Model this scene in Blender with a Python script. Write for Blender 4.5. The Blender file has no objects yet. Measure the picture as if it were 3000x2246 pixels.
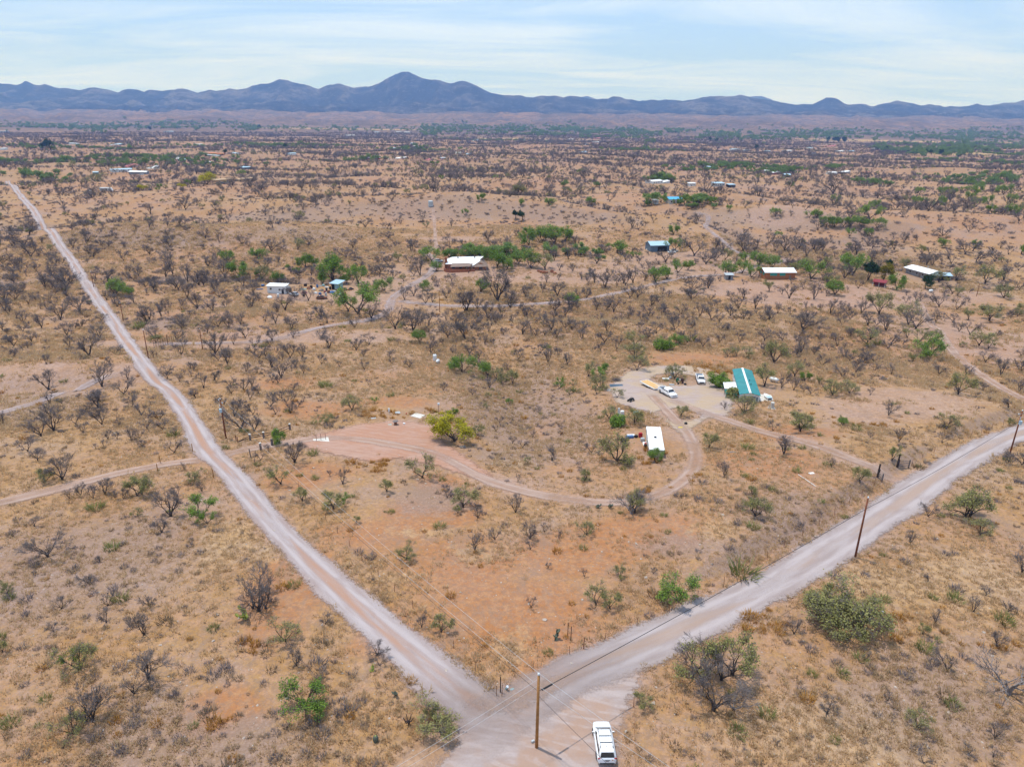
import bpy, bmesh, math, random
import numpy as np
from mathutils import Vector, Matrix

# ------------------------------------------------------------------ scene, camera, sky, sun
S = bpy.context.scene
COL = S.collection
random.seed(7)
RNG = np.random.default_rng(11)

F_PX, CAM_H = 2080.0, 58.0
PITCH, ROLL = math.radians(21.3), math.radians(0.6)
_cp, _sp = math.cos(PITCH), math.sin(PITCH)
_r0, _u0, FWD = np.array([1., 0, 0]), np.array([0, _sp, _cp]), np.array([0, _cp, -_sp])
RIGHT = math.cos(ROLL) * _r0 + math.sin(ROLL) * _u0
UPV = -math.sin(ROLL) * _r0 + math.cos(ROLL) * _u0
cam_d = bpy.data.cameras.new('camera')
cam = bpy.data.objects.new('camera', cam_d)
COL.objects.link(cam)
cam_d.sensor_width = 36.0
cam_d.lens = F_PX / 3000.0 * 36.0
cam_d.clip_start, cam_d.clip_end = 0.5, 60000.0
cam.matrix_world = Matrix(((RIGHT[0], UPV[0], -FWD[0], 0), (RIGHT[1], UPV[1], -FWD[1], 0),
                           (RIGHT[2], UPV[2], -FWD[2], CAM_H), (0, 0, 0, 1)))
S.camera = cam

SUN_EL = math.radians(74.0)
SUN_AZ = Vector((-0.87, 0.49))          # horizontal direction towards the sun
SUN_DIR = Vector((SUN_AZ.x * math.cos(SUN_EL), SUN_AZ.y * math.cos(SUN_EL), math.sin(SUN_EL))).normalized()

W = bpy.data.worlds.new('World')
S.world = W
W.use_nodes = True
wn, wl = W.node_tree.nodes, W.node_tree.links
wn.clear()
w_out = wn.new('ShaderNodeOutputWorld')
w_bg = wn.new('ShaderNodeBackground')
w_bg.inputs['Strength'].default_value = 0.15
sky = wn.new('ShaderNodeTexSky')
sky.sky_type = 'NISHITA'
sky.sun_disc = False
sky.sun_elevation = SUN_EL
sky.sun_rotation = math.atan2(SUN_DIR.x, SUN_DIR.y)
sky.altitude = 1100
sky.air_density, sky.dust_density, sky.ozone_density = 1.0, 0.5, 2.0
w_tc = wn.new('ShaderNodeTexCoord')
w_sep = wn.new('ShaderNodeSeparateXYZ')
wl.new(w_tc.outputs['Generated'], w_sep.inputs[0])
w_zc = wn.new('ShaderNodeMath'); w_zc.operation = 'MAXIMUM'; w_zc.inputs[1].default_value = 0.0
wl.new(w_sep.outputs['Z'], w_zc.inputs[0])
w_za = wn.new('ShaderNodeMath'); w_za.operation = 'ADD'; w_za.inputs[1].default_value = 0.09
wl.new(w_zc.outputs[0], w_za.inputs[0])
w_dv = wn.new('ShaderNodeVectorMath'); w_dv.operation = 'DIVIDE'
w_cz = wn.new('ShaderNodeCombineXYZ')
for k in range(3): wl.new(w_za.outputs[0], w_cz.inputs[k])
wl.new(w_tc.outputs['Generated'], w_dv.inputs[0]); wl.new(w_cz.outputs[0], w_dv.inputs[1])
w_map = wn.new('ShaderNodeMapping')                       # a high deck of thin, streaky cirrus
w_map.inputs['Scale'].default_value = (0.38, 0.75, 0.0)
w_map.inputs['Rotation'].default_value = (0, 0, math.radians(12))
w_map.inputs['Location'].default_value = (0.35, 1.1, 0)
wl.new(w_dv.outputs[0], w_map.inputs['Vector'])
w_no = wn.new('ShaderNodeTexNoise')
w_no.inputs['Scale'].default_value = 1.0; w_no.inputs['Detail'].default_value = 9.0
w_no.inputs['Roughness'].default_value = 0.58; w_no.inputs['Distortion'].default_value = 0.9
wl.new(w_map.outputs[0], w_no.inputs['Vector'])
w_cr = wn.new('ShaderNodeMapRange')
w_cr.inputs['From Min'].default_value = 0.40; w_cr.inputs['From Max'].default_value = 0.66
w_cr.inputs['To Min'].default_value = 0.0; w_cr.inputs['To Max'].default_value = 0.72
wl.new(w_no.outputs['Fac'], w_cr.inputs['Value'])
w_ve = wn.new('ShaderNodeMix'); w_ve.data_type = 'RGBA'      # even high veil
w_ve.inputs['Factor'].default_value = 0.85
w_ve.inputs['B'].default_value = (3.1, 4.7, 7.6, 1)
wl.new(sky.outputs[0], w_ve.inputs['A'])
w_mx = wn.new('ShaderNodeMix'); w_mx.data_type = 'RGBA'      # cirrus
w_mx.inputs['B'].default_value = (6.1, 6.9, 8.0, 1)
wl.new(w_cr.outputs[0], w_mx.inputs['Factor'])
wl.new(w_ve.outputs['Result'], w_mx.inputs['A'])
wl.new(w_mx.outputs['Result'], w_bg.inputs['Color'])
wl.new(w_bg.outputs[0], w_out.inputs['Surface'])

sun_d = bpy.data.lights.new('sun', 'SUN')
sun_d.energy = 3.6
sun_d.angle = math.radians(0.6)
sun_d.color = (1.0, 0.975, 0.94)
sun = bpy.data.objects.new('sun', sun_d)
COL.objects.link(sun)
sun.rotation_euler = SUN_DIR.to_track_quat('Z', 'Y').to_euler()

S.view_settings.view_transform = 'Standard'
S.view_settings.look = 'None'
S.view_settings.gamma = 1.0
S.view_settings.use_curve_mapping = False
S.view_settings.exposure = 0.10
S.cycles.max_bounces = 5
S.cycles.diffuse_bounces = 2
S.cycles.glossy_bounces = 2
S.cycles.transmission_bounces = 2
S.cycles.volume_bounces = 0
S.cycles.transparent_max_bounces = 10
S.cycles.use_denoising = True
S.cycles.denoiser = 'OPENIMAGEDENOISE'
S.cycles.denoising_input_passes = 'RGB_ALBEDO_NORMAL'
S.cycles.denoising_prefilter = 'ACCURATE'
S.cycles.caustics_reflective = False
S.cycles.caustics_refractive = False

# ------------------------------------------------------------------ numeric noise and the lie of the land
def _hash(ix, iy, seed):
    h = (ix.astype(np.int64) * 374761393 + iy.astype(np.int64) * 668265263 + seed * 974711) & 0xFFFFFFFF
    h = ((h ^ (h >> 13)) * 1274126177) & 0xFFFFFFFF
    return ((h ^ (h >> 16)) & 0xFFFF) / 65535.0

def vnoise(x, y, seed=0):
    x = np.asarray(x, float); y = np.asarray(y, float)
    ix, iy = np.floor(x), np.floor(y)
    fx, fy = x - ix, y - iy
    fx = fx * fx * fx * (fx * (fx * 6 - 15) + 10); fy = fy * fy * fy * (fy * (fy * 6 - 15) + 10)
    a, b = _hash(ix, iy, seed), _hash(ix + 1, iy, seed)
    c, d = _hash(ix, iy + 1, seed), _hash(ix + 1, iy + 1, seed)
    return (a + (b - a) * fx + (c - a) * fy + (a - b - c + d) * fx * fy) * 2 - 1

def fbm(x, y, scale, octv=4, seed=0, gain=0.5):
    s, amp, tot, f = 0, 1.0, 0, 1.0 / scale
    for o in range(octv):
        s = s + amp * vnoise(x * f + 17.3 * o, y * f - 9.1 * o, seed + o)
        tot += amp; amp *= gain; f *= 2.03
    return s / tot

def ridged(x, y, scale, octv=4, seed=0):
    s, amp, tot, f = 0, 1.0, 0, 1.0 / scale
    for o in range(octv):
        s = s + amp * (1 - np.abs(vnoise(x * f + 5.7 * o, y * f + 3.3 * o, seed + o)) * 1.6)
        tot += amp; amp *= 0.5; f *= 2.1
    return s / tot

def smooth(a, b, x):
    t = np.clip((x - a) / (b - a), 0, 1)
    return t * t * (3 - 2 * t)

_BY = [-4000, 0, 75, 100, 130, 165, 205, 300, 345, 400, 470, 620, 900, 1600, 2800, 3800, 4800, 6000, 7500, 9000, 12000, 30000]
_BZ = [0, 0, 0, -2.2, -5.2, -7.2, -12, -12.5, -12, -6, -4, -9, -16, -32, -55, -62, -56, -34, -6, 10, 40, 60]

def h_base(x, y):
    x = np.asarray(x, float); y = np.asarray(y, float)
    yy = y + 0.08 * x * smooth(300, 1500, y)
    z = np.interp(yy, _BY, _BZ)
    for dd in (18.0, 36.0):                                # soften the breaks
        z = z * 0.5 + 0.25 * (np.interp(yy - dd, _BY, _BZ) + np.interp(yy + dd, _BY, _BZ))
    far = smooth(240, 420, y)
    z = z + far * (1 - smooth(2200, 3600, y)) * (6.5 * fbm(x + 0.35 * y, y * 1.6, 165, 3, 5) + 2.2 * fbm(x, y, 52, 2, 9))
    z = z + smooth(4200, 5600, y) * (50 * ridged(x, y * 1.3, 700, 5, 21) + 34 * (ridged(x + 0.3 * y, y, 330, 4, 27) - 0.5) + 20 * fbm(x, y, 200, 3, 25) - 30) * (1 - 0.7 * smooth(8000, 9500, y))
    z = z + 0.45 * fbm(x, y, 34, 3, 2) * smooth(60, 130, np.hypot(x, y)) + 0.10 * fbm(x, y, 7, 2, 3)
    lm = smooth(-60, -160, x) * smooth(140, 240, y) * (1 - smooth(500, 700, y))
    z = z + lm * 2.5
    return z

def gully(x, y):
    """0..1: the beds of the small washes that cut the rolling ground"""
    r = ridged(x * 0.9 + 0.4 * y + 14 * fbm(x, y, 60, 2, 152), y * 1.2 - 0.2 * x, 150, 2, 151)
    zone = smooth(215, 300, y) * (1 - smooth(1300, 2000, y)) + (1 - smooth(215, 300, y)) * smooth(-75, -120, x) * smooth(120, 150, y)
    return smooth(0.66, 0.93, r) * zone
FEATURES = []          # (x, y, sx, sy, rot, dz)
BANK = None
def H(x, y):
    z = h_base(x, y)
    x = np.asarray(x, float); y = np.asarray(y, float)
    z = z - 3.2 * gully(x, y)
    for (cx, cy, sx, sy, rot, dz) in FEATURES:
        dx, dy = x - cx, y - cy
        a, b = dx * math.cos(rot) + dy * math.sin(rot), -dx * math.sin(rot) + dy * math.cos(rot)
        z = z + dz * np.exp(-(a / sx) ** 2 - (b / sy) ** 2)
    if BANK is not None:
        d, side, t = BANK(x, y)
        z = z + np.where(side > 0, 1.0, 0.0) * 1.7 * smooth(4.6, 8.2, d) * (1 - smooth(16, 34, d)) * smooth(0.22, 0.34, t) * (1 - smooth(0.93, 1.0, t)) * (1 - 0.85 * np.exp(-((t - 0.735) / 0.045) ** 2))
    return z

def rays(px, py):
    px = np.atleast_1d(np.asarray(px, float)); py = np.atleast_1d(np.asarray(py, float))
    return FWD[None] + RIGHT[None] * ((px - 1500) / F_PX)[:, None] - UPV[None] * ((py - 1123) / F_PX)[:, None]

def GP(px, py, hf=None):
    """where the ray through a photograph pixel meets the ground (arrays in, N x 3 out)"""
    hf = hf or HG
    d = rays(px, py)
    ts = 40 * (12000 / 40) ** np.linspace(0, 1, 900)
    X, Y, Z = d[:, 0:1] * ts, d[:, 1:2] * ts, CAM_H + d[:, 2:3] * ts
    below = Z < hf(X, Y)
    below[:, -1] = True
    i = np.maximum(below.argmax(1), 1)
    lo, hi = ts[i - 1], ts[i]
    for _ in range(16):
        m = 0.5 * (lo + hi); p = d * m[:, None]
        bl = CAM_H + p[:, 2] < hf(p[:, 0], p[:, 1])
        hi = np.where(bl, m, hi); lo = np.where(bl, lo, m)
    p = d * hi[:, None]
    return np.stack([p[:, 0], p[:, 1], hf(p[:, 0], p[:, 1])], 1)

def G1(px, py): return Vector(GP(px, py)[0])
def atz(px, py, z):
    d = rays(px, py)[0]; t = (z - CAM_H) / d[2]
    return Vector((d[0] * t, d[1] * t, z))
def ground(x, y): return float(HG(np.array([x]), np.array([y]))[0])

def seg_dist(x, y, pts):
    """distance to a polyline, side (+1 = left of travel) and 0..1 position along it"""
    x = np.asarray(x, float); y = np.asarray(y, float)
    pts = np.asarray(pts)[:, :2]
    L = np.hypot(*(pts[1:] - pts[:-1]).T); cum = np.concatenate([[0], np.cumsum(L)])
    best = np.full(x.shape, 1e9); side = np.zeros(x.shape); tt = np.zeros(x.shape)
    for i in range(len(pts) - 1):
        ax, ay = pts[i]; bx, by = pts[i + 1]; ex, ey = bx - ax, by - ay
        t = np.clip(((x - ax) * ex + (y - ay) * ey) / max(L[i] ** 2, 1e-6), 0, 1)
        d = np.hypot(x - ax - t * ex, y - ay - t * ey)
        m = d < best
        best = np.where(m, d, best); side = np.where(m, np.sign(ex * (y - ay) - ey * (x - ax)), side)
        tt = np.where(m, (cum[i] + t * L[i]) / cum[-1], tt)
    return best, side, tt

DS = 3000 / 2212.0            # factor from the overview picture to the photograph's own pixels
def D(*pts): return [(a * DS, b * DS) for a, b in pts]

def smooth_line(pts, n=4):
    P = np.asarray(pts, float); out = []
    for i in range(len(P) - 1):
        p0, p1, p2, p3 = P[max(i - 1, 0)], P[i], P[i + 1], P[min(i + 2, len(P) - 1)]
        for k in range(n):
            t = k / n
            out.append(0.5 * ((2 * p1) + (-p0 + p2) * t + (2 * p0 - 5 * p1 + 4 * p2 - p3) * t * t + (-p0 + 3 * p1 - 3 * p2 + p3) * t ** 3))
    out.append(P[-1])
    return np.array(out)

# shape of the ground: hollow, knolls, road bank
_f = lambda px, py: GP(px, py, h_base)[0]
for (px, py, sx, sy, rot, dz) in [(1560, 1200, 12, 20, 0.1, -5.0), (1480, 1070, 12, 24, 0.25, -4.0), (1300, 930, 60, 14, 0.1, -2.5),
                                  (1262, 612, 110, 30, 0.05, 9.0), (1600, 640, 50, 17, -0.35, 6.5), (420, 700, 70, 24, 0.1, 7.5), (2330, 640, 55, 18, -0.4, 6.5), (900, 690, 45, 18, 0.3, 5.5), (2100, 590, 70, 22, -0.25, 5.5),
                                  (700, 560, 120, 40, 0.1, 4), (2700, 640, 60, 30, -0.4, 3), (2500, 1130, 26, 20, -0.6, 1.6), (860, 960, 40, 12, 0.15, 1.2),
                                  (1750, 970, 45, 11, -0.15, 3.2), (2450, 970, 45, 12, -0.2, 2.8), (180, 1080, 40, 16, 0.2, 2.4), (760, 930, 36, 9, 0.2, 2.4), (1150, 985, 30, 8, 0.1, 2.0)]:
    q = _f(px, py); FEATURES.append((q[0], q[1], sx, sy, rot, dz))
ROAD_R_PX = D((880, 1700), (950, 1640), (1040, 1572), (1120, 1520), (1250, 1452), (1450, 1368), (1650, 1272), (1760, 1208), (1880, 1132), (2000, 1046), (2090, 988), (2160, 952), (2240, 925), (2330, 902))
_rp = smooth_line(GP(*np.array(ROAD_R_PX).T, h_base)[:, :2], 3)
BANK = lambda x, y: seg_dist(x, y, _rp)

# the ground sheet is a grid over bearing and distance; everything stands on that sheet
TH = np.concatenate([np.radians(np.arange(-180, -62, 4.0)), np.radians(np.arange(-62, 62.01, 0.25)), np.radians(np.arange(66, 180.1, 4.0))])
TH0, DTH = math.radians(-62), math.radians(0.25)
J0 = int(np.argmin(np.abs(TH - TH0)))
NJ = int(round(124 / 0.25)) + 1
R0, RQ, NR = 12.0, 1.0105, 690
RR = R0 * RQ ** np.arange(NR)
GX, GY = np.sin(TH)[None] * RR[:, None], np.cos(TH)[None] * RR[:, None]
GZ = np.stack([H(GX[i], GY[i]) for i in range(NR)])
_GZC = GZ[:, J0:J0 + NJ]
_LQ = math.log(RQ)
def HG(x, y):
    x = np.asarray(x, float); y = np.asarray(y, float)
    u = np.clip((np.arctan2(x, y) - TH0) / DTH, 0, NJ - 1.001)
    v = np.clip(np.log(np.maximum(np.hypot(x, y), R0) / R0) / _LQ, 0, NR - 1.001)
    j, i = u.astype(int), v.astype(int); fu, fv = u - j, v - i
    return (_GZC[i, j] * (1 - fu) + _GZC[i, j + 1] * fu) * (1 - fv) + (_GZC[i + 1, j] * (1 - fu) + _GZC[i + 1, j + 1] * fu) * fv
# ------------------------------------------------------------------ helpers: materials
def nd(nt, typ, ins=None, **props):
    n = nt.nodes.new(typ)
    for k, v in props.items(): setattr(n, k, v)
    for k, v in (ins or {}).items():
        if hasattr(v, 'is_output') or isinstance(v, bpy.types.NodeSocket): nt.links.new(v, n.inputs[k])
        else: n.inputs[k].default_value = v
    return n
def c4(c): return (c[0], c[1], c[2], 1.0)
def mixc(nt, f, a, b, blend='MIX'):
    n = nt.nodes.new('ShaderNodeMix'); n.data_type = 'RGBA'; n.blend_type = blend
    for k, v in ((0, f), (6, a), (7, b)):
        if isinstance(v, bpy.types.NodeSocket): nt.links.new(v, n.inputs[k])
        elif k == 0: n.inputs[0].default_value = v
        else: n.inputs[k].default_value = c4(v)
    return n.outputs[2]
def math_(nt, op, a, b=0.0, c=None, clamp=False):
    n = nt.nodes.new('ShaderNodeMath'); n.operation = op; n.use_clamp = clamp
    for k, v in ((0, a), (1, b), (2, c)):
        if v is None: continue
        if isinstance(v, bpy.types.NodeSocket): nt.links.new(v, n.inputs[k])
        else: n.inputs[k].default_value = v
    return n.outputs[0]
def noise_(nt, vec, scale, detail=4.0, rough=0.55, dist=0.0):
    n = nd(nt, 'ShaderNodeTexNoise', {'Vector': vec, 'Scale': scale, 'Detail': detail, 'Roughness': rough, 'Distortion': dist})
    return n.outputs['Fac']
def ramp_(nt, v, a, b, lo=0.0, hi=1.0):
    n = nd(nt, 'ShaderNodeMapRange', {'Value': v, 'From Min': a, 'From Max': b, 'To Min': lo, 'To Max': hi})
    n.interpolation_type = 'SMOOTHSTEP'
    return n.outputs[0]
def new_mat(name):
    m = bpy.data.materials.new(name); m.use_nodes = True
    nt = m.node_tree; nt.nodes.clear()
    out = nt.nodes.new('ShaderNodeOutputMaterial')
    return m, nt, out
MATS = {}
def mat(name, col, rough=0.7, metal=0.0, var=0.12, scale=1.2, dirt=None, spec=0.3):
    """plain surface with uneven tone (wear, dust) from object-space noise"""
    if name in MATS: return MATS[name]
    m, nt, out = new_mat(name)
    tc = nd(nt, 'ShaderNodeTexCoord')
    n1 = noise_(nt, tc.outputs['Object'], scale, 5.0, 0.6)
    col_a = tuple(c * (1 - var) for c in col); col_b = tuple(min(1, c * (1 + var)) for c in col)
    c = mixc(nt, ramp_(nt, n1, 0.3, 0.7), col_a, col_b)
    if dirt:
        n2 = noise_(nt, tc.outputs['Object'], scale * 0.45, 6.0, 0.65)
        c = mixc(nt, ramp_(nt, n2, 0.52, 0.75, 0, dirt[1]), c, dirt[0])
    b = nd(nt, 'ShaderNodeBsdfPrincipled', {'Base Color': c, 'Roughness': rough, 'Metallic': metal, 'Specular IOR Level': spec})
    nt.links.new(b.outputs[0], out.inputs['Surface'])
    MATS[name] = m
    return m
def mat_leaf(name, col, col2, trans=0.25):
    if name in MATS: return MATS[name]
    m, nt, out = new_mat(name)
    tc = nd(nt, 'ShaderNodeTexCoord'); oi = nd(nt, 'ShaderNodeObjectInfo')
    n1 = noise_(nt, tc.outputs['Object'], 1.6, 3.0, 0.6)
    f = math_(nt, 'ADD', ramp_(nt, n1, 0.3, 0.7, 0, 0.6), math_(nt, 'MULTIPLY', oi.outputs['Random'], 0.5), clamp=True)
    c = mixc(nt, f, col, col2)
    d = nd(nt, 'ShaderNodeBsdfDiffuse', {'Color': c})
    t = nd(nt, 'ShaderNodeBsdfTranslucent', {'Color': c})
    mx = nd(nt, 'ShaderNodeMixShader', {0: trans, 1: d.outputs[0], 2: t.outputs[0]})
    nt.links.new(mx.outputs[0], out.inputs['Surface'])
    MATS[name] = m
    return m

# ------------------------------------------------------------------ helpers: meshes and things
class MB:
    def __init__(s): s.v = []; s.f = []
    def add(s, vs, fs):
        o = len(s.v); s.v += [tuple(v) for v in vs]; s.f += [tuple(i + o for i in f) for f in fs]; return s
    def box(s, x0, x1, y0, y1, z0, z1):
        return s.add([(x0, y0, z0), (x1, y0, z0), (x1, y1, z0), (x0, y1, z0), (x0, y0, z1), (x1, y0, z1), (x1, y1, z1), (x0, y1, z1)],
                     [(0, 3, 2, 1), (4, 5, 6, 7), (0, 1, 5, 4), (1, 2, 6, 5), (2, 3, 7, 6), (3, 0, 4, 7)])
    def obox(s, c, sx, sy, sz, rz=0.0, rx=0.0, ry=0.0):
        M = Matrix.Translation(c) @ Matrix.Rotation(rz, 4, 'Z') @ Matrix.Rotation(ry, 4, 'Y') @ Matrix.Rotation(rx, 4, 'X')
        vs = [M @ Vector((a * sx / 2, b * sy / 2, d * sz / 2)) for d in (-1, 1) for (a, b) in ((-1, -1), (1, -1), (1, 1), (-1, 1))]
        return s.add(vs, [(0, 3, 2, 1), (4, 5, 6, 7), (0, 1, 5, 4), (1, 2, 6, 5), (2, 3, 7, 6), (3, 0, 4, 7)])
    def tube(s, pts, rad, n=6, caps=True):
        pts = [Vector(p) for p in pts]
        if not hasattr(rad, '__len__'): rad = [rad] * len(pts)
        rings = []
        for i, p in enumerate(pts):
            d = (pts[min(i + 1, len(pts) - 1)] - pts[max(i - 1, 0)])
            d = d.normalized() if d.length > 1e-9 else Vector((0, 0, 1))
            a = d.cross(Vector((0, 0, 1)) if abs(d.z) < 0.9 else Vector((1, 0, 0))).normalized(); b = d.cross(a)
            rings.append([p + (a * math.cos(2 * math.pi * k / n) + b * math.sin(2 * math.pi * k / n)) * rad[i] for k in range(n)])
        return s.loft(rings, caps)
    def loft(s, rings, caps=True):
        n = len(rings[0]); vs = [v for r in rings for v in r]; fs = []
        for i in range(len(rings) - 1):
            for k in range(n):
                a, b = i * n + k, i * n + (k + 1) % n
                fs.append((a, b, b + n, a + n))
        if caps: fs += [tuple(range(n - 1, -1, -1)), tuple(range((len(rings) - 1) * n, len(rings) * n))]
        return s.add(vs, fs)
    def lathe(s, prof, n=12, c=(0, 0, 0)):
        return s.loft([[(c[0] + r * math.cos(2 * math.pi * k / n), c[1] + r * math.sin(2 * math.pi * k / n), c[2] + z) for k in range(n)] for r, z in prof])
    def quad(s, a, b, c, d): return s.add([a, b, c, d], [(0, 1, 2, 3)])
    def mesh(s, name, m, smooth=False):
        me = bpy.data.meshes.new(name); me.from_pydata(s.v, [], s.f); me.update()
        if m is not None: me.materials.append(m)
        if smooth: me.polygons.foreach_set('use_smooth', [True] * len(me.polygons))
        return me
    def build(s, name, m, parent=None, smooth=False, bevel=0.0):
        me = s.mesh(name, m, smooth)
        if bevel:
            bm = bmesh.new(); bm.from_mesh(me)
            bmesh.ops.bevel(bm, geom=list(bm.edges), offset=bevel, segments=2, affect='EDGES', clamp_overlap=True)
            bm.to_mesh(me); bm.free()
        return link(name, me, parent)
def link(name, me, parent=None):
    o = bpy.data.objects.new(name, me); COL.objects.link(o)
    if parent is not None: o.parent = parent
    return o
def thing(name, label, cat, loc=(0, 0, 0), rz=0.0, group=None, scale=1.0):
    o = bpy.data.objects.new(name, None); COL.objects.link(o)
    o.empty_display_size = 0.3
    o.location = loc; o.rotation_euler = (0, 0, rz); o.scale = (scale,) * 3
    return tag(o, label, cat, group)
def tag(o, label, cat, group=None, kind=None):
    o['label'] = label; o['category'] = cat
    if group: o['group'] = group
    o['kind'] = kind or 'thing'
    return o
def struct(o, label=None):
    o['kind'] = 'structure'
    if label: o['label'] = label
    return o
def npmesh(name, V, Fq, m=None, smooth=True, attrs=None):
    """mesh from numpy vertices and quads, with float point attributes"""
    me = bpy.data.meshes.new(name)
    V = np.asarray(V, np.float32); Fq = np.asarray(Fq, np.int32); k = Fq.shape[1]
    me.vertices.add(len(V)); me.vertices.foreach_set('co', V.ravel())
    me.loops.add(Fq.size); me.loops.foreach_set('vertex_index', Fq.ravel())
    me.polygons.add(len(Fq)); me.polygons.foreach_set('loop_start', np.arange(0, Fq.size, k, dtype=np.int32))
    me.polygons.foreach_set('use_smooth', np.full(len(Fq), smooth))
    for nm, a in (attrs or {}).items():
        at = me.attributes.new(nm, 'FLOAT', 'POINT'); at.data.foreach_set('value', np.asarray(a, np.float32))
    me.update(calc_edges=True); me.validate()
    if m: me.materials.append(m)
    return me

# ------------------------------------------------------------------ roads, tracks and lots (centre lines read off the photograph)
def line(pts, n=4):
    P = GP(*np.array(pts).T)[:, :2]
    return smooth_line(P, n)
LX = lambda *p: line(D(*p))
ROADS = {}
ROADS['left'] = (LX((1130, 1590), (1075, 1552), (985, 1490), (900, 1420), (750, 1290), (600, 1145), (505, 1030), (445, 968), (412, 910), (372, 852), (312, 792), (270, 735), (236, 682), (186, 612), (150, 557), (110, 500), (66, 447), (30, 402), (16, 391)), 2.0, 'left')
ROADS['right'] = (line(ROAD_R_PX), 2.8, 'gravel')
ROADS['rim'] = (LX((466, 988), (530, 972), (600, 960), (690, 947), (780, 950), (870, 965), (950, 985), (1050, 1036), (1150, 1066), (1250, 1081), (1350, 1084), (1432, 1064), (1486, 1028), (1503, 985), (1484, 935), (1445, 893), (1405, 850)), 1.55, 'dirt')
ROADS['home'] = (LX((1440, 860), (1500, 885), (1570, 908), (1680, 941), (1800, 976), (1890, 1012), (1950, 1036)), 1.7, 'dirt')
ROADS['west1'] = (LX((-60, 1100), (0, 1086), (100, 1062), (200, 1037), (350, 1004), (455, 992)), 1.5, 'dirt')
ROADS['west2'] = (LX((-30, 900), (0, 892), (100, 862), (180, 836), (268, 806)), 1.4, 'pink')
ROADS['valley'] = (LX((330, 744), (440, 742), (560, 738), (640, 722), (720, 703), (800, 690), (838, 672), (848, 645), (885, 618), (930, 590), (938, 562), (905, 540)), 2.0, 'pink')
ROADS['valley2'] = (LX((850, 650), (1000, 662), (1180, 655), (1300, 640), (1480, 600), (1590, 590), (1700, 560)), 1.6, 'pink')
ROADS['east'] = (LX((1985, 655), (2010, 700), (2060, 762), (2150, 830), (2225, 870)), 1.6, 'dirt')
ROADS['blue'] = (LX((1500, 462), (1530, 468), (1524, 490), (1560, 520), (1620, 556)), 1.6, 'pink')
ROADS['tank'] = (LX((936, 448), (938, 480), (941, 520), (944, 545)), 1.0, 'dirt')
ROADS['far'] = (LX((240, 388), (330, 385), (450, 392), (520, 390)), 1.8, 'dirt')
def poly_world(pts): return GP(*np.array(D(*pts)).T)[:, :2]
LOTS = {
    'junction': (poly_world([(940, 1475), (1000, 1505), (1055, 1530), (1110, 1530), (1180, 1495), (1270, 1455), (1370, 1415), (1392, 1460), (1365, 1530), (1338, 1600), (1330, 1680), (1330, 1790), (860, 1790), (900, 1690), (975, 1600), (985, 1560), (930, 1500)]), 'gravel'),
    'redlot': (poly_world([(640, 952), (700, 934), (780, 916), (860, 908), (945, 918), (962, 955), (1010, 988), (1070, 1030), (1050, 1042), (985, 1022), (930, 1004), (860, 990), (800, 1000), (725, 985), (660, 968)]), 'dirt'),
    'homelot': (poly_world([(1312, 838), (1350, 804), (1420, 790), (1500, 790), (1545, 798), (1572, 830), (1588, 868), (1575, 900), (1530, 905), (1500, 925), (1490, 950), (1462, 935), (1432, 905), (1390, 888), (1330, 872)]), 'pinklot'),
}
def poly_sd(x, y, P):
    """signed distance to a polygon (negative inside)"""
    n = len(P); d = np.full(np.shape(x), 1e9); inside = np.zeros(np.shape(x), bool)
    for i in range(n):
        ax, ay = P[i]; bx, by = P[(i + 1) % n]; ex, ey = bx - ax, by - ay
        t = np.clip(((x - ax) * ex + (y - ay) * ey) / (ex * ex + ey * ey), 0, 1)
        d = np.minimum(d, np.hypot(x - ax - t * ex, y - ay - t * ey))
        c = ((ay > y) != (by > y)) & (x < ex * (y - ay) / (ey if abs(ey) > 1e-9 else 1e-9) + ax)
        inside ^= c
    return np.where(inside, -d, d)
_ISL = [(G1(1985, 1113), 5.2), (G1(1990, 1215), 3.6)]     # grass islands left in the home lot
def lot_sd(k, x, y):
    sd = poly_sd(x, y, LOTS[k][0])
    if k == 'homelot':
        for c, r in _ISL: sd = np.maximum(sd, r - np.hypot((x - c.x) * 0.8, y - c.y))
    return sd
def clear_of_roads(x, y, margin=0.4):
    ok = np.ones(np.shape(x), bool)
    for k, (P, hw, _) in ROADS.items():
        bb = (x > P[:, 0].min() - 8) & (x < P[:, 0].max() + 8) & (y > P[:, 1].min() - 8) & (y < P[:, 1].max() + 8)
        if bb.any():
            d = np.full(np.shape(x), 1e9); d[bb] = seg_dist(x[bb], y[bb], P)[0]
            ok &= d > hw + margin
    for k in LOTS: ok &= lot_sd(k, x, y) > margin
    return ok

# ------------------------------------------------------------------ ground
def ell(px, py, rx, ry):
    """an ellipse on the ground: centre pixel and radii in metres"""
    q = GP(px, py)[0]; return (q[0], q[1], rx, ry)
def blob(x, y, es, soft=0.5):
    m = np.zeros(np.shape(x))
    for (cx, cy, rx, ry) in es:
        m = np.maximum(m, 1 - smooth(1 - soft, 1 + soft, np.hypot((x - cx) / rx, (y - cy) / ry)))
    return m
RED_E = [ell(*e) for e in [(1500, 1800, 13, 9), (1350, 1650, 10, 8), (1700, 1620, 9, 8), (1250, 1500, 9, 6), (900, 1400, 8, 6), (860, 1700, 7, 9), (700, 2060, 5, 4), (1600, 1930, 8, 4),
          (2250, 1350, 12, 9), (1150, 1180, 10, 5), (2050, 1050, 16, 7), (900, 1200, 12, 7), (1900, 1560, 12, 7), (850, 1120, 9, 6), (1290, 1430, 5, 4), (820, 1820, 4, 4), (1120, 1870, 4, 5), (2330, 1270, 10, 6), (1120, 1560, 10, 7)]]
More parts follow.
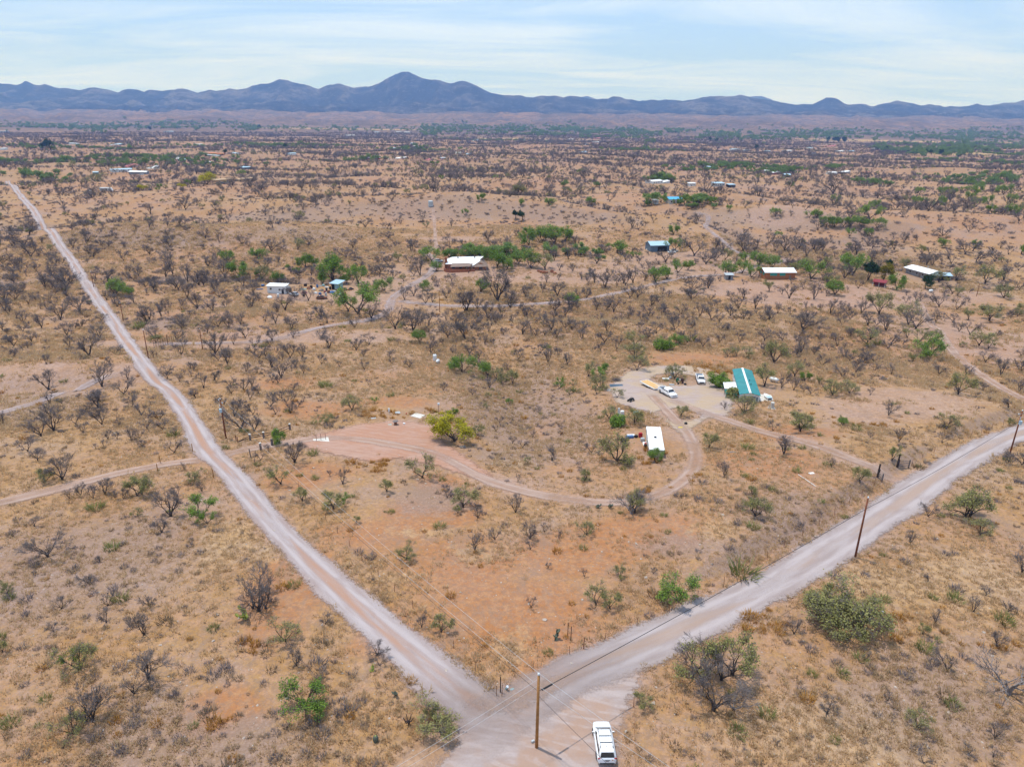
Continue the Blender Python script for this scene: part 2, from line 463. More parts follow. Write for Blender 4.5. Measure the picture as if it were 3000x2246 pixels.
PINK_E = [ell(*e) for e in [(1180, 830, 30, 18), (1550, 800, 70, 22), (1900, 790, 60, 18), (2250, 850, 40, 16), (2500, 880, 50, 16), (2700, 860, 40, 18), (2750, 960, 30, 22), (1100, 870, 22, 16), (1340, 700, 22, 8),
          (920, 870, 26, 8), (880, 985, 40, 6), (540, 1010, 30, 5), (2080, 760, 50, 16), (1640, 470, 60, 25), (2900, 1000, 20, 30), (2650, 1180, 20, 14), (300, 1120, 12, 12), (60, 1130, 20, 14), (2300, 620, 30, 18), (2200, 545, 50, 12)]]
PALE_E = [ell(*e) for e in [(1440, 1900, 3, 5), (1180, 1700, 4, 3), (1420, 1620, 6, 4), (1230, 1560, 7, 3), (1500, 1350, 5, 3), (2100, 1540, 5, 4), (1860, 1120, 7, 7), (650, 1600, 6, 10), (780, 1620, 5, 5), (2850, 1700, 14, 12), (2600, 1700, 12, 8), (2400, 2150, 14, 8)]]
GREY_E = [ell(*e) for e in [(1560, 1200, 13, 16), (1480, 1330, 9, 7), (100, 1180, 14, 18), (250, 1650, 16, 16), (650, 2180, 10, 5), (420, 2150, 8, 8), (2350, 1500, 14, 9), (2000, 1590, 8, 4), (1270, 1460, 8, 5), (1450, 1130, 14, 12), (2700, 2050, 12, 8),
          (1300, 620, 60, 16), (420, 690, 40, 14), (2330, 660, 30, 12), (800, 640, 50, 12), (1700, 640, 30, 10), (2200, 640, 26, 9), (500, 950, 30, 7)]]
FIELD_E = [ell(*e) for e in [(2700, 416, 520, 70), (2450, 408, 260, 45), (2900, 455, 200, 60), (1050, 379, 420, 60), (1500, 408, 350, 35), (1850, 404, 160, 30), (820, 375, 200, 40), (2980, 430, 200, 60)]]
def ground_masks(x, y, slope=None):
    wob = 0.35 * fbm(x, y, 6, 3, 41)
    wx, wy = x + 3 * fbm(x, y, 14, 3, 43), y + 3 * fbm(x, y, 14, 3, 44)
    red = np.clip(blob(wx, wy, RED_E, 0.6) * 1.0 + wob * 0.8 * (blob(wx, wy, RED_E, 0.9) > 0.05), 0, 1)
    pink = np.clip(blob(wx, wy, PINK_E, 0.5), 0, 1)
    for k in ('junction', 'redlot', 'homelot'):
        near = (np.hypot(x, y) < 260)
        sd = np.full(np.shape(x), 99.0); sd[near] = lot_sd(k, x[near], y[near])
        pink = np.maximum(pink, 0.7 * (1 - smooth(0, 4, sd)))
    near = (y > 20) & (y < 1100)
    for k, (P, hw, _) in ROADS.items():
        d = np.full(np.shape(x), 99.0); d[near] = seg_dist(x[near], y[near], P)[0]
        pink = np.maximum(pink, 0.75 * (1 - smooth(hw, hw + 2.2, d + 1.2 * fbm(x, y, 5, 2, 47))))
    pale = blob(wx, wy, PALE_E, 0.8)
    grey = blob(wx, wy, GREY_E, 0.8)
    gl = gully(x, y)
    grey = np.maximum(grey, 0.75 * gl); pink = pink * (1 - 0.6 * gl)
    if slope is not None: grey = np.maximum(grey, 0.85 * smooth(0.10, 0.30, slope) * (1 - smooth(1500, 2500, y)))
    fld = blob(x + 40 * fbm(x, y, 160, 2, 61), y + 25 * fbm(x, y, 160, 2, 62), FIELD_E, 0.15)
    scrub = (0.22 * smooth(500, 1300, y) + 0.78 * smooth(2200, 3600, y)) * (1 - fld)
    fy = smooth(3000, 4300, y)
    brush = fy * np.clip(smooth(0.45, 0.85, ridged(x + 60 * fbm(x, y, 200, 2, 161), y * 1.2, 420, 4, 163)) + 0.8 * smooth(0.15, 0.5, fbm(x, y, 260, 3, 165)), 0, 1)
    return red, pink, pale, grey, fld, scrub, brush

def ground_material():
    m, nt, out = new_mat('dry_grassland')
    geo = nd(nt, 'ShaderNodeNewGeometry'); pos = geo.outputs['Position']
    at = lambda n: nd(nt, 'ShaderNodeAttribute', attribute_name=n).outputs['Fac']
    red, pink, pale, grey, fld = at('red'), at('pink'), at('pale'), at('grey'), at('field')
    nL = noise_(nt, pos, 0.011, 5.0, 0.6); nM = noise_(nt, pos, 0.085, 6.0, 0.62); nS = noise_(nt, pos, 0.75, 6.0, 0.68); nF = noise_(nt, pos, 4.0, 4.0, 0.7)
    straw = mixc(nt, ramp_(nt, nM, 0.32, 0.68), (0.35, 0.215, 0.11), (0.47, 0.31, 0.175))
    straw = mixc(nt, ramp_(nt, nS, 0.42, 0.7, 0, 0.75), straw, (0.51, 0.365, 0.225))
    soil = mixc(nt, ramp_(nt, nS, 0.3, 0.7), (0.38, 0.205, 0.13), (0.44, 0.27, 0.185))
    grit = mixc(nt, ramp_(nt, nS, 0.35, 0.7), (0.26, 0.195, 0.175), (0.39, 0.305, 0.275))
    base = mixc(nt, ramp_(nt, math_(nt, 'ADD', math_(nt, 'MULTIPLY', nL, 0.5), math_(nt, 'MULTIPLY', nS, 0.5)), 0.42, 0.58, 0, 0.75), straw, soil)
    base = mixc(nt, ramp_(nt, math_(nt, 'ADD', math_(nt, 'MULTIPLY', nM, 0.6), math_(nt, 'MULTIPLY', nF, 0.4)), 0.47, 0.62, 0, 0.6), base, grit)
    redc = mixc(nt, ramp_(nt, nS, 0.35, 0.65), (0.39, 0.185, 0.10), (0.43, 0.25, 0.15))
    base = mixc(nt, ramp_(nt, math_(nt, 'ADD', red, math_(nt, 'MULTIPLY', math_(nt, 'SUBTRACT', nS, 0.5), 1.1)), 0.25, 0.95, 0, 0.8), base, redc)
    greyc = mixc(nt, ramp_(nt, nF, 0.35, 0.65), (0.205, 0.16, 0.145), (0.33, 0.26, 0.235))
    base = mixc(nt, ramp_(nt, math_(nt, 'ADD', grey, math_(nt, 'MULTIPLY', math_(nt, 'SUBTRACT', nS, 0.5), 1.3)), 0.3, 1.0, 0, 0.6), base, greyc)
    palec = mixc(nt, nF, (0.50, 0.37, 0.21), (0.60, 0.47, 0.31))
    base = mixc(nt, ramp_(nt, math_(nt, 'ADD', pale, math_(nt, 'MULTIPLY', math_(nt, 'SUBTRACT', nS, 0.5), 1.5)), 0.5, 1.2, 0, 0.45), base, palec)
    pinkc = mixc(nt, ramp_(nt, nS, 0.35, 0.65), (0.40, 0.265, 0.205), (0.46, 0.335, 0.285))
    base = mixc(nt, ramp_(nt, math_(nt, 'ADD', pink, math_(nt, 'MULTIPLY', math_(nt, 'SUBTRACT', nM, 0.5), 0.9)), 0.35, 0.95, 0, 0.6), base, pinkc)
    base = mixc(nt, fld, base, mixc(nt, nL, (0.52, 0.36, 0.17), (0.55, 0.42, 0.24)))
    nT = noise_(nt, pos, 1.7, 6.0, 0.75, 0.5); nU = noise_(nt, nd(nt, 'ShaderNodeMapping', {'Vector': pos, 'Scale': (1.0, 0.5, 1.0), 'Rotation': (0, 0, 0.5)}).outputs[0], 0.30, 7.0, 0.72, 0.8)
    base = mixc(nt, ramp_(nt, nT, 0.44, 0.60, 0.0, 0.55), base, mixc(nt, nM, (0.20, 0.135, 0.095), (0.24, 0.185, 0.155)))
    base = mixc(nt, ramp_(nt, nT, 0.30, 0.44, 0.5, 0.0), base, (0.50, 0.355, 0.21))
    base = mixc(nt, ramp_(nt, nU, 0.50, 0.66, 0.0, 0.6), base, mixc(nt, nT, (0.25, 0.185, 0.155), (0.31, 0.215, 0.155)))
    # on the far plain the scrub is too fine to tell apart and becomes part of the surface
    nP = noise_(nt, nd(nt, 'ShaderNodeMapping', {'Vector': pos, 'Scale': (1.0, 1.6, 1.0)}).outputs[0], 0.004, 8.0, 0.66, 0.6); nQ = noise_(nt, pos, 0.03, 5.0, 0.7)
    scr = mixc(nt, ramp_(nt, nQ, 0.43, 0.57), (0.045, 0.04, 0.04), (0.20, 0.138, 0.105))
    scr = mixc(nt, ramp_(nt, nP, 0.50, 0.66, 0, 0.8), scr, (0.27, 0.17, 0.105))
    scr = mixc(nt, math_(nt, 'MULTIPLY', at('brush'), 0.85), scr, (0.042, 0.038, 0.036))
    base = mixc(nt, math_(nt, 'MULTIPLY', at('scrub'), 0.92), base, scr)
    # pebbles and twigs too small to build
    vo = nd(nt, 'ShaderNodeTexVoronoi', {'Vector': pos, 'Scale': 3.2}); vo.feature = 'F1'
    base = mixc(nt, ramp_(nt, vo.outputs['Distance'], 0.05, 0.16, 0.35, 0.0), base, (0.16, 0.115, 0.09))
    base = mixc(nt, ramp_(nt, nF, 0.3, 0.72, 0.25, 0.0), base, (0.17, 0.11, 0.07))
    base = nd(nt, 'ShaderNodeHueSaturation', {'Color': base, 'Saturation': 1.17, 'Value': 0.97, 'Hue': 0.4975}).outputs[0]
    hgt = math_(nt, 'ADD', math_(nt, 'MULTIPLY', nS, 0.5), math_(nt, 'MULTIPLY', nF, 0.25))
    bp = nd(nt, 'ShaderNodeBump', {'Height': hgt, 'Strength': 0.7, 'Distance': 0.4})
    b = nd(nt, 'ShaderNodeBsdfPrincipled', {'Base Color': base, 'Roughness': 0.95, 'Specular IOR Level': 0.1, 'Normal': bp.outputs[0]})
    nt.links.new(b.outputs[0], out.inputs['Surface'])
    return m

nth = len(TH)
_gx, _gy, _gz = GX.ravel(), GY.ravel(), GZ.ravel()
_dr = np.gradient(GZ, axis=0) / np.gradient(RR)[:, None]; _dt = np.gradient(GZ, axis=1) / (np.gradient(TH)[None] * RR[:, None])
_msk = ground_masks(_gx, _gy, np.hypot(_dr, _dt).ravel())
ii, jj = np.meshgrid(np.arange(NR - 1), np.arange(nth - 1), indexing='ij')
a = (ii * nth + jj).ravel()
Fq = np.stack([a, a + 1, a + nth + 1, a + nth], 1)[:, ::-1]
Vg = np.concatenate([np.stack([_gx, _gy, _gz], 1), [[0, 0, 0.0]]])
gme = npmesh('ground', Vg, Fq, ground_material(), True,
             {k: np.append(v, 0) for k, v in zip(('red', 'pink', 'pale', 'grey', 'field', 'scrub', 'brush'), _msk)})
gob = struct(link('ground', gme), 'dry straw-coloured desert grassland rolling away to the mountains')
# close the small hole under the viewpoint
cap = [tuple(range(nth - 1))]
bmg = bmesh.new(); bmg.from_mesh(gme); bmg.verts.ensure_lookup_table()
bmg.faces.new([bmg.verts[i] for i in range(nth - 1)][::-1]); bmg.to_mesh(gme); bmg.free()

# ------------------------------------------------------------------ road surfaces
def road_material(name, light, mid, center, center_amt, edge=0.55, cover=1.0):
    m, nt, out = new_mat(name)
    at = lambda n: nd(nt, 'ShaderNodeAttribute', attribute_name=n).outputs['Fac']
    cr, al = at('across'), at('along')
    geo = nd(nt, 'ShaderNodeNewGeometry'); pos = geo.outputs['Position']
    v = nd(nt, 'ShaderNodeCombineXYZ', {0: math_(nt, 'MULTIPLY', cr, 1.0), 1: math_(nt, 'MULTIPLY', al, 0.05), 2: 0.0}).outputs[0]
    streak = noise_(nt, v, 2.6, 5.0, 0.6, 0.3)
    nS = noise_(nt, pos, 0.9, 5.0, 0.65); nM = noise_(nt, pos, 0.14, 4.0, 0.6); nF = noise_(nt, pos, 6.0, 3.0, 0.7)
    c = mixc(nt, ramp_(nt, streak, 0.33, 0.66), mid, light)
    c = mixc(nt, ramp_(nt, nF, 0.4, 0.75, 0, 0.35), c, tuple(k * 0.72 for k in mid))
    ac = math_(nt, 'ABSOLUTE', cr)
    rut = math_(nt, 'MULTIPLY', math_(nt, 'MULTIPLY', ramp_(nt, ac, 0.20, 0.33), ramp_(nt, ac, 0.38, 0.54, 1.0, 0.0)), ramp_(nt, streak, 0.3, 0.6, 0.25, 0.85))
    c = mixc(nt, rut, c, tuple(min(1, k * 1.1) for k in light))
    cen = math_(nt, 'MULTIPLY', ramp_(nt, ac, 0.08, 0.30, 1.0, 0.0), ramp_(nt, noise_(nt, nd(nt, 'ShaderNodeCombineXYZ', {0: cr, 1: math_(nt, 'MULTIPLY', al, 0.03), 2: 3.0}).outputs[0], 1.5, 3.0, 0.6), 0.38, 0.62, 0, center_amt))
    c = mixc(nt, cen, c, center)
    c = mixc(nt, math_(nt, 'MULTIPLY', ramp_(nt, ac, 0.5, 0.85), ramp_(nt, nM, 0.35, 0.6, 0.2, 0.55)), c, tuple(0.5 * (p + q) for p, q in zip(center, mid)))
    bp = nd(nt, 'ShaderNodeBump', {'Height': math_(nt, 'ADD', streak, math_(nt, 'MULTIPLY', nF, 0.3)), 'Strength': 0.35, 'Distance': 0.12})
    b = nd(nt, 'ShaderNodeBsdfPrincipled', {'Base Color': c, 'Roughness': 0.95, 'Specular IOR Level': 0.1, 'Normal': bp.outputs[0]})
    t = nd(nt, 'ShaderNodeBsdfTransparent')
    nG = noise_(nt, pos, 2.4, 5.0, 0.75)
    wob = math_(nt, 'ADD', math_(nt, 'MULTIPLY', math_(nt, 'SUBTRACT', nG, 0.5), 0.75), math_(nt, 'MULTIPLY', math_(nt, 'SUBTRACT', noise_(nt, pos, 0.22, 3.0, 0.5), 0.5), 0.55))
    e = math_(nt, 'ADD', ac, wob)
    alpha = math_(nt, 'MULTIPLY', math_(nt, 'MULTIPLY', ramp_(nt, e, edge, edge + 0.26, 1.0, 0.0), at('fade')), cover if cover >= 1 else ramp_(nt, nM, 0.35, 0.6, cover * 0.45, cover))
    mx = nd(nt, 'ShaderNodeMixShader', {0: alpha, 1: t.outputs[0], 2: b.outputs[0]})
    nt.links.new(mx.outputs[0], out.inputs['Surface'])
    return m
RM = {
    'left': road_material('pale_gravel_with_red_crown', (0.37, 0.315, 0.305), (0.305, 0.235, 0.215), (0.36, 0.205, 0.135), 0.9, 0.62),
    'gravel': road_material('pale_grey_gravel', (0.365, 0.308, 0.295), (0.30, 0.238, 0.22), (0.345, 0.235, 0.172), 0.7, 0.62),
    'dirt': road_material('red_dirt_track', (0.45, 0.325, 0.265), (0.40, 0.26, 0.195), (0.40, 0.235, 0.155), 0.6, 0.45, 0.75),
    'pink': road_material('pink_gravel_track', (0.42, 0.345, 0.335), (0.37, 0.29, 0.275), (0.40, 0.29, 0.24), 0.4, 0.45, 0.65),
}
def strip(name, P, hw, m, label, lift=0.05, widen=None, ends=(4.0, 4.0)):
    P = np.asarray(P); seg = np.hypot(*(P[1:] - P[:-1]).T); L = np.concatenate([[0], np.cumsum(seg)])
    r = np.hypot(P[:, 0], P[:, 1]); step = np.clip(r.min() * 0.008, 0.7, 6)
    n = max(8, int(L[-1] / step)); s = np.linspace(0, L[-1], n)
    C = np.stack([np.interp(s, L, P[:, 0]), np.interp(s, L, P[:, 1])], 1)
    T = np.gradient(C, axis=0); T /= np.maximum(np.hypot(T[:, 0], T[:, 1]), 1e-6)[:, None]
    N = np.stack([-T[:, 1], T[:, 0]], 1)
    W = hw * 1.45 * (1 + 0.07 * np.sin(s * 0.21) + 0.05 * np.sin(s * 0.067 + 1))
    if widen is not None: W = W * widen(s / L[-1])
    K = 13; cs = np.linspace(-1, 1, K)
    X = C[:, None, 0] + N[:, None, 0] * (cs[None] * W[:, None]); Y = C[:, None, 1] + N[:, None, 1] * (cs[None] * W[:, None])
    Z = HG(X, Y) + lift + 0.0005 * np.hypot(X, Y)
    i, j = np.meshgrid(np.arange(n - 1), np.arange(K - 1), indexing='ij'); a = (i * K + j).ravel()
    Fq = np.stack([a, a + 1, a + K + 1, a + K], 1)[:, ::-1]
    me = npmesh(name, np.stack([X.ravel(), Y.ravel(), Z.ravel()], 1), Fq, m, True,
                {'across': np.broadcast_to(cs[None], X.shape).ravel(), 'along': np.broadcast_to(s[:, None], X.shape).ravel(), 'fade': np.broadcast_to((smooth(0, ends[0], s) * smooth(0, ends[1], L[-1] - s))[:, None], X.shape).ravel()})
    return struct(link(name, me), label)
strip('road', ROADS['left'][0], 2.0, RM['left'], 'long pale dirt road with a reddish crown running to the hills', 0.06, lambda t: 1 + 0.35 * (1 - smooth(0.0, 0.06, t)), (14.0, 4.0))
strip('road', ROADS['right'][0], 2.8, RM['gravel'], 'wide pale grey gravel road past the log gate posts', 0.075, None, (38.0, 4.0))
for k, lab in (('rim', 'curving red dirt driveway around the hollow'), ('home', 'dirt driveway from the gate to the mobile home'), ('west1', 'narrow red track running west from the road'),
               ('west2', 'pale gravel track branching off the long road'), ('valley', 'pinkish track winding to the ranch house'), ('valley2', 'faint pinkish track across the flat'),
               ('east', 'sandy track over the grassy rise'), ('blue', 'pale drive to the blue-roofed house'), ('tank', 'straight track up to the water tank'), ('far', 'sandy lane below the far homes')):
    strip('dirt_track', ROADS[k][0], ROADS[k][1], RM[ROADS[k][2]], lab)

def lot_material(name, ca, cb, cc):
    m, nt, out = new_mat(name)
    sd = nd(nt, 'ShaderNodeAttribute', attribute_name='inset').outputs['Fac']
    geo = nd(nt, 'ShaderNodeNewGeometry'); pos = geo.outputs['Position']
    wv = nd(nt, 'ShaderNodeMapping', {'Vector': pos, 'Rotation': (0, 0, math.radians(-35)), 'Scale': (0.25, 1.0, 1.0)}).outputs[0]
    st = noise_(nt, wv, 0.55, 6.0, 0.62, 1.6); nM = noise_(nt, pos, 0.16, 5.0, 0.6); nF = noise_(nt, pos, 5.0, 4.0, 0.7); nS = noise_(nt, pos, 0.7, 5.0, 0.65)
    wave = nd(nt, 'ShaderNodeTexWave', {'Vector': wv, 'Scale': 0.35, 'Distortion': 9.0, 'Detail': 3.0, 'Detail Scale': 0.6}).outputs['Fac']
    c = mixc(nt, ramp_(nt, st, 0.34, 0.64), ca, cb)
    c = mixc(nt, ramp_(nt, nM, 0.40, 0.60, 0, 0.85), c, cc)
    c = mixc(nt, math_(nt, 'MULTIPLY', ramp_(nt, wave, 0.65, 0.95, 0, 0.5), ramp_(nt, nS, 0.35, 0.6)), c, tuple(k * 1.12 for k in cb))
    c = mixc(nt, ramp_(nt, nF, 0.45, 0.75, 0, 0.3), c, tuple(k * 0.7 for k in ca))
    bp = nd(nt, 'ShaderNodeBump', {'Height': math_(nt, 'ADD', st, math_(nt, 'MULTIPLY', nF, 0.3)), 'Strength': 0.4, 'Distance': 0.12})
    b = nd(nt, 'ShaderNodeBsdfPrincipled', {'Base Color': c, 'Roughness': 0.95, 'Specular IOR Level': 0.1, 'Normal': bp.outputs[0]})
    t = nd(nt, 'ShaderNodeBsdfTransparent')
    e = math_(nt, 'ADD', sd, math_(nt, 'MULTIPLY', math_(nt, 'ADD', math_(nt, 'MULTIPLY', math_(nt, 'SUBTRACT', nS, 0.5), 0.7), math_(nt, 'MULTIPLY', math_(nt, 'SUBTRACT', noise_(nt, pos, 2.4, 5.0, 0.75), 0.5), 0.6)), 5.0))
    mx = nd(nt, 'ShaderNodeMixShader', {0: ramp_(nt, e, -0.2, 1.0), 1: t.outputs[0], 2: b.outputs[0]})
    nt.links.new(mx.outputs[0], out.inputs['Surface'])
    return m
LM = {'gravel': lot_material('junction_gravel', (0.31, 0.235, 0.205), (0.37, 0.30, 0.275), (0.345, 0.22, 0.155)),
      'dirt': lot_material('red_dirt_lot', (0.35, 0.20, 0.14), (0.395, 0.25, 0.19), (0.37, 0.195, 0.125)),
      'pinklot': lot_material('pink_gravel_lot', (0.335, 0.25, 0.215), (0.38, 0.298, 0.262), (0.40, 0.29, 0.185))}
for k, lab in (('junction', 'tyre-marked pale dirt where the two roads meet'), ('redlot', 'bare red dirt lot beside the hollow'), ('homelot', 'pinkish gravel yard by the mobile home')):
    P, mk = LOTS[k]
    x0, y0 = P.min(0) - 3; x1, y1 = P.max(0) + 3
    nx, ny = int((x1 - x0) / 0.8) + 1, int((y1 - y0) / 0.8) + 1
    X, Y = np.meshgrid(np.linspace(x0, x1, nx), np.linspace(y0, y1, ny), indexing='xy')
    sd = -lot_sd(k, X.ravel(), Y.ravel())
    Z = HG(X.ravel(), Y.ravel()) + 0.035 + 0.0005 * np.hypot(X.ravel(), Y.ravel())
    i, j = np.meshgrid(np.arange(ny - 1), np.arange(nx - 1), indexing='ij'); a = (i * nx + j).ravel()
    Fq = np.stack([a, a + 1, a + nx + 1, a + nx], 1)
    Fq = Fq[(sd[Fq] > -2.4).any(1)]
    struct(link('dirt_lot', npmesh('dirt_lot', np.stack([X.ravel(), Y.ravel(), Z], 1), Fq, LM[mk], True, {'inset': sd})), lab)
# ------------------------------------------------------------------ mountains
_ZT = 1000 / 2212.0
_t1 = [(0, 210), (60, 215), (110, 222), (165, 195), (220, 217), (290, 210), (350, 230), (420, 242), (520, 250), (620, 240), (700, 250), (760, 265), (820, 245), (880, 250), (935, 270), (980, 252), (1050, 255), (1110, 245), (1180, 242), (1280, 268), (1360, 250), (1400, 262), (1480, 247), (1540, 252), (1650, 225), (1720, 215), (1810, 182), (1880, 195), (1960, 210), (2060, 245), (2110, 225), (2180, 210)]
_t2 = [(0, 213), (85, 238), (180, 233), (240, 210), (300, 180), (350, 145), (395, 127), (440, 133), (490, 160), (560, 178), (640, 192), (710, 210), (790, 188), (840, 205), (910, 240), (970, 270), (1040, 283), (1130, 290), (1240, 302), (1290, 290), (1400, 290), (1440, 300), (1480, 288), (1550, 300), (1640, 315), (1680, 310), (1770, 293), (1850, 305), (1940, 320), (2050, 315), (2150, 318)]
_t3 = [(0, 325), (90, 312), (180, 295), (320, 295), (370, 283), (440, 300), (520, 312), (600, 330), (700, 347), (840, 343), (930, 300), (990, 310), (1080, 348), (1160, 343), (1240, 357), (1310, 340), (1390, 322), (1470, 332), (1540, 350), (1600, 345), (1700, 365), (1780, 357), (1850, 358), (1910, 343), (1990, 357), (2060, 345), (2130, 330), (2212, 322)]
SIL = [(x * _ZT, 150 + y * _ZT) for x, y in _t1] + [(1000 + x * _ZT, 150 + y * _ZT) for x, y in _t2] + [(2000 + x * _ZT, 150 + y * _ZT) for x, y in _t3]
_d = rays(*np.array(SIL).T)
sil_t, sil_s = _d[:, 0] / _d[:, 1], _d[:, 2] / _d[:, 1]
_o = np.argsort(sil_t); sil_t, sil_s = sil_t[_o], sil_s[_o]
FARP = [(1500, 330), (1553, 287), (1575, 286), (1600, 300), (1690, 286), (1720, 281), (1745, 290), (1800, 310), (2005, 300), (2055, 286), (2075, 292), (2180, 285), (2230, 281), (2260, 292), (2310, 320), (2420, 310), (2500, 330)]
_d = rays(*np.array(FARP).T); far_t, far_s = _d[:, 0] / _d[:, 1], _d[:, 2] / _d[:, 1]

def mountain_material():
    m, nt, out = new_mat('mountain_slope')
    geo = nd(nt, 'ShaderNodeNewGeometry'); pos = geo.outputs['Position']
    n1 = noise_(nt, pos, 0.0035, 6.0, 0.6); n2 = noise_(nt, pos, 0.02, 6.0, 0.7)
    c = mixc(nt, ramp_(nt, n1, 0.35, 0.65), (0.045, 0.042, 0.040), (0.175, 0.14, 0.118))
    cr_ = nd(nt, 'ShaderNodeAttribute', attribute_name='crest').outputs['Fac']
    c = mixc(nt, ramp_(nt, math_(nt, 'ADD', cr_, math_(nt, 'MULTIPLY', math_(nt, 'SUBTRACT', n2, 0.5), 0.8)), 0.22, 0.50, 0.8, 0.0), c, (0.03, 0.03, 0.03))  # relief shading helped along in the colour: darker gully brush, paler crest rock
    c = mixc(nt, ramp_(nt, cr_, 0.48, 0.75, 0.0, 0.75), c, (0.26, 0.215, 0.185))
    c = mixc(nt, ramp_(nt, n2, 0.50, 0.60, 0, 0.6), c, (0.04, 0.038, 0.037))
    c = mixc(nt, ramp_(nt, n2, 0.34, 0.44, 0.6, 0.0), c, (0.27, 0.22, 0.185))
    bp = nd(nt, 'ShaderNodeBump', {'Height': n2, 'Strength': 1.0, 'Distance': 110.0})
    b = nd(nt, 'ShaderNodeBsdfPrincipled', {'Base Color': c, 'Roughness': 1.0, 'Specular IOR Level': 0.0, 'Normal': bp.outputs[0]})
    nt.links.new(b.outputs[0], out.inputs['Surface'])
    return m
MM = mountain_material()
def ridge_mesh(t, ys, prof, y0, name, seed, front=False):
    T, Y = np.meshgrid(t, ys, indexing='xy'); X = T * Y
    yc = ys[-1] - (1500 if front else 900) + 350 * fbm(T * 9, T * 0, 1.0, 2, seed)
    hc = CAM_H + prof * yc
    base = h_base(X, Y) - 30 * (1 - smooth(y0, y0 + 500, Y))
    up = np.clip((Y - y0) / (yc - y0), 0, 1); dn = np.clip((Y - yc) / 1500, 0, 1)
    s = up ** 1.25 * (1 - 0.8 * dn)
    rid = np.clip(ridged(X + 160 * fbm(X, Y, 600, 3, seed + 4), Y * 0.5 + 90 * fbm(X, Y, 300, 2, seed + 6), 560, 6, seed), 0, 1) ** 1.3
    e = s * (1 - 2.3 * (1 - rid) * (1 - up) * np.minimum(up * 4, 1))
    Z = base + (hc - base) * e
    if front:
        lowc = 0.30 + 0.24 * fbm(T * 7, T * 0 + 3, 1.0, 3, seed + 8)
        lf = np.exp(-((Y - (y0 + 1150)) / 620) ** 2) * np.clip(lowc, 0.05, 0.6) * (0.55 + 0.6 * rid)
        Z = np.maximum(Z, base + (hc - base) * lf)
    Z = Z + (22 * (ridged(X, Y, 170, 4, seed + 2) - 0.5) * np.minimum((1 - up) * 5, 1) + 9 * fbm(X, Y, 80, 3, seed + 3)) * np.minimum(up * 3, 1)
    nt_, ny_ = len(t), len(ys)
    i, j = np.meshgrid(np.arange(ny_ - 1), np.arange(nt_ - 1), indexing='ij'); a = (i * nt_ + j).ravel()
    Fq = np.stack([a, a + 1, a + nt_ + 1, a + nt_], 1)
    r2 = ridged(X + 40 * fbm(X, Y, 150, 2, seed + 9), Y, 210, 4, seed + 11)
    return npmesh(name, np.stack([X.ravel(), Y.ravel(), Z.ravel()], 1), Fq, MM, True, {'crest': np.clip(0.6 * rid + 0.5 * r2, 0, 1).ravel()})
_tt = np.tan(np.radians(np.linspace(-47, 47, 1000)))
_pf = np.interp(_tt, sil_t, sil_s) + np.where(np.abs(_tt) > 0.735, 0.006 * fbm(_tt * 30, _tt * 0, 1, 3, 77), 0.0012 * fbm(_tt * 60, _tt * 0, 1, 2, 78))
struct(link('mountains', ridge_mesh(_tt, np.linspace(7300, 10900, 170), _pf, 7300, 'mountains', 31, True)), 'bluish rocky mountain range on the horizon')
_tf = np.linspace(far_t[0] - 0.02, far_t[-1] + 0.02, 260)
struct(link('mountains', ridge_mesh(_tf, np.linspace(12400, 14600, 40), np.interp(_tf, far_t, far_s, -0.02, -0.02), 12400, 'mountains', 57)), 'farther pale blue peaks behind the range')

# ------------------------------------------------------------------ the air
hz = MB().box(-17500, 17500, -17000, 17500, -120, 900).build('haze', None)
m, nt, out = new_mat('haze_air')
pv = nd(nt, 'ShaderNodeVolumePrincipled', {'Color': (0.24, 0.44, 1.0, 1), 'Density': 9.5e-5, 'Anisotropy': 0.1, 'Absorption Color': (1, 1, 1, 1)})
nt.links.new(pv.outputs[0], out.inputs['Volume'])
hz.data.materials.append(m)
tag(hz, 'thin blue haze lying over the whole valley', 'haze', kind='stuff')

# ------------------------------------------------------------------ trees: prototypes
BARK = mat('mesquite_bark', (0.062, 0.047, 0.042), 0.95, var=0.35, scale=3.0)
PALEBARK = mat('weathered_dead_wood', (0.22, 0.19, 0.18), 0.95, var=0.3, scale=3.0)
TWIG = mat_leaf('grey_twigs', (0.155, 0.130, 0.122), (0.235, 0.20, 0.188), 0.15)
LEAF = {'sparse': mat_leaf('olive_leaves', (0.25, 0.245, 0.08), (0.37, 0.345, 0.135)),
        'olive': mat_leaf('dense_olive_leaves', (0.205, 0.20, 0.07), (0.31, 0.29, 0.115)),
        'green': mat_leaf('green_leaves', (0.14, 0.23, 0.035), (0.25, 0.35, 0.075)),
        'woods': mat_leaf('river_woods_leaves', (0.15, 0.24, 0.06), (0.26, 0.34, 0.11)),
        'dark': mat_leaf('dark_evergreen_leaves', (0.035, 0.065, 0.032), (0.065, 0.105, 0.05)),
        'yellow': mat_leaf('yellow_green_leaves', (0.36, 0.32, 0.025), (0.52, 0.45, 0.05)),
        'gold': mat_leaf('olive_gold_leaves', (0.20, 0.165, 0.02), (0.30, 0.235, 0.04))}

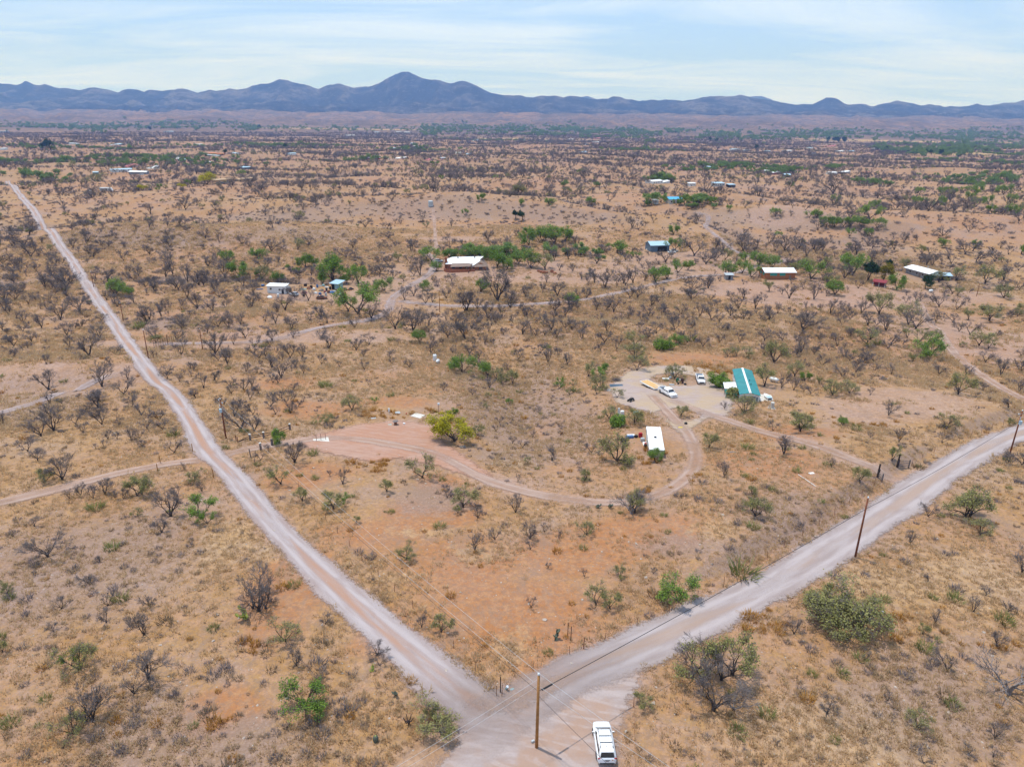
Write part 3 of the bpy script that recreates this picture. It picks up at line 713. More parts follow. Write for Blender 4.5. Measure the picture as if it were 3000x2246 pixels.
def gen_tree(seed, leaves=0.0, leaf_size=0.16, twiggy=1.0, stems=None, spread=1.0, upright=0.35, dense=1.0, leafmode='tips'):
    """a gnarled many-stemmed tree about one unit high: limbs, fine twigs, leaves"""
    R = random.Random(seed)
    limb, twig, leaf = MB(), MB(), MB()
    tips = []
    def rnd(): return Vector((R.gauss(0, 1), R.gauss(0, 1), R.gauss(0, 1)))
    def sliver(p, q, w):
        d = q - p; a = d.cross(rnd()).normalized() * w
        twig.add([p - a, p + a, q + a * 0.4, q - a * 0.4], [(0, 1, 2, 3)])
    def grow(p, d, L, r, lv):
        n = 4 if lv < 2 else 3
        pts, rad = [p.copy()], [r]
        for i in range(n):
            d = (d + rnd() * (0.17 if lv < 2 else 0.2) + Vector((0, 0, 0.05 + 0.10 * upright))).normalized()
            p = p + d * (L / n); pts.append(p.copy()); rad.append(r * (1 - 0.5 * (i + 1) / n))
        if lv <= 2: limb.tube(pts, rad, 5 if lv == 0 else (4 if lv == 1 else 3), caps=False)
        else:
            for i in range(n): sliver(pts[i], pts[i + 1], max(rad[i], 0.0036))
        if lv < 4:
            kids = {0: R.randint(3, 4), 1: R.randint(3, 5), 2: R.randint(4, 5), 3: int(R.randint(4, 6) * twiggy)}[lv]
            for k in range(kids):
                f = 1.0 if k == 0 else R.uniform(0.4, 0.98)
                i = min(int(f * n), n - 1); q = pts[i].lerp(pts[i + 1], f * n - i)
                out = Vector((q.x, q.y, 0)); out = out.normalized() if out.length > 0.02 else Vector((0, 0, 0))
                dd = d * 0.95 + rnd() * 0.42 + out * 0.22 * spread + Vector((0, 0, 0.10 * upright))
                grow(q, dd.normalized(), L * R.uniform(0.55, 0.8), rad[i] * R.uniform(0.5, 0.7), lv + 1)
        else: tips.append(pts[-1])
        if lv == 3: tips.append(pts[-1])
    ns = stems or R.randint(3, 4)
    a0 = R.uniform(0, 6.28)
    bh = R.uniform(0.05, 0.14)
    limb.tube([(0, 0, -0.04), (R.gauss(0, 0.008), R.gauss(0, 0.008), bh * 0.6), (0, 0, bh)], [0.048, 0.04, 0.03], 6, caps=False)
    for s in range(ns):
        a = a0 + 6.283 * s / ns + R.uniform(-0.4, 0.4); tl = R.uniform(0.35, 0.72) * spread if ns > 1 else R.uniform(0, 0.15)
        grow(Vector((math.cos(a) * 0.012, math.sin(a) * 0.012, bh * R.uniform(0.5, 0.95))), Vector((math.cos(a) * tl, math.sin(a) * tl, 1.0)).normalized(), R.uniform(0.32, 0.44), R.uniform(0.019, 0.029), 0)
    zs = sorted(t.z for t in tips); top = zs[int(len(zs) * 0.985)]
    sc = 1.0 / top
    for mb in (limb, twig): mb.v = [(v[0] * sc, v[1] * sc, v[2] * sc) for v in mb.v]
    if leaves > 0:
        for t in tips:
            if R.random() > leaves: continue
            t = t * sc
            for k in range(max(1, int(R.randint(2, 4) * dense))):
                c = t + rnd() * 0.045; u = rnd().normalized(); w = u.cross(rnd()).normalized(); s = leaf_size * R.uniform(0.18, 0.42) * 0.5
                u, w = u * s, w * s * R.uniform(0.4, 0.9)
                leaf.add([c - u - w, c + u - w * 0.6, c + u * 0.8 + w, c - u * 0.7 + w * 1.1], [(0, 1, 2, 3)])
    return limb, twig, leaf

class Proto: pass
def make_proto(kind, seed, bark=None, leafmat=None, **kw):
    limb, twig, leaf = gen_tree(seed, **kw)
    p = Proto(); p.kind = kind
    p.trunk = limb.mesh('trunk', bark or BARK, True)
    me = bpy.data.meshes.new('crown')
    nt_, nl = len(twig.f), len(leaf.f)
    both = MB(); both.add(twig.v, twig.f); both.add(leaf.v, leaf.f)
    me.from_pydata(both.v, [], both.f); me.update()
    me.materials.append(TWIG if bark is None else bark); me.materials.append(leafmat or LEAF['sparse'])
    me.polygons.foreach_set('material_index', [0] * nt_ + [1] * nl)
    p.crown = me
    # limb, twig and leaf in one mesh, for the trees that are too many to be things of their own
    al = MB(); al.add(limb.v, limb.f); al.add(twig.v, twig.f); al.add(leaf.v, leaf.f)
    am = bpy.data.meshes.new('tree'); am.from_pydata(al.v, [], al.f); am.update()
    for mm in (bark or BARK, TWIG, leafmat or LEAF['sparse']): am.materials.append(mm)
    am.polygons.foreach_set('material_index', [0] * len(limb.f) + [1] * nt_ + [2] * nl)
    p.all = am
    v = np.array(both.v); p.w = float(np.percentile(np.hypot(v[:, 0], v[:, 1]), 97)) * 2
    return p
PR = {
    'bare': [make_proto('bare', 100 + i, leaves=0.0, twiggy=1.35, upright=0.25 + 0.25 * (i % 3), spread=0.85 + 0.2 * (i % 4)) for i in range(14)],
    'sparse': [make_proto('sparse', 200 + i, leaves=0.46, leaf_size=0.11, twiggy=1.1, leafmat=LEAF['sparse'], upright=0.4, spread=1.0 + 0.15 * (i % 3), dense=1.0) for i in range(6)],
    'green': [make_proto('green', 300 + i, leaves=0.75, leaf_size=0.125, twiggy=1.1, leafmat=LEAF['green'], upright=0.4, spread=1.1 + 0.1 * (i % 3), dense=1.2) for i in range(5)],
    'olive': [make_proto('olive', 220 + i, leaves=0.62, leaf_size=0.105, twiggy=1.2, leafmat=LEAF['olive'], upright=0.35, spread=1.15, dense=1.2) for i in range(3)],
    'dark': [make_proto('dark', 400 + i, leaves=1.0, leaf_size=0.16, leafmat=LEAF['dark'], stems=2, spread=0.5, upright=0.8, dense=2.0) for i in range(2)],
    'woods': [make_proto('woods', 600 + i, leaves=0.9, leaf_size=0.14, twiggy=1.0, leafmat=LEAF['woods'], upright=0.5, spread=1.0 + 0.1 * (i % 3), dense=1.3) for i in range(4)],
    'yellow': [make_proto('yellow', 500 + i, leaves=1.0, leaf_size=0.13, leafmat=LEAF['yellow'], upright=0.4, spread=1.1, dense=1.3) for i in range(2)],
    'gold': [make_proto('gold', 520, leaves=1.0, leaf_size=0.14, leafmat=LEAF['gold'], upright=0.4, dense=1.5)],
    'snag': [make_proto('snag', 540 + i, bark=PALEBARK, leaves=0.0, twiggy=0.5, spread=1.4, upright=0.2) for i in range(2)],
}
# ------------------------------------------------------------------ trees: where the photograph shows them
# per photo tile: (x0, y0), then kind -> flat list of base x, base y, height in tile pixels (tile pixel = 1000/2212 photo pixels)
TREES_PX = []
def tile(x0, y0, **kinds):
    for k, s in kinds.items():
        a = [float(v) for v in s.replace(';', ',').split(',')]
        for i in range(0, len(a), 3):
            TREES_PX.append((k, x0 + a[i] * _ZT, y0 + a[i + 1] * _ZT, a[i + 2] * _ZT))
tile(0, 700,
  bare='20,165,70;98,200,70;235,210,55;170,240,50;360,170,60;420,275,80;345,240,55;295,320,100;430,370,90;150,350,60;185,425,70;35,470,90;265,455,40;375,400,30;150,545,60;270,575,100;395,525,120;520,475,110;530,580,60;90,695,80;205,665,70;16,590,70;435,625,80;455,705,90;580,760,140;650,645,90;300,810,60;95,765,50;315,975,130;660,955,150;805,1010,110;830,910,80;715,815,50;855,1090,80;'
       '620,255,70;800,140,70;970,100,60;1100,190,110;1075,245,70;1120,225,90;1215,275,110;1140,320,75;1350,180,80;995,165,45;900,240,50;1000,320,80;1215,385,90;1280,450,110;1395,345,70;1560,365,60;1640,350,70;1630,445,100;1850,465,110;970,525,110;945,530,80;1045,500,80;690,395,60;870,420,60;1380,470,90;1320,300,60;1460,250,110;1480,170,70;1400,130,60;1185,590,100;1150,655,70;1000,645,70;1415,575,80;1485,580,100;1560,555,80;1345,610,60;1395,745,130;1175,750,100;1515,685,80;1475,810,100;1590,640,70;1650,700,70;1765,660,80;1750,700,50;1720,765,75;1820,725,50;1785,545,90;1895,585,80;1900,640,50;2010,530,70;2120,545,70;2130,715,110;2085,640,60;1880,770,90;1960,770,90;2085,810,70;1915,830,50;1595,860,60;1695,820,40;1320,965,90;1390,920,80;1255,850,50;1085,905,60;1500,1005,60;1620,1040,70;1800,1045,60;1770,930,65;1520,1150,100;1640,1140,60;2200,830,50;1240,890,40;2150,430,40;2000,400,80;1910,380,80;700,60,50;560,30,40;1420,20,50;1570,40,60;1760,80,80;1720,60,60;2000,50,70',
  green='750,370,100;850,370,60;1675,135,70;1550,245,95;1475,160,80;1660,240,35;1810,290,70;1980,185,80;2040,180,60;1875,200,35;1920,220,35;2160,280,160;2090,290,50',
  sparse='1700,260,80;1930,70,70;330,75,40;1010,670,50', olive='2115,1190,90')
tile(1000, 700,
  bare='30,125,70;85,135,70;235,150,40;120,195,60;250,225,65;215,240,60;300,170,50;330,205,50;470,240,55;510,235,120;210,330,70;680,385,75;625,310,50;600,280,40;545,420,80;410,395,85;470,370,80;590,410,60;705,60,80;460,50,50;720,320,40;680,275,40;825,220,50;815,470,160;800,470,110;1010,405,200;1095,445,120;880,450,65;880,510,60;950,520,90;1000,550,80;1040,505,80;1185,490,70;1195,375,60;1235,410,50;1305,350,60;1400,370,90;1385,470,90;1450,505,90;1640,275,60;1710,320,100;1500,210,45;1415,205,50;1655,160,70;1575,110,35;1785,310,70;1890,285,110;1990,220,80;2100,150,80;1840,300,80;1870,385,90;1920,385,90;2080,360,50;1660,440,70;1765,475,110;1720,460,50;1590,385,70;1990,500,70;2085,480,70;1860,530,70;1980,550,50;1560,600,60;1310,545,70;1360,590,90;1450,580,80;1490,585,70;1240,515,45;1175,615,90;1260,630,55;1705,675,80;1720,600,80;1680,725,60;1785,715,80;1560,650,70;2040,610,80;2160,590,70;1980,640,70;350,585,130;465,595,140;570,545,90;690,640,90;680,530,70;745,560,90;800,650,120;885,630,70;955,600,60;1050,620,50;865,670,40;930,680,60;985,685,50;580,745,90;655,685,45;180,685,75;95,720,75;315,775,60;90,580,80;195,515,110;370,680,40;330,810,40;830,745,80;890,775,60;150,845,60;440,835,60;145,760,45;1150,780,80;1340,800,90;1465,815,80;1290,740,60;1405,760,60;1080,855,50;175,945,40;660,980,50;850,1010,50;960,965,70;1490,460,100;980,60,60;1040,70,70;1080,40,60;720,740,40;1520,40,60;1470,130,80;1380,140,70;1840,140,50',
  sparse='370,150,60;405,275,45;1005,910,80;1040,940,70;1110,940,100;1655,1005,60;1320,200,100;70,1110,90;2160,905,90;1785,1030,60;1735,1170,90;1900,1200,110;2200,1150,80;1905,690,90;1905,780,100;1915,855,100;1600,890,90;1675,970,90;945,1100,40;560,360,60;1500,950,40;1480,1010,40;950,1030,35',
  green='585,150,90;530,110,50;700,130,60;770,130,60;860,120,80;910,130,70;1010,190,110;1075,200,80;960,130,60;1150,160,80;1230,190,110;110,290,110;70,240,60;35,290,60;110,490,180;45,470,100;1790,95,75;1740,70,40;1215,40,90;1310,20,90;1380,30,110;1450,20,90;2160,80,80;2035,280,90;2110,260,80;2180,220,80;785,870,110;950,885,90;1420,935,40;1415,970,45;1490,430,70;2085,720,80;2180,690,70;1700,870,60;1660,900,60;510,665,80;905,345,80;530,330,60;280,340,80;215,1060,35;720,1160,60;1090,1070,35;1790,1210,70;1870,110,30;1920,120,35;620,210,60')
tile(2000, 700,
  bare='75,110,110;150,165,80;215,65,70;390,80,90;600,80,80;660,80,100;700,110,60;755,60,70;860,90,90;905,80,90;800,115,80;1230,60,60;1225,140,60;1125,100,100;1300,110,55;1370,70,70;1580,170,80;1615,175,70;1545,160,60;1740,160,60;1830,100,90;1900,160,80;1950,200,60;2080,265,100;2175,205,50;2060,60,50;165,320,100;55,350,90;50,385,60;180,400,45;315,395,55;225,430,45;395,390,70;360,455,80;470,450,90;310,500,70;530,400,40;110,505,90;185,525,80;235,545,60;690,385,90;850,390,110;780,325,60;930,370,40;545,500,70;615,485,80;700,490,50;395,520,60;780,590,110;800,455,50;890,470,50;955,490,110;1025,460,60;1080,470,55;1160,480,90;1080,525,60;1025,510,50;1200,560,80;1315,595,110;1510,585,110;1515,420,80;1660,440,90;1775,460,90;1640,540,80;1750,540,60;1860,620,90;1790,600,60;55,585,65;30,670,80;130,700,70;370,670,70;240,670,60;645,660,60;530,660,80;525,755,90;765,735,130;850,750,60;1000,695,80;1210,720,40;945,720,40;1045,710,40;770,815,40;810,850,50;640,965,80;720,980,80;830,1005,50;785,990,50;1215,1010,50;1130,820,40;1195,805,40;1245,855,45;1335,1140,90;1660,880,80;1945,985,60;2060,885,110;1960,800,80;1900,1025,40;2110,1100,75;2190,860,80;2180,990,90;1905,1110,30;2030,640,50;1985,1050,30;270,1100,50;2190,760,50;1720,130,60;1880,80,70;2110,100,60;2180,330,60;560,30,60;480,60,60',
  sparse='275,135,70;1960,290,110;1270,490,140;1460,560,140;590,800,140;1190,680,100;290,765,60;970,1010,100;1080,1000,70;1785,1005,130;790,1217,80;720,230,80;560,340,70;925,175,60;800,210,80;1660,280,70;1770,270,90;1550,100,60;1440,180,50;1985,530,100;1850,525,70;1630,660,70;1920,690,100;1980,710,80;1525,675,90;1455,640,65;1780,370,60;2080,380,80;530,955,130;400,1130,110;725,890,100;885,940,50;420,770,70;350,760,60;1490,800,60;1105,755,40;1040,1200,55;1815,700,35;2195,480,60;2170,500,50;970,310,70',
  green='295,245,90;385,225,80;410,160,70;490,180,90;575,190,80;445,250,75;830,260,110;985,360,90;1100,240,130;1060,200,90;35,200,60;1385,330,95;1605,765,120;230,960,90;790,920,60;1680,50,50;1900,60,50;2195,100,60',
  dark='1200,270,120;1325,195,60;1570,325,80', gold='1300,270,100')
tile(0, 1200,
  bare='350,135,170;265,170,140;20,90,80;490,95,75;660,95,110;775,100,55;540,150,75;955,125,70;1035,70,70;1055,130,80;1135,170,60;180,270,100;245,330,80;760,190,50;700,190,60;670,235,50;850,190,80;905,185,60;925,240,55;620,250,40;1130,280,90;405,455,150;450,575,65;525,555,85;605,575,85;680,545,100;800,580,70;745,570,60;1310,530,60;1105,690,170;1150,560,80;1050,795,90;225,755,75;120,740,50;310,950,150;645,980,40;580,1130,70;1195,390,50;1560,130,130;1650,140,100;1910,340,140;1740,270,50;1690,330,60;2140,430,40;230,1075,35',
  sparse='295,465,90;890,560,120;920,550,120;1260,465,70;1960,590,100;2160,640,110;20,1170,60;890,690,50;1820,480,120', green='1300,700,130;1345,740,80;1810,220,90')
tile(1000, 1200,
  bare='10,480,90;685,570,60;885,700,80;1130,665,110;865,910,110;995,840,80;1220,835,100;1315,790,60;1225,905,60;1410,835,50;1365,330,90;1620,280,70;1145,465,50;1025,85,50;1865,650,120;1340,1025,40;1575,1080,50;2020,1060,40;1420,165,40;1175,250,60;1110,220,50;1240,180,40;1000,140,40',
  sparse='525,440,140;295,530,90;790,630,120;755,670,60;100,730,50;420,970,90;1590,810,80;1785,335,170;1580,455,70;1210,350,45;880,165,60;1805,1080,70;1900,670,130',
  green='2030,330,80;15,610,60', yellow='735,205,145', snag='1880,672,165')
tile(2000, 1200,
  bare='270,430,100;585,135,70;655,295,130;965,375,60;1400,210,100;1680,215,70;1215,180,40;1590,690,100;1475,860,80;2200,1050,150;2200,360,100;2110,340,60;1590,1110,50;1965,1195,50',
  sparse='170,250,110;470,690,130;450,550,60;760,140,120;1145,470,110;1355,330,95;1705,125,100;1860,700,190;1930,810,100;2120,100,50;1830,690,150', green='1035,100,55')
tile(0, 1696,
  bare='400,190,80;700,170,80;690,280,100;970,175,75;935,360,150;350,345,60;965,650,230;600,920,200;1920,560,110;2110,290,70;2070,700,80;1680,205,210;1640,190,150;1720,190,150;560,920,160;870,740,110',
  sparse='20,470,90;1850,400,110;50,90,60;480,1000,120;520,585,150', green='1980,840,160;465,560,90')
tile(1000, 1696,
  bare='235,490,90;250,560,60;520,310,90;1230,180,70;190,20,40',
  olive='650,1000,190;620,920,120',
  sparse='650,340,100;1650,170,120;1740,190,100;1960,830,80', green='2190,150,150')
tile(2000, 1696,
  bare='720,355,110;1640,280,90;1885,210,100;1965,105,60;2110,210,70;2035,440,110;1710,590,110;1330,785,70;935,870,130;2020,1030,90;1850,1130,80;2010,1150,80;1560,1190,70;610,1080,50;1180,520,50;200,850,250;120,660,230;250,650,180',
  sparse='1555,355,80;1520,960,110;1660,420,50;320,620,250;60,640,180', olive='1000,300,270;1150,310,250;880,250,230;1060,390,190;1220,260,160;960,180,200', snag='2110,740,250;330,850,150')
# trees of the middle distance that stand out by colour or darkness
tile(0, 150, dark='275,640,45;330,640,60;1455,670,30;1855,635,30;970,515,22;1675,508,25', yellow='1342,865,65;1180,890,30;925,905,35',
     green='165,800,40;560,710,30;1215,865,30;1035,890,30;1565,815,40;1025,910,25;735,750,30;850,640,30;680,750,30;940,735,40;900,745,30;1110,690,30;800,700,25;350,640,25;200,640,30')
tile(1000, 150, green='1620,1000,50;1670,880,30;1210,1215,70;1320,1215,60;2070,980,55;2190,1000,40;2060,830,40;2110,850,45;2150,850,40;2170,1000,40;2150,1190,60;910,970,45;1650,880,30;620,735,20;590,735,20;1540,790,20;650,830,25;1000,830,25;800,1065,40;1160,1000,40;1350,1000,45;1440,880,40', dark='2035,975,50;2090,820,40;2050,830,35;785,465,16;1175,1100,60;1130,1085,50')
tile(2000, 150, green='200,1000,50;300,1040,40;990,985,50;1210,1090,85;930,1140,70;980,1140,60;1040,1140,60;1090,1130,60;1260,1150,65;1160,1140,60;1535,930,45;1510,1000,55;1560,990,40;1690,1000,55;1760,930,40;1820,915,35;1850,960,45;1900,930,60;1940,900,50;1900,1010,60;1980,990,50;2080,930,60;2120,990,60;2000,1050,50;2130,1060,60;1720,920,40;1670,930,45;2010,860,40;1870,880,40;2060,830,40;1200,1200,50;1080,1200,50;870,1080,50;820,1080,40;600,1070,50;620,1210,40;980,770,30;550,800,25;590,800,25;660,800,30;690,780,30;480,790,25;320,760,25;250,760,25;700,880,35;740,800,20;1860,860,40;60,1000,60;10,990,60;110,980,50;1240,1020,50;1650,1020,50',
     dark='480,640,30;1465,665,20;1520,668,25;1580,672,32;1610,672,28;1675,678,35;1310,645,25;940,590,30;975,595,32;1010,597,34;1050,598,36;180,585,25;215,590,22')

TP = np.array([(a, b, c) for _, a, b, c in TREES_PX])
_q = GP(TP[:, 0], TP[:, 1])
_dep = (_q - np.array([0, 0, CAM_H])) @ FWD
_cosd = np.hypot(_q[:, 0], _q[:, 1]) / np.sqrt((_q[:, 0]) ** 2 + _q[:, 1] ** 2 + (_q[:, 2] - CAM_H) ** 2)
_hm = TP[:, 2] * _dep / F_PX / (_cosd + 0.25 * np.sqrt(1 - _cosd ** 2))

LAND = [('the mobile home', 2190, 1130), ('the travel trailer', 1925, 1290), ('the ranch house', 1360, 790), ('the junk yard', 930, 850), ('the blue-grey barn', 1930, 733), ('the brick house', 2275, 812),
        ('the long grey house', 2690, 822), ('the red shelter', 2575, 838), ('the water tank', 1262, 600), ('the crossroads pole', 1572, 2189), ('the log gate', 2600, 1385), ('the rail fence', 770, 1290),
        ('the dirt lot', 1150, 1260), ('the motorhome', 312, 562), ('the adobe house', 660, 535), ('the blue-roofed house', 1975, 598), ('the transformer pole', 2957, 1328), ('the grid gate', 480, 1005),
        ('the flatbed trailer', 1915, 1120), ('the red-brown pole', 2505, 1632), ('the brick stacks', 1595, 800), ('the white pipe', 2365, 1410), ('the propane tank', 2267, 1119), ('the cable spool', 1159, 1244), ('the prickly pear', 722, 1812), ('the barrel cactus', 1101, 2170),
        ('the pink house', 1171, 467), ('the red barn', 2435, 431), ('the cream building', 2107, 546), ('the orange-roofed house', 2541, 512), ('the box trailer', 2028, 546), ('the maroon house', 390, 490), ('the white shed', 400, 512), ('the blue lean-to', 725, 496), ('the red house', 2273, 512), ('the brown-roofed house', 2785, 476), ('the leaning pole', 2861, 867), ('the silver car', 1286, 768), ('the garden shed', 2136, 820), ('the white tank', 1274, 1056), ('the tool shed', 982, 848), ('the concrete slab', 941, 1291), ('the utility pedestal', 1484, 2020)]
_lp = GP(np.array([l[1] for l in LAND]), np.array([l[2] for l in LAND]))
def landmark(x, y):
    d = np.hypot(_lp[:, 0] - x, _lp[:, 1] - y); i = int(d.argmin())
    v = np.array([x - _lp[i, 0], y - _lp[i, 1]]); v = v / max(np.hypot(*v), 1e-6)
    w = _lp[:, :2] - _lp[i, :2]; n = np.maximum(np.hypot(w[:, 0], w[:, 1]), 1e-6); ca = (w @ v) / n
    ok = np.argsort(n)[1:9]; j = int(ok[np.argmax(ca[ok])])
    return LAND[i][0], float(d[i]), LAND[j][0]
LOOK = {'bare': ('leafless grey mesquite tree', 'leafless mesquite trees'), 'sparse': ('olive-tinged half-bare mesquite tree', 'half-leafed mesquite trees'), 'olive': ('dense olive-green mesquite', 'dense olive shrubs'), 'green': ('bushy green mesquite tree', 'green leafy trees'),
        'dark': ('dense dark evergreen tree', 'dark evergreens'), 'yellow': ('yellow-green palo verde tree', 'yellow-green trees'), 'gold': ('olive-gold leafy tree', 'yellow-green trees'), 'snag': ('gnarled dead pale tree', 'dead snags')}
NAME = {'bare': 'mesquite_tree', 'sparse': 'leafing_mesquite_tree', 'olive': 'olive_bush', 'green': 'leafy_tree', 'dark': 'evergreen_tree', 'yellow': 'palo_verde_tree', 'gold': 'leafy_tree', 'snag': 'dead_tree'}
LIMIT = {'bare': 290}
order = np.argsort(-TP[:, 2])
seen = {}
LEFT = {k: [] for k in PR}       # those past the limit go to the mass of trees
used_labels = set()
KEEP_OUT = []
for i in order:
    k = TREES_PX[i][0]; x, y, z = _q[i]; h = float(_hm[i]) * 1.10
    h = max(h, 0.8)
    seen[k] = seen.get(k, 0) + 1
    KEEP_OUT.append((x, y, 0.5 * h))
    if seen[k] > LIMIT.get(k, 290):
        LEFT[k].append((x, y, z, h)); continue
    R = random.Random(int(i) * 31 + 5)
    pi = R.randrange(len(PR[k])); p = PR[k][pi]
    lm, dist, lm2 = landmark(x, y)
    size = 'towering' if h > 6.5 else 'tall' if h > 5.0 else 'medium' if h > 3.4 else 'low' if h > 2.2 else 'tiny'
    rel = 'beside' if dist < 7 else 'close to' if dist < 18 else 'near' if dist < 45 else 'out from' if dist < 120 else 'far beyond'
    look = LOOK[k][0] if k != 'bare' else ('narrow', 'upright', 'spreading', 'wide')[pi % 4] + ' leafless grey mesquite'
    lab = f'{size} {look} {rel} {lm} towards {lm2}'
    t = thing(NAME[k], lab, 'tree', (x, y, z - 0.05), R.uniform(0, 6.28), LOOK[k][1] + ' on the grassland')
    wf = R.uniform(0.9, 1.15)
    if k == 'yellow': wf *= 1.3
    if k == 'olive': h, wf = h * 0.72, wf * 1.55
    t.scale = (h * wf, h * wf, h)
    link('trunk', p.trunk, t); link('crown', p.crown, t)

# ------------------------------------------------------------------ masses: scattered with geometry nodes
def proto_obj(me):
    return bpy.data.objects.new(me.name + '_shape', me)
def scatter(name, protos, P, scl, label, cat, tilt=0.0, flat=None):
    n = len(P)
    me = bpy.data.meshes.new(name); me.vertices.add(n); me.vertices.foreach_set('co', np.asarray(P, np.float32).ravel())
    def attr(nm, typ, fld, a):
        at = me.attributes.new(nm, typ, 'POINT'); at.data.foreach_set(fld, a)
    s3 = np.asarray(scl, np.float32)
    if s3.ndim == 1: s3 = np.stack([s3, s3, s3], 1)
    attr('scl', 'FLOAT_VECTOR', 'vector', s3.ravel())
    rot = np.stack([RNG.normal(0, tilt, n), RNG.normal(0, tilt, n), RNG.uniform(0, 6.283, n)], 1).astype(np.float32)
    attr('rot', 'FLOAT_VECTOR', 'vector', rot.ravel())
    attr('idx', 'INT', 'value', RNG.integers(0, len(protos), n).astype(np.int32))
    o = link(name, me)
    ng = bpy.data.node_groups.new(name + '_scatter', 'GeometryNodeTree')
    ng.interface.new_socket('Geometry', in_out='INPUT', socket_type='NodeSocketGeometry')
    ng.interface.new_socket('Geometry', in_out='OUTPUT', socket_type='NodeSocketGeometry')
    gi, go = ng.nodes.new('NodeGroupInput'), ng.nodes.new('NodeGroupOutput')
    jn = ng.nodes.new('GeometryNodeJoinGeometry')
    for pm in protos:
        oi = ng.nodes.new('GeometryNodeObjectInfo'); oi.inputs['Object'].default_value = proto_obj(pm); oi.inputs['As Instance'].default_value = True
        ng.links.new(oi.outputs['Geometry'], jn.inputs[0])
    ip = ng.nodes.new('GeometryNodeInstanceOnPoints'); ip.inputs['Pick Instance'].default_value = True
    def na(nm, typ):
        a = ng.nodes.new('GeometryNodeInputNamedAttribute'); a.data_type = typ; a.inputs['Name'].default_value = nm; return a.outputs['Attribute']
    ng.links.new(gi.outputs[0], ip.inputs['Points']); ng.links.new(jn.outputs[0], ip.inputs['Instance'])
    ng.links.new(na('idx', 'INT'), ip.inputs['Instance Index'])
    ng.links.new(na('scl', 'FLOAT_VECTOR'), ip.inputs['Scale'])
    er = ng.nodes.new('FunctionNodeEulerToRotation'); ng.links.new(na('rot', 'FLOAT_VECTOR'), er.inputs[0]); ng.links.new(er.outputs[0], ip.inputs['Rotation'])
    ng.links.new(ip.outputs[0], go.inputs[0])
    md = o.modifiers.new('scatter', 'NODES'); md.node_group = ng
    return tag(o, label, cat, kind='stuff')

def wedge(n, r0, r1, power=1.0, half=44.0):
    """random ground points in front of the viewpoint; power 1 = even per area"""
    u = RNG.random(n); th = np.radians(RNG.uniform(-half, half, n))
    e = power + 1
    r = (r0 ** e + u * (r1 ** e - r0 ** e)) ** (1 / e)
    return r * np.sin(th), r * np.cos(th)
KO = np.array(KEEP_OUT)
def clear_of_trees(x, y, f=1.0):
    ok = np.ones(len(x), bool)
    for i in range(0, len(x), 4000):
        d = np.hypot(x[i:i + 4000, None] - KO[None, :, 0], y[i:i + 4000, None] - KO[None, :, 1])
        ok[i:i + 4000] = (d > KO[None, :, 2] * f).all(1)
    return ok
BUILD_PX = []        # filled by hand: spots where a building stands, radius in metres
for a in [(2190, 1130, 12), (1925, 1290, 8), (1360, 790, 14), (810, 850, 8), (980, 840, 7), (1930, 733, 11), (2275, 812, 11), (2690, 822, 16), (2575, 838, 5), (2135, 815, 4), (1262, 600, 5), (1975, 598, 14), (930, 850, 16), (312, 562, 9), (265, 562, 6), (660, 535, 22), (1930, 540, 16), (2105, 542, 14), (2028, 545, 8), (2145, 548, 7)]:
    q = GP(a[0], a[1])[0]; BUILD_PX.append((q[0], q[1], a[2]))
def clear_of_buildings(x, y):
    ok = np.ones(len(x), bool)
    for (cx, cy, r) in BUILD_PX: ok &= np.hypot(x - cx, y - cy) > r
    return ok
def proj(x, y, z):
    d = np.stack([x, y, z - CAM_H], 1); w = d @ FWD
    return 1500 + F_PX * (d @ RIGHT) / w, 1123 - F_PX * (d @ UPV) / w

# far and filler mesquites
LOWB = [p.all for p in PR['bare']]
x1, y1 = wedge(125000, 300, 3400, 0.55, 46)
d = fbm(x1, y1, 70, 3, 91); d2 = fbm(x1, y1 * 1.5, 260, 3, 93)
px_, py_ = proj(x1, y1, HG(x1, y1))
dens = 0.46 + 0.8 * d + 0.5 * d2 + 0.1 * smooth(560, 430, py_) + 0.45 * gully(x1, y1)
dens -= 0.05 * (py_ > 600) * (py_ < 700) * (px_ < 2050)
keep = (RNG.random(len(x1)) < dens) & clear_of_roads(x1, y1, 1.5) & clear_of_buildings(x1, y1) & (blob(x1, y1, FIELD_E, 0.1) < 0.3) & (np.hypot(x1, y1) > 300)
x1, y1, py_ = x1[keep], y1[keep], py_[keep]
near = np.hypot(x1, y1) < 420
okn = np.ones(len(x1), bool); okn[near] = clear_of_trees(x1[near], y1[near], 0.9) & (RNG.random(near.sum()) < 0.6)
x1, y1 = x1[okn], y1[okn]
s1 = RNG.lognormal(math.log(2.6), 0.42, len(x1)) * (1 + 0.25 * smooth(700, 2500, np.hypot(x1, y1)))
# smaller neighbours between the trees that stand out, in the valley and west of the long road
x2, y2 = wedge(26000, 110, 330, 0.8, 44)
px2, py2 = proj(x2, y2, HG(x2, y2))
zone = ((py2 < 1010) & (py2 > 640)) | ((px2 < 900) & (py2 < 1230)) | ((px2 > 2300) & (py2 < 1150))
dn = 0.25 + 0.8 * fbm(x2, y2, 30, 3, 141) - 0.7 * blob(x2, y2, PINK_E, 0.4) + 0.9 * gully(x2, y2)
k2 = zone & (RNG.random(len(x2)) < dn * 0.17); x2, y2 = x2[k2], y2[k2]
k2 = clear_of_roads(x2, y2, 1.0) & clear_of_buildings(x2, y2) & clear_of_trees(x2, y2, 0.8); x2, y2 = x2[k2], y2[k2]
print('filler', len(x2))
x1, y1 = np.concatenate([x1, x2]), np.concatenate([y1, y2]); s1 = np.concatenate([s1, RNG.lognormal(math.log(1.9), 0.42, len(x2))])
ex = LEFT['bare']
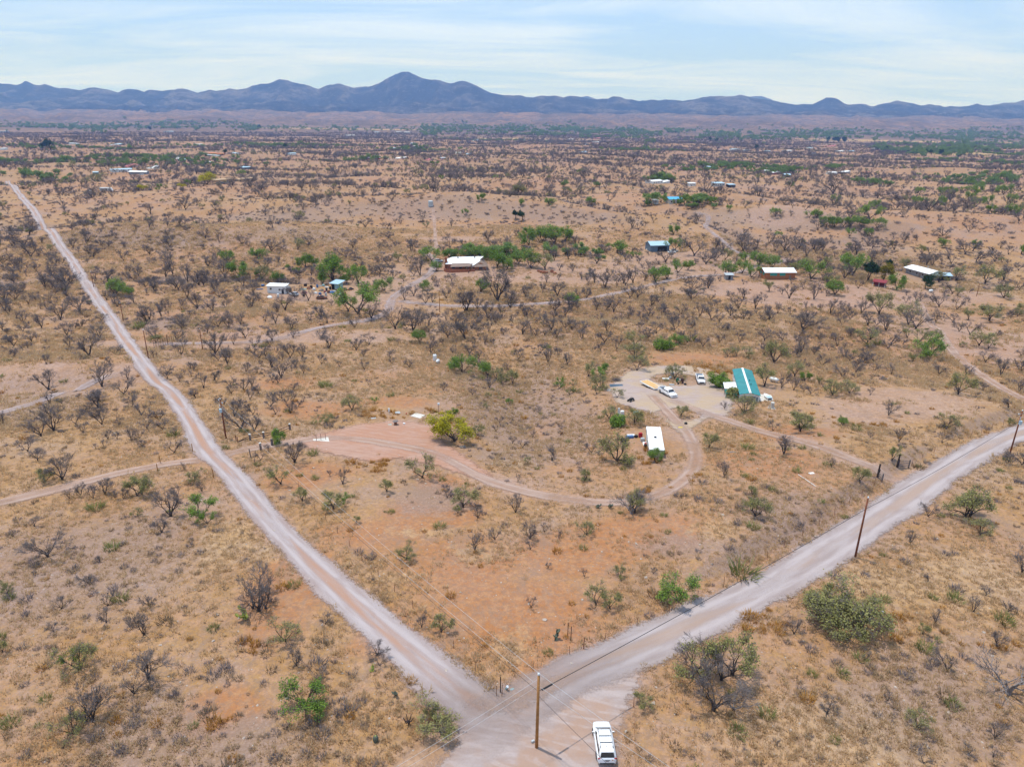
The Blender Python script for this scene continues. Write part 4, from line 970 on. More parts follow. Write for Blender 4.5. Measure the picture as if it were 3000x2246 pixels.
P = np.stack([x1, y1, HG(x1, y1) - 0.05], 1); sc = np.stack([s1 * 1.15, s1 * 1.15, s1], 1)
if ex:
    e = np.array(ex); P = np.concatenate([P, e[:, :3]]); sc = np.concatenate([sc, np.repeat(e[:, 3:4], 3, 1)])
scatter('mesquite_scrub', LOWB, P, sc, 'leafless grey mesquite scrub dotting the far grassland', 'scrub')
print('far bare', len(P))

# greener scrub: along the river, in the washes, round the far homes
gx, gy = [], []
def clump(px, py, rx, ry, n):
    q = GP(px, py)[0]; a = RNG.normal(0, 0.5, (n, 2)); gx.extend(q[0] + a[:, 0] * rx); gy.extend(q[1] + a[:, 1] * ry)
for c in [(395, 470, 130, 60, 160), (300, 435, 90, 40, 60), (110, 435, 60, 30, 40), (680, 425, 220, 40, 120), (900, 425, 160, 30, 90), (520, 465, 60, 30, 50), (850, 430, 80, 25, 60), (1210, 440, 90, 22, 90), (1060, 470, 40, 30, 30),
          (1880, 440, 110, 20, 110), (1480, 412, 160, 30, 60), (1390, 410, 150, 25, 60), (2150, 488, 60, 20, 60), (2280, 500, 45, 14, 50), (2440, 490, 25, 12, 25), (2590, 435, 60, 20, 60), (2860, 440, 130, 30, 110), (2960, 455, 80, 25, 80),
          (2750, 470, 120, 25, 60), (2900, 520, 60, 50, 60), (2960, 480, 60, 30, 60), (2830, 540, 40, 40, 40), (2560, 540, 20, 20, 20), (2020, 600, 20, 14, 22), (1930, 530, 14, 8, 14), (1380, 752, 14, 4, 8), (1480, 752, 10, 4, 6),
          (1690, 745, 20, 8, 8), (2060, 500, 45, 15, 30), (130, 520, 30, 20, 20), (60, 480, 60, 30, 40)]: clump(*c)
_n0 = len(gx)
# cottonwood belt along the river
for (ya, yb, xa, xb, n) in [(366, 378, 0, 760, 1500), (372, 388, 1230, 1700, 1500), (384, 402, 1700, 3000, 2600), (378, 392, 1500, 2000, 1000), (392, 404, 2200, 2500, 500), (374, 382, 700, 1250, 300), (425, 445, 2560, 2860, 300), (395, 410, 2700, 3000, 400), (425, 440, 2750, 3000, 250)]:
    ux = RNG.uniform(xa, xb, n); uy = (ya + yb) / 2 + RNG.normal(0, 0.5, n) * (yb - ya) + 7 * fbm(ux, ux * 0, 90, 3, 71) + (ux - 1500) * 0.0
    q = GP(ux, uy); kk = fbm(q[:, 0], q[:, 1], 130, 3, 73) > -0.12 + 0.25 * RNG.random(n); q = q[kk]; gx.extend(q[:, 0]); gy.extend(q[:, 1])
gx, gy = np.array(gx), np.array(gy)
# olive trees sprinkled everywhere
xs, ys = wedge(9000, 300, 2600, 0.55, 46)
k2 = (RNG.random(len(xs)) < 0.35 + 0.8 * fbm(xs, ys, 120, 2, 99)) & clear_of_roads(xs, ys, 2) & clear_of_buildings(xs, ys) & (blob(xs, ys, FIELD_E, 0.1) < 0.3)
xs, ys = xs[k2], ys[k2]; kk = np.hypot(xs, ys) > 420; xs, ys = xs[kk], ys[kk]
hs = RNG.lognormal(math.log(3.1), 0.3, len(xs))
scatter('olive_scrub', [p.all for p in PR['sparse']], np.stack([xs, ys, HG(xs, ys) - 0.05], 1), hs, 'olive half-leafed mesquite scrub among the far grey scrub', 'scrub')
ok = clear_of_roads(gx, gy, 1.5) & clear_of_buildings(gx, gy); ok[_n0:] = True
big = np.concatenate([np.full(_n0, 4.0), np.full(len(gx) - _n0, 8.5)])[ok]; gx, gy = gx[ok], gy[ok]
hs = big * RNG.lognormal(0, 0.28, len(gx))
scatter('riverside_woods', [p.all for p in PR['woods']], np.stack([gx, gy, HG(gx, gy) - 0.1], 1), np.stack([hs * 1.25, hs * 1.25, hs], 1), 'green riverside woods and garden trees in the far valley', 'woods')
# ------------------------------------------------------------------ ground cover: grass tufts, low grey shrubs, rust-orange weeds
def tuft(seed, n, h, spread, w, lean=0.5):
    R = random.Random(seed); mb = MB()
    for i in range(n):
        a = R.uniform(0, 6.28); r = spread * math.sqrt(R.random()) * 0.5
        b = Vector((r * math.cos(a), r * math.sin(a), -0.03)); hh = h * R.uniform(0.5, 1.1)
        a2 = a + R.gauss(0, 0.8); tip = b + Vector((math.cos(a2) * lean * hh * R.uniform(0.3, 1), math.sin(a2) * lean * hh * R.uniform(0.3, 1), hh))
        s = Vector((-math.sin(a2), math.cos(a2), 0)).lerp(Vector((R.gauss(0, 1), R.gauss(0, 1), 0)), 0.5).normalized() * w * R.uniform(0.6, 1.3)
        mid = b.lerp(tip, 0.55) + Vector((0, 0, 0.08 * hh))
        mb.add([b - s, b + s, mid + s * 0.8, mid - s * 0.8, tip], [(0, 1, 2, 3), (3, 2, 4)])
    return mb
STRAW = mat_leaf('straw_grass', (0.51, 0.345, 0.185), (0.68, 0.49, 0.29), 0.5)
GREYB = mat_leaf('grey_shrub', (0.135, 0.116, 0.118), (0.225, 0.19, 0.188), 0.2)
BROWNB = mat_leaf('brown_shrub', (0.165, 0.115, 0.075), (0.26, 0.185, 0.115), 0.15)
ORANGE = mat_leaf('rust_weed', (0.36, 0.165, 0.035), (0.50, 0.27, 0.075), 0.2)
GREENB = mat_leaf('green_shrub', (0.16, 0.17, 0.05), (0.24, 0.24, 0.085), 0.2)
GR = [tuft(700 + i, 16, 0.38, 0.6, 0.035, 0.7).mesh('grass_tuft', STRAW) for i in range(6)]
SH = [tuft(720 + i, 80, 0.5, 0.95, 0.02, 1.25).mesh('low_shrub', GREYB) for i in range(5)]
BR = [tuft(740 + i, 64, 0.45, 0.9, 0.022, 1.2).mesh('brown_shrub', BROWNB) for i in range(4)]
OR = [tuft(760 + i, 80, 0.42, 0.75, 0.022, 1.1).mesh('rust_weed', ORANGE) for i in range(3)]
GB = [tuft(780 + i, 110, 0.5, 0.95, 0.02, 1.3).mesh('green_shrub', GREENB) for i in range(3)]

def cover(n, r0, r1, power, fn, margin=0.2):
    x, y = wedge(n, r0, r1, power)
    p = fn(x, y)
    k = RNG.random(n) < p; x, y = x[k], y[k]
    k = clear_of_roads(x, y, margin) & clear_of_buildings(x, y)
    return x[k], y[k]
def f_grass(x, y):
    red = blob(x, y, RED_E, 0.7); pale = blob(x, y, PALE_E, 0.9); pink = blob(x, y, PINK_E, 0.4)
    return 0.62 + 0.9 * fbm(x, y, 9, 3, 111) + 0.5 * fbm(x, y, 45, 2, 113) - 0.62 * red + 0.4 * pale - 0.6 * pink
x, y = cover(210000, 36, 420, 0.15, f_grass)
s = RNG.lognormal(0, 0.3, len(x)) * np.clip(np.hypot(x, y) / 130, 0.85, 1.8)
scatter('dry_grass', GR, np.stack([x, y, HG(x, y)], 1), s, 'straw-coloured dry bunch grass covering the slopes', 'grass', 0.12)
print('grass', len(x))
def f_shrub(x, y):
    grey = blob(x, y, GREY_E, 0.8); red = blob(x, y, RED_E, 0.6); pink = blob(x, y, PINK_E, 0.4)
    return 0.10 + 1.1 * np.clip(fbm(x, y, 17, 3, 121), 0, 1) * (0.5 + fbm(x, y, 60, 2, 123)) + 0.42 * grey - 0.3 * red - 0.4 * pink + 0.4 * gully(x, y)
x, y = cover(62000, 36, 760, 0.25, f_shrub)
k = RNG.random(len(x)) < 0.62
s = RNG.lognormal(-0.12, 0.4, len(x)) * np.clip(np.hypot(x, y) / 200, 0.8, 1.5)
scatter('low_grey_shrubs', SH, np.stack([x[k], y[k], HG(x[k], y[k])], 1), s[k], 'small dark grey shrublets speckling the ground', 'shrubs', 0.1)
k = ~k
scatter('low_brown_shrubs', BR, np.stack([x[k], y[k], HG(x[k], y[k])], 1), s[k], 'small dry brown shrublets speckling the ground', 'shrubs', 0.1)
print('shrubs', len(x))
# rust-orange weeds, thickest by the road below the gate and around the mobile home
ox, oy = [], []
for (px, py, rx, ry, n) in [(2230, 1800, 3, 2, 9), (2260, 1835, 3, 1.5, 9), (2620, 1840, 2, 2, 5), (2660, 1815, 1, 1, 3), (2100, 1090, 7, 3, 60), (2060, 1075, 5, 2, 30), (1810, 1455, 6, 1, 10), (1880, 1440, 4, 1, 6), (1150, 1215, 6, 3, 30), (1310, 1240, 2, 1, 14), (1095, 1360, 4, 3, 22),
                            (750, 1890, 2, 2, 8), (640, 2130, 1, 1, 4), (1250, 1205, 5, 2, 14), (2560, 1245, 6, 1, 14), (2330, 1290, 10, 4, 10), (1900, 1350, 2, 3, 8), (2030, 1400, 1, 3, 5), (1910, 1320, 1.5, 2, 6), (2900, 1850, 5, 5, 10)]:
    q = GP(px, py)[0]; a = RNG.normal(0, 0.6, (n, 2)); ox.extend(q[0] + a[:, 0] * rx); oy.extend(q[1] + a[:, 1] * ry)
x, y = np.array(ox), np.array(oy); xa, ya = cover(1500, 40, 320, 0.6, lambda x, y: 0.3 + 0 * x); x, y = np.concatenate([x, xa]), np.concatenate([y, ya])
scatter('rust_orange_weeds', OR, np.stack([x, y, HG(x, y)], 1), RNG.lognormal(0.0, 0.35, len(x)), 'rust-orange dry weeds in scattered clumps', 'weeds', 0.1)
x, y = cover(1100, 40, 360, 0.5, lambda x, y: 0.4 + 0.5 * fbm(x, y, 40, 2, 131), 0.6)
scatter('low_green_shrubs', GB, np.stack([x, y, HG(x, y)], 1), RNG.lognormal(0.15, 0.4, len(x)), 'small olive-green shrubs scattered over the grass', 'shrubs', 0.1)
# pebbles and pale stones on the bare ground
def stone(seed):
    R = random.Random(seed); bm = bmesh.new(); bmesh.ops.create_icosphere(bm, subdivisions=1, radius=0.12)
    for v in bm.verts: v.co = Vector((v.co.x * R.uniform(0.7, 1.4), v.co.y * R.uniform(0.7, 1.3), v.co.z * R.uniform(0.4, 0.8)))
    me = bpy.data.meshes.new('stone'); bm.to_mesh(me); bm.free(); me.materials.append(mat('pale_stone', (0.42, 0.34, 0.28), 0.9, var=0.3)); return me
x, y = wedge(4500, 38, 190, 0.3)
k = clear_of_buildings(x, y); x, y = x[k], y[k]
scatter('loose_stones', [stone(i) for i in range(4)], np.stack([x, y, HG(x, y)], 1), RNG.lognormal(-0.5, 0.5, len(x)), 'loose pale stones littering the soil', 'stones', 0.3)
# ------------------------------------------------------------------ built things: materials
M_WHITE = mat('white_painted_metal', (0.74, 0.74, 0.72), 0.5, var=0.05, dirt=((0.55, 0.47, 0.40), 0.35))
M_WROOF = mat('white_coated_roof', (0.74, 0.74, 0.73), 0.6, var=0.05, scale=0.5, dirt=((0.52, 0.48, 0.44), 0.5))
M_CREAM = mat('weathered_cream_siding', (0.52, 0.49, 0.43), 0.7, var=0.08, dirt=((0.36, 0.30, 0.24), 0.4))
M_TEAL = mat('teal_metal_roof', (0.032, 0.20, 0.205), 0.6, var=0.10, scale=0.6, dirt=((0.075, 0.23, 0.23), 0.4))
M_TEALP = mat('teal_paint', (0.05, 0.28, 0.24), 0.6)
M_BRICK = mat('rust_brick', (0.33, 0.125, 0.065), 0.9, var=0.2, scale=2.5)
M_ORWOOD = mat('orange_brown_siding', (0.36, 0.145, 0.06), 0.85, var=0.18, scale=2)
M_BROWNR = mat('brown_shingle', (0.235, 0.165, 0.13), 0.9, var=0.15)
M_GREYW = mat('grey_siding', (0.24, 0.235, 0.235), 0.8, var=0.15)
M_BLUEW = mat('blue_grey_metal', (0.10, 0.15, 0.20), 0.6, var=0.2)
M_BLUER = mat('pale_blue_metal_roof', (0.36, 0.50, 0.58), 0.45, var=0.08)
M_BRIGHTB = mat('bright_blue_roof', (0.07, 0.36, 0.62), 0.5, var=0.08)
M_REDR = mat('dark_red_roof', (0.23, 0.035, 0.04), 0.6, var=0.12)
M_PINKR = mat('faded_red_roof', (0.42, 0.12, 0.12), 0.7)
M_ORR = mat('orange_tile_roof', (0.50, 0.19, 0.08), 0.8)
M_TAN = mat('tan_adobe', (0.42, 0.29, 0.17), 0.9, var=0.1)
M_PINKW = mat('pink_stucco', (0.52, 0.34, 0.31), 0.9)
M_GLASS = mat('dark_window_glass', (0.025, 0.030, 0.035), 0.12, var=0.2, spec=0.6)
M_CURT = mat('curtained_window', (0.20, 0.195, 0.19), 0.35, var=0.2, scale=5, spec=0.5)
M_DARK = mat('opening_shade_and_dark_parts', (0.02, 0.018, 0.018), 0.9)  # near-black: paints in the shade of open fronts, also used for dark fittings
M_STEEL = mat('galvanised_steel', (0.46, 0.49, 0.50), 0.45, 0.3, var=0.1)
M_RUST = mat('rusty_steel', (0.20, 0.085, 0.045), 0.85, var=0.3, scale=4)
M_LOG = mat('dark_creosote_log', (0.042, 0.028, 0.024), 0.9, var=0.35, scale=4)
M_WOOD = mat('weathered_wood', (0.21, 0.165, 0.14), 0.9, var=0.25, scale=4)
M_POLE = mat('honey_brown_pole_wood', (0.33, 0.155, 0.048), 0.8, var=0.2, scale=3)
M_POLER = mat('red_brown_pole_wood', (0.185, 0.062, 0.028), 0.8, var=0.25, scale=3)
M_PLANK = mat('fresh_plank', (0.58, 0.36, 0.15), 0.8, var=0.15, scale=3)
M_CONC = mat('pale_concrete', (0.56, 0.52, 0.46), 0.9, var=0.1)
M_BLACK = mat('black_rubber', (0.022, 0.022, 0.024), 0.8)
M_CABLE = mat('black_cable', (0.03, 0.028, 0.03), 0.6)
M_ALU = mat('aluminium_wire', (0.52, 0.52, 0.52), 0.4, 0.4)
M_PORC = mat('grey_porcelain', (0.62, 0.68, 0.72), 0.3)
M_DRUM = mat('pale_blue_transformer_paint', (0.42, 0.55, 0.62), 0.5)
M_CARW = mat('white_car_paint', (0.80, 0.80, 0.80), 0.25, var=0.02, spec=0.6)
M_CHROME = mat('chrome_grey', (0.42, 0.42, 0.43), 0.25, 0.7)
M_REDL = mat('red_lamp', (0.30, 0.02, 0.02), 0.3)
M_LAMP = mat('clear_headlamp', (0.55, 0.57, 0.60), 0.15)
M_REDP = mat('red_paint', (0.42, 0.02, 0.03), 0.5)
M_YEL = mat('yellow_plastic', (0.75, 0.58, 0.02), 0.5)
M_GRN = mat('green_plastic', (0.02, 0.16, 0.07), 0.5)
M_BLU = mat('blue_tarp', (0.06, 0.13, 0.28), 0.6)
M_TURQ = mat('turquoise_metal', (0.30, 0.47, 0.46), 0.5)

# ------------------------------------------------------------------ buildings
def wall_frame(A, B):
    """A, B: ground pixels at the left and right foot of the wall that faces us -> origin mid-wall, yaw, length"""
    a, b = G1(*A), G1(*B); d = b - a
    o = (a + b) / 2; o.z = min(a.z, b.z)
    return o, math.atan2(d.y, d.x), math.hypot(d.x, d.y)
def add_window(t, side, L, W, u, z, w, h, glass=None, frame=None, inset=0.0):
    """side F/K (front/back, along x) or L/R (ends, along y); u centre along the wall"""
    fr, pa = MB(), MB()
    def slab(mb, w, h, pr):
        if side in 'FK':
            y = -pr if side == 'F' else W + pr; y0, y1 = sorted((y, -inset if side == 'F' else W))
            mb.box(u - w / 2, u + w / 2, y0 - (0.02 if side == 'F' else 0), y1 + 0.02, z, z + h)
        else:
            x = -L / 2 - pr if side == 'L' else L / 2 + pr; x0, x1 = sorted((x, -L / 2 if side == 'L' else L / 2))
            mb.box(x0, x1, u - w / 2, u + w / 2, z, z + h)
    slab(fr, w, h, 0.04)
    f = fr.build('window', frame or M_WHITE, t)
    z += 0.06
    slab(pa, w - 0.14, h - 0.12, 0.065)
    pa.build('pane', glass or M_GLASS, f)
def add_door(t, side, L, W, u, w=0.95, h=2.0, m=None, z=0.0):
    mb = MB()
    if side == 'F': mb.box(u - w / 2, u + w / 2, -0.05, 0.02, z, z + h)
    elif side == 'K': mb.box(u - w / 2, u + w / 2, W - 0.02, W + 0.05, z, z + h)
    elif side == 'L': mb.box(-L / 2 - 0.05, -L / 2 + 0.02, u - w / 2, u + w / 2, z, z + h)
    else: mb.box(L / 2 - 0.02, L / 2 + 0.05, u - w / 2, u + w / 2, z, z + h)
    d = mb.build('door', m or M_WOOD, t)
    return d
def gable_roof(L, W, Hw, rise, over, thick=0.12, axis='x'):
    mb = MB()
    def slab(p):      # p: four corner points of a roof plane, thickened downwards
        lo = [(a, b, c - thick) for a, b, c in p]
        mb.add(p + lo, [(0, 1, 2, 3), (7, 6, 5, 4), (0, 4, 5, 1), (1, 5, 6, 2), (2, 6, 7, 3), (3, 7, 4, 0)])
    if axis == 'x':
        k = rise / (W / 2); ze = Hw - k * over + thick
        x0, x1 = -L / 2 - over, L / 2 + over
        slab([(x0, -over, ze), (x1, -over, ze), (x1, W / 2, Hw + rise + thick), (x0, W / 2, Hw + rise + thick)])
        slab([(x0, W / 2, Hw + rise + thick), (x1, W / 2, Hw + rise + thick), (x1, W + over, ze), (x0, W + over, ze)])
    else:
        k = rise / (L / 2); ze = Hw - k * over + thick
        y0, y1 = -over, W + over
        slab([(-L / 2 - over, y1, ze), (-L / 2 - over, y0, ze), (0, y0, Hw + rise + thick), (0, y1, Hw + rise + thick)])
        slab([(0, y1, Hw + rise + thick), (0, y0, Hw + rise + thick), (L / 2 + over, y0, ze), (L / 2 + over, y1, ze)])
    return mb
def gable_walls(L, W, Hw, rise, axis='x', z0=-0.6):
    mb = MB().box(-L / 2, L / 2, 0, W, z0, Hw)
    if rise > 0:
        if axis == 'x':
            for x in (-L / 2, L / 2): mb.add([(x, 0, Hw), (x, W, Hw), (x, W / 2, Hw + rise)], [(0, 1, 2)])
        else:
            for y in (0, W): mb.add([(-L / 2, y, Hw), (L / 2, y, Hw), (0, y, Hw + rise)], [(0, 1, 2)])
    return mb
def hip_roof(L, W, Hw, rise, over, inset):
    x0, x1, y0, y1 = -L / 2 - over, L / 2 + over, -over, W + over
    zt = Hw + rise
    v = [(x0, y0, Hw), (x1, y0, Hw), (x1, y1, Hw), (x0, y1, Hw), (-L / 2 + inset, W / 2, zt), (L / 2 - inset, W / 2, zt), (x0, y0, Hw - .12), (x1, y0, Hw - .12), (x1, y1, Hw - .12), (x0, y1, Hw - .12)]
    return MB().add(v, [(0, 1, 5, 4), (1, 2, 5), (2, 3, 4, 5), (3, 0, 4), (0, 6, 7, 1), (1, 7, 8, 2), (2, 8, 9, 3), (3, 9, 6, 0), (9, 8, 7, 6)])
def building(name, label, cat, A, B, W, Hw, rise, wm, rm, roof='gable', axis='x', over=0.35, wins=(), doors=(), group=None, L=None):
    o, rz, L0 = wall_frame(A, B); L = L or L0
    t = thing(name, label, cat, o, rz, group)
    if roof == 'gable':
        gable_walls(L, W, Hw, rise, axis).build('wall', wm, t); gable_roof(L, W, Hw, rise, over, axis=axis).build('roof', rm, t)
    elif roof == 'hip':
        MB().box(-L / 2, L / 2, 0, W, -0.6, Hw).build('wall', wm, t); hip_roof(L, W, Hw, rise, over, min(W / 2, L / 3)).build('roof', rm, t)
    elif roof == 'shed':
        mb = MB().add([(-L / 2, 0, -0.6), (L / 2, 0, -0.6), (L / 2, W, -0.6), (-L / 2, W, -0.6), (-L / 2, 0, Hw), (L / 2, 0, Hw), (L / 2, W, Hw + rise), (-L / 2, W, Hw + rise)],
                      [(0, 3, 2, 1), (0, 1, 5, 4), (1, 2, 6, 5), (2, 3, 7, 6), (3, 0, 4, 7), (4, 5, 6, 7)])
        mb.build('wall', wm, t)
        k = rise / W; e = over
        p = [(-L / 2 - e, -e, Hw - k * e + 0.1), (L / 2 + e, -e, Hw - k * e + 0.1), (L / 2 + e, W + e, Hw + rise + k * e + 0.1), (-L / 2 - e, W + e, Hw + rise + k * e + 0.1)]
        MB().add(p + [(a, b, c - 0.09) for a, b, c in p], [(0, 1, 2, 3), (7, 6, 5, 4), (0, 4, 5, 1), (1, 5, 6, 2), (2, 6, 7, 3), (3, 7, 4, 0)]).build('roof', rm, t)
    else:
        MB().box(-L / 2, L / 2, 0, W, -0.6, Hw).build('wall', wm, t); MB().box(-L / 2 - over, L / 2 + over, -over, W + over, Hw + 0.003, Hw + 0.18).build('roof', rm, t)
    for w in wins: add_window(t, w[0], L, W, *w[1:6], *(w[6:] if len(w) > 6 else ()))
    for d in doors: add_door(t, d[0], L, W, *d[1:])
    t['len'] = L
    return t

# the mobile home with the teal roof -------------------------------------------------
def long_frame(nl, nr, fl, dz):
    """roof pixels near-left, near-right, far-left at height dz over the ground -> origin (near edge middle on the ground), yaw of the near edge, width, length"""
    g = G1((nl[0] + nr[0]) / 2, (nl[1] + nr[1]) / 2 + 22); z = g.z + dz
    a, b, c = atz(*nl, z), atz(*nr, z), atz(*fl, z)
    ax = (c - a); Ln = ax.length; ax.normalize()
    rz = math.atan2(ax.y, ax.x) - math.pi / 2
    xd = Vector((math.cos(rz), math.sin(rz), 0)); w = abs((b - a).dot(xd))
    o = a + xd * (w / 2); o.z = min(ground(o.x, o.y), ground(o.x + ax.x * Ln, o.y + ax.y * Ln))
    return o, rz, w, Ln
o, rz, w, Ln = long_frame((2173.5, 1141.5), (2225, 1145), (2152.6, 1071.3), 3.1)
print('home', o, math.degrees(rz), w, Ln)
LW, LN = 4.3, min(Ln, 20.0)
t = thing('mobile_home', 'white mobile home with a teal metal roof and white ridge stripe', 'mobile home', o, rz)
wl_ = MB().box(-LW / 2, LW / 2, 0, LN, 0.75, 3.0)
for y in (0, LN): wl_.add([(-LW / 2, y, 3.0), (LW / 2, y, 3.0), (0, y, 3.5)], [(0, 1, 2)])
wl_.build('wall', M_WHITE, t)
MB().box(-LW / 2 + 0.03, LW / 2 - 0.03, 0.03, LN - 0.03, -0.6, 0.745).build('skirting', mat('grey_skirting', (0.36, 0.33, 0.30), 0.8), t)
rf = gable_roof(LW, LN, 3.0, 0.5, 0.3, 0.09, 'y').build('roof', M_TEAL, t)
kz = 0.5 / (LW / 2)
MB().add([(-0.26, -0.31, 3.595 - kz * 0.26 + 0.02), (0, -0.31, 3.595 + 0.025), (0, LN + 0.31, 3.62), (-0.26, LN + 0.31, 3.615 - kz * 0.26), (0.26, -0.31, 3.615 - kz * 0.26), (0.26, LN + 0.31, 3.615 - kz * 0.26)], [(0, 1, 2, 3), (1, 4, 5, 2)]).build('ridge_stripe', M_WROOF, rf)
for yy in (5.5, 8.2):
    MB().lathe([(0.07, 0), (0.07, 0.35), (0.12, 0.36), (0.12, 0.42)], 8, (0.75, yy, 3.42)).build('vent_pipe', M_DARK, rf)
add_window(t, 'F', LW, LN, 0.1, 1.55, 2.6, 1.15, M_CURT, M_CREAM)
for sx in (-1, 1):
    MB().box(sx * 1.72 - 0.22 * 1, sx * 1.72 + 0.22, -0.04, 0.02, 1.05, 2.5).build('shutter', mat('grey_blue_stone', (0.16, 0.20, 0.22), 0.8), t)
for u in (3.4, 7.0, 15.0): add_window(t, 'L', LW, LN, u, 1.6, 0.9, 1.0)
for u in (4.0, 9.0, 14.0): add_window(t, 'R', LW, LN, u, 1.6, 1.0, 1.0)
add_door(t, 'L', LW, LN, 9.2, 0.95, 2.0, M_WHITE, 0.75)
# porch on the left side
pc = MB()
pz = 2.75; x0, x1, y0, y1 = -LW / 2 - 3.3, -LW / 2 - 0.32, 4.2, 8.6
pc.add([(x0, y0, pz - 0.25), (x1, y0, pz), (x1, y1, pz), (x0, y1, pz - 0.25), (x0, y0, pz - 0.33), (x1, y0, pz - 0.08), (x1, y1, pz - 0.08), (x0, y1, pz - 0.33)], [(0, 1, 2, 3), (7, 6, 5, 4), (0, 4, 5, 1), (1, 5, 6, 2), (2, 6, 7, 3), (3, 7, 4, 0)])
pr = pc.build('porch_roof', M_BLUER if False else M_WROOF, t)
for (px, py) in ((x0 + 0.1, y0 + 0.1), (x0 + 0.1, y1 - 0.1), (x1 - 0.1, y0 + 0.1)): MB().box(px - 0.06, px + 0.06, py - 0.06, py + 0.06, -0.3, pz - 0.34).build('post', M_TEALP, t)
lat = MB()
for k in range(9): lat.box(x0 + 0.1, x1 - 0.3, y0 - 2.6 + k * 0.3, y0 - 2.5 + k * 0.3, 2.2, 2.28)
for k in (0, 1): lat.box(x0 + 0.1 + k * 2.4, x0 + 0.2 + k * 2.4, y0 - 2.8, y0, 2.12, 2.2)
for (px, py) in ((x0 + 0.15, y0 - 2.7), (x0 + 2.5, y0 - 2.7)): lat.box(px - 0.05, px + 0.05, py - 0.05, py + 0.05, -0.3, 2.12)
lat.build('pergola', M_TEALP, t)
MB().box(x0, x1, y0, y1, -0.35, 0.35).build('porch_deck', M_WOOD, t)
HOME, HOME_RZ = o.copy(), rz
def home_pt(x, y):
    c, s = math.cos(HOME_RZ), math.sin(HOME_RZ); X, Y = HOME.x + c * x - s * y, HOME.y + s * x + c * y
    return Vector((X, Y, ground(X, Y)))
# vine bush under the pergola
def leaf_bush(name, label, cat, loc, sx, sy, sz, lm, n=900, ls=0.22, seed=1):
    R = random.Random(seed); t = thing(name, label, cat, loc)
    lf, st = MB(), MB()
    for k in range(7):
        a = R.uniform(0, 6.28); q = Vector((math.cos(a) * sx * 0.4, math.sin(a) * sy * 0.4, sz * 0.6)); st.tube([(0, 0, -0.1), q * 0.5, q], [0.05, 0.035, 0.015], 4)
    lobes = [(Vector((R.gauss(0, 1), R.gauss(0, 1), R.gauss(0, 0.7))).normalized(), R.uniform(-0.35, 0.4)) for _ in range(14)]
    for k in range(n):
        v = Vector((R.gauss(0, 1), R.gauss(0, 1), R.gauss(0, 1))).normalized()
        v = v * (R.uniform(0.4, 0.95) + sum(w * max(0, v.dot(d)) ** 6 for d, w in lobes))
        c = Vector((v.x * sx, v.y * sy, sz * 0.5 + v.z * sz * 0.55)); u = Vector((R.gauss(0, 1), R.gauss(0, 1), R.gauss(0, 1))).normalized(); w = u.cross(Vector((R.gauss(0, 1), R.gauss(0, 1), R.gauss(0, 1)))).normalized()
        s = ls * R.uniform(0.5, 1.1); u, w = u * s, w * s * 0.7
        if c.z < 0.02: continue
        lf.add([c - u - w, c + u - w, c + u + w, c - u + w], [(0, 1, 2, 3)])
    st.build('stem', BARK, t); lf.build('foliage', lm, t)
    return t
leaf_bush('climbing_vine', 'leafy vine growing through the pergola of the mobile home', 'vine', home_pt(-3.7, 2.6), 1.5, 1.3, 2.5, LEAF['sparse'], 900, 0.2, 3)

# white travel trailer -------------------------------------------------------------
o, rz, w, Ln = long_frame((1909.3, 1303.4), (1942.8, 1304), (1899.9, 1237.6), 2.75)
print('trailer', o, math.degrees(rz), w, Ln)
LW, LN = 2.75, min(Ln, 14.5)
t = thing('travel_trailer', 'long old travel trailer with a flat white roof and cream sides', 'trailer', o, rz)
MB().box(-LW / 2, LW / 2, 0, LN, 0.55, 2.65).build('body', M_CREAM, t, bevel=0.08)
rf = MB().add([(-LW / 2 - .05, -.05, 2.66), (LW / 2 + .05, -.05, 2.66), (LW / 2 + .05, LN + .05, 2.66), (-LW / 2 - .05, LN + .05, 2.66), (-LW / 2 - .05, -.05, 2.72), (0, 0.15, 2.82), (LW / 2 + .05, -.05, 2.72), (LW / 2 + .05, LN + .05, 2.72), (0, LN - 0.15, 2.82), (-LW / 2 - .05, LN + .05, 2.72)],
             [(3, 2, 1, 0), (0, 1, 6, 5, 4), (1, 2, 7, 6), (2, 3, 9, 8, 7), (3, 0, 4, 9), (4, 5, 8, 9), (5, 6, 7, 8)]).build('roof', M_WROOF, t)
MB().box(-0.22, 0.22, LN * 0.5 - 0.22, LN * 0.5 + 0.22, 2.8, 2.98).build('roof_vent', M_DARK, rf)
MB().box(-0.75, -0.1, LN * 0.84, LN * 0.84 + 0.6, 2.78, 2.86).build('roof_hatch', M_WHITE, rf)
MB().box(-0.75, -0.1, LN * 0.22, LN * 0.22 + 0.6, 2.78, 2.86).build('roof_hatch', M_WHITE, rf)
for u in (2.0, 5.2, 10.5): add_window(t, 'L', LW, LN, u, 1.45, 1.0, 0.7)
for u in (3.0, 8.0, 11.5): add_window(t, 'R', LW, LN, u, 1.45, 1.1, 0.7)
add_door(t, 'L', LW, LN, 7.6, 0.75, 1.9, M_WHITE, 0.6)
MB().box(-LW / 2 + 0.1, LW / 2 - 0.1, 0.2, LN - 0.2, -0.4, 0.545).build('skirting', M_DARK, t)
for i, z in enumerate((0.2, 0.42)): MB().box(-LW / 2 - 1.3 + 0.55 * i, -LW / 2 - 0.1, 6.4, 7.9, -0.3, z).build('step', M_WHITE, t)
TRA, TRA_RZ = o.copy(), rz
def tra_pt(x, y):
    c, s = math.cos(TRA_RZ), math.sin(TRA_RZ); X, Y = TRA.x + c * x - s * y, TRA.y + s * x + c * y
    return Vector((X, Y, ground(X, Y)))

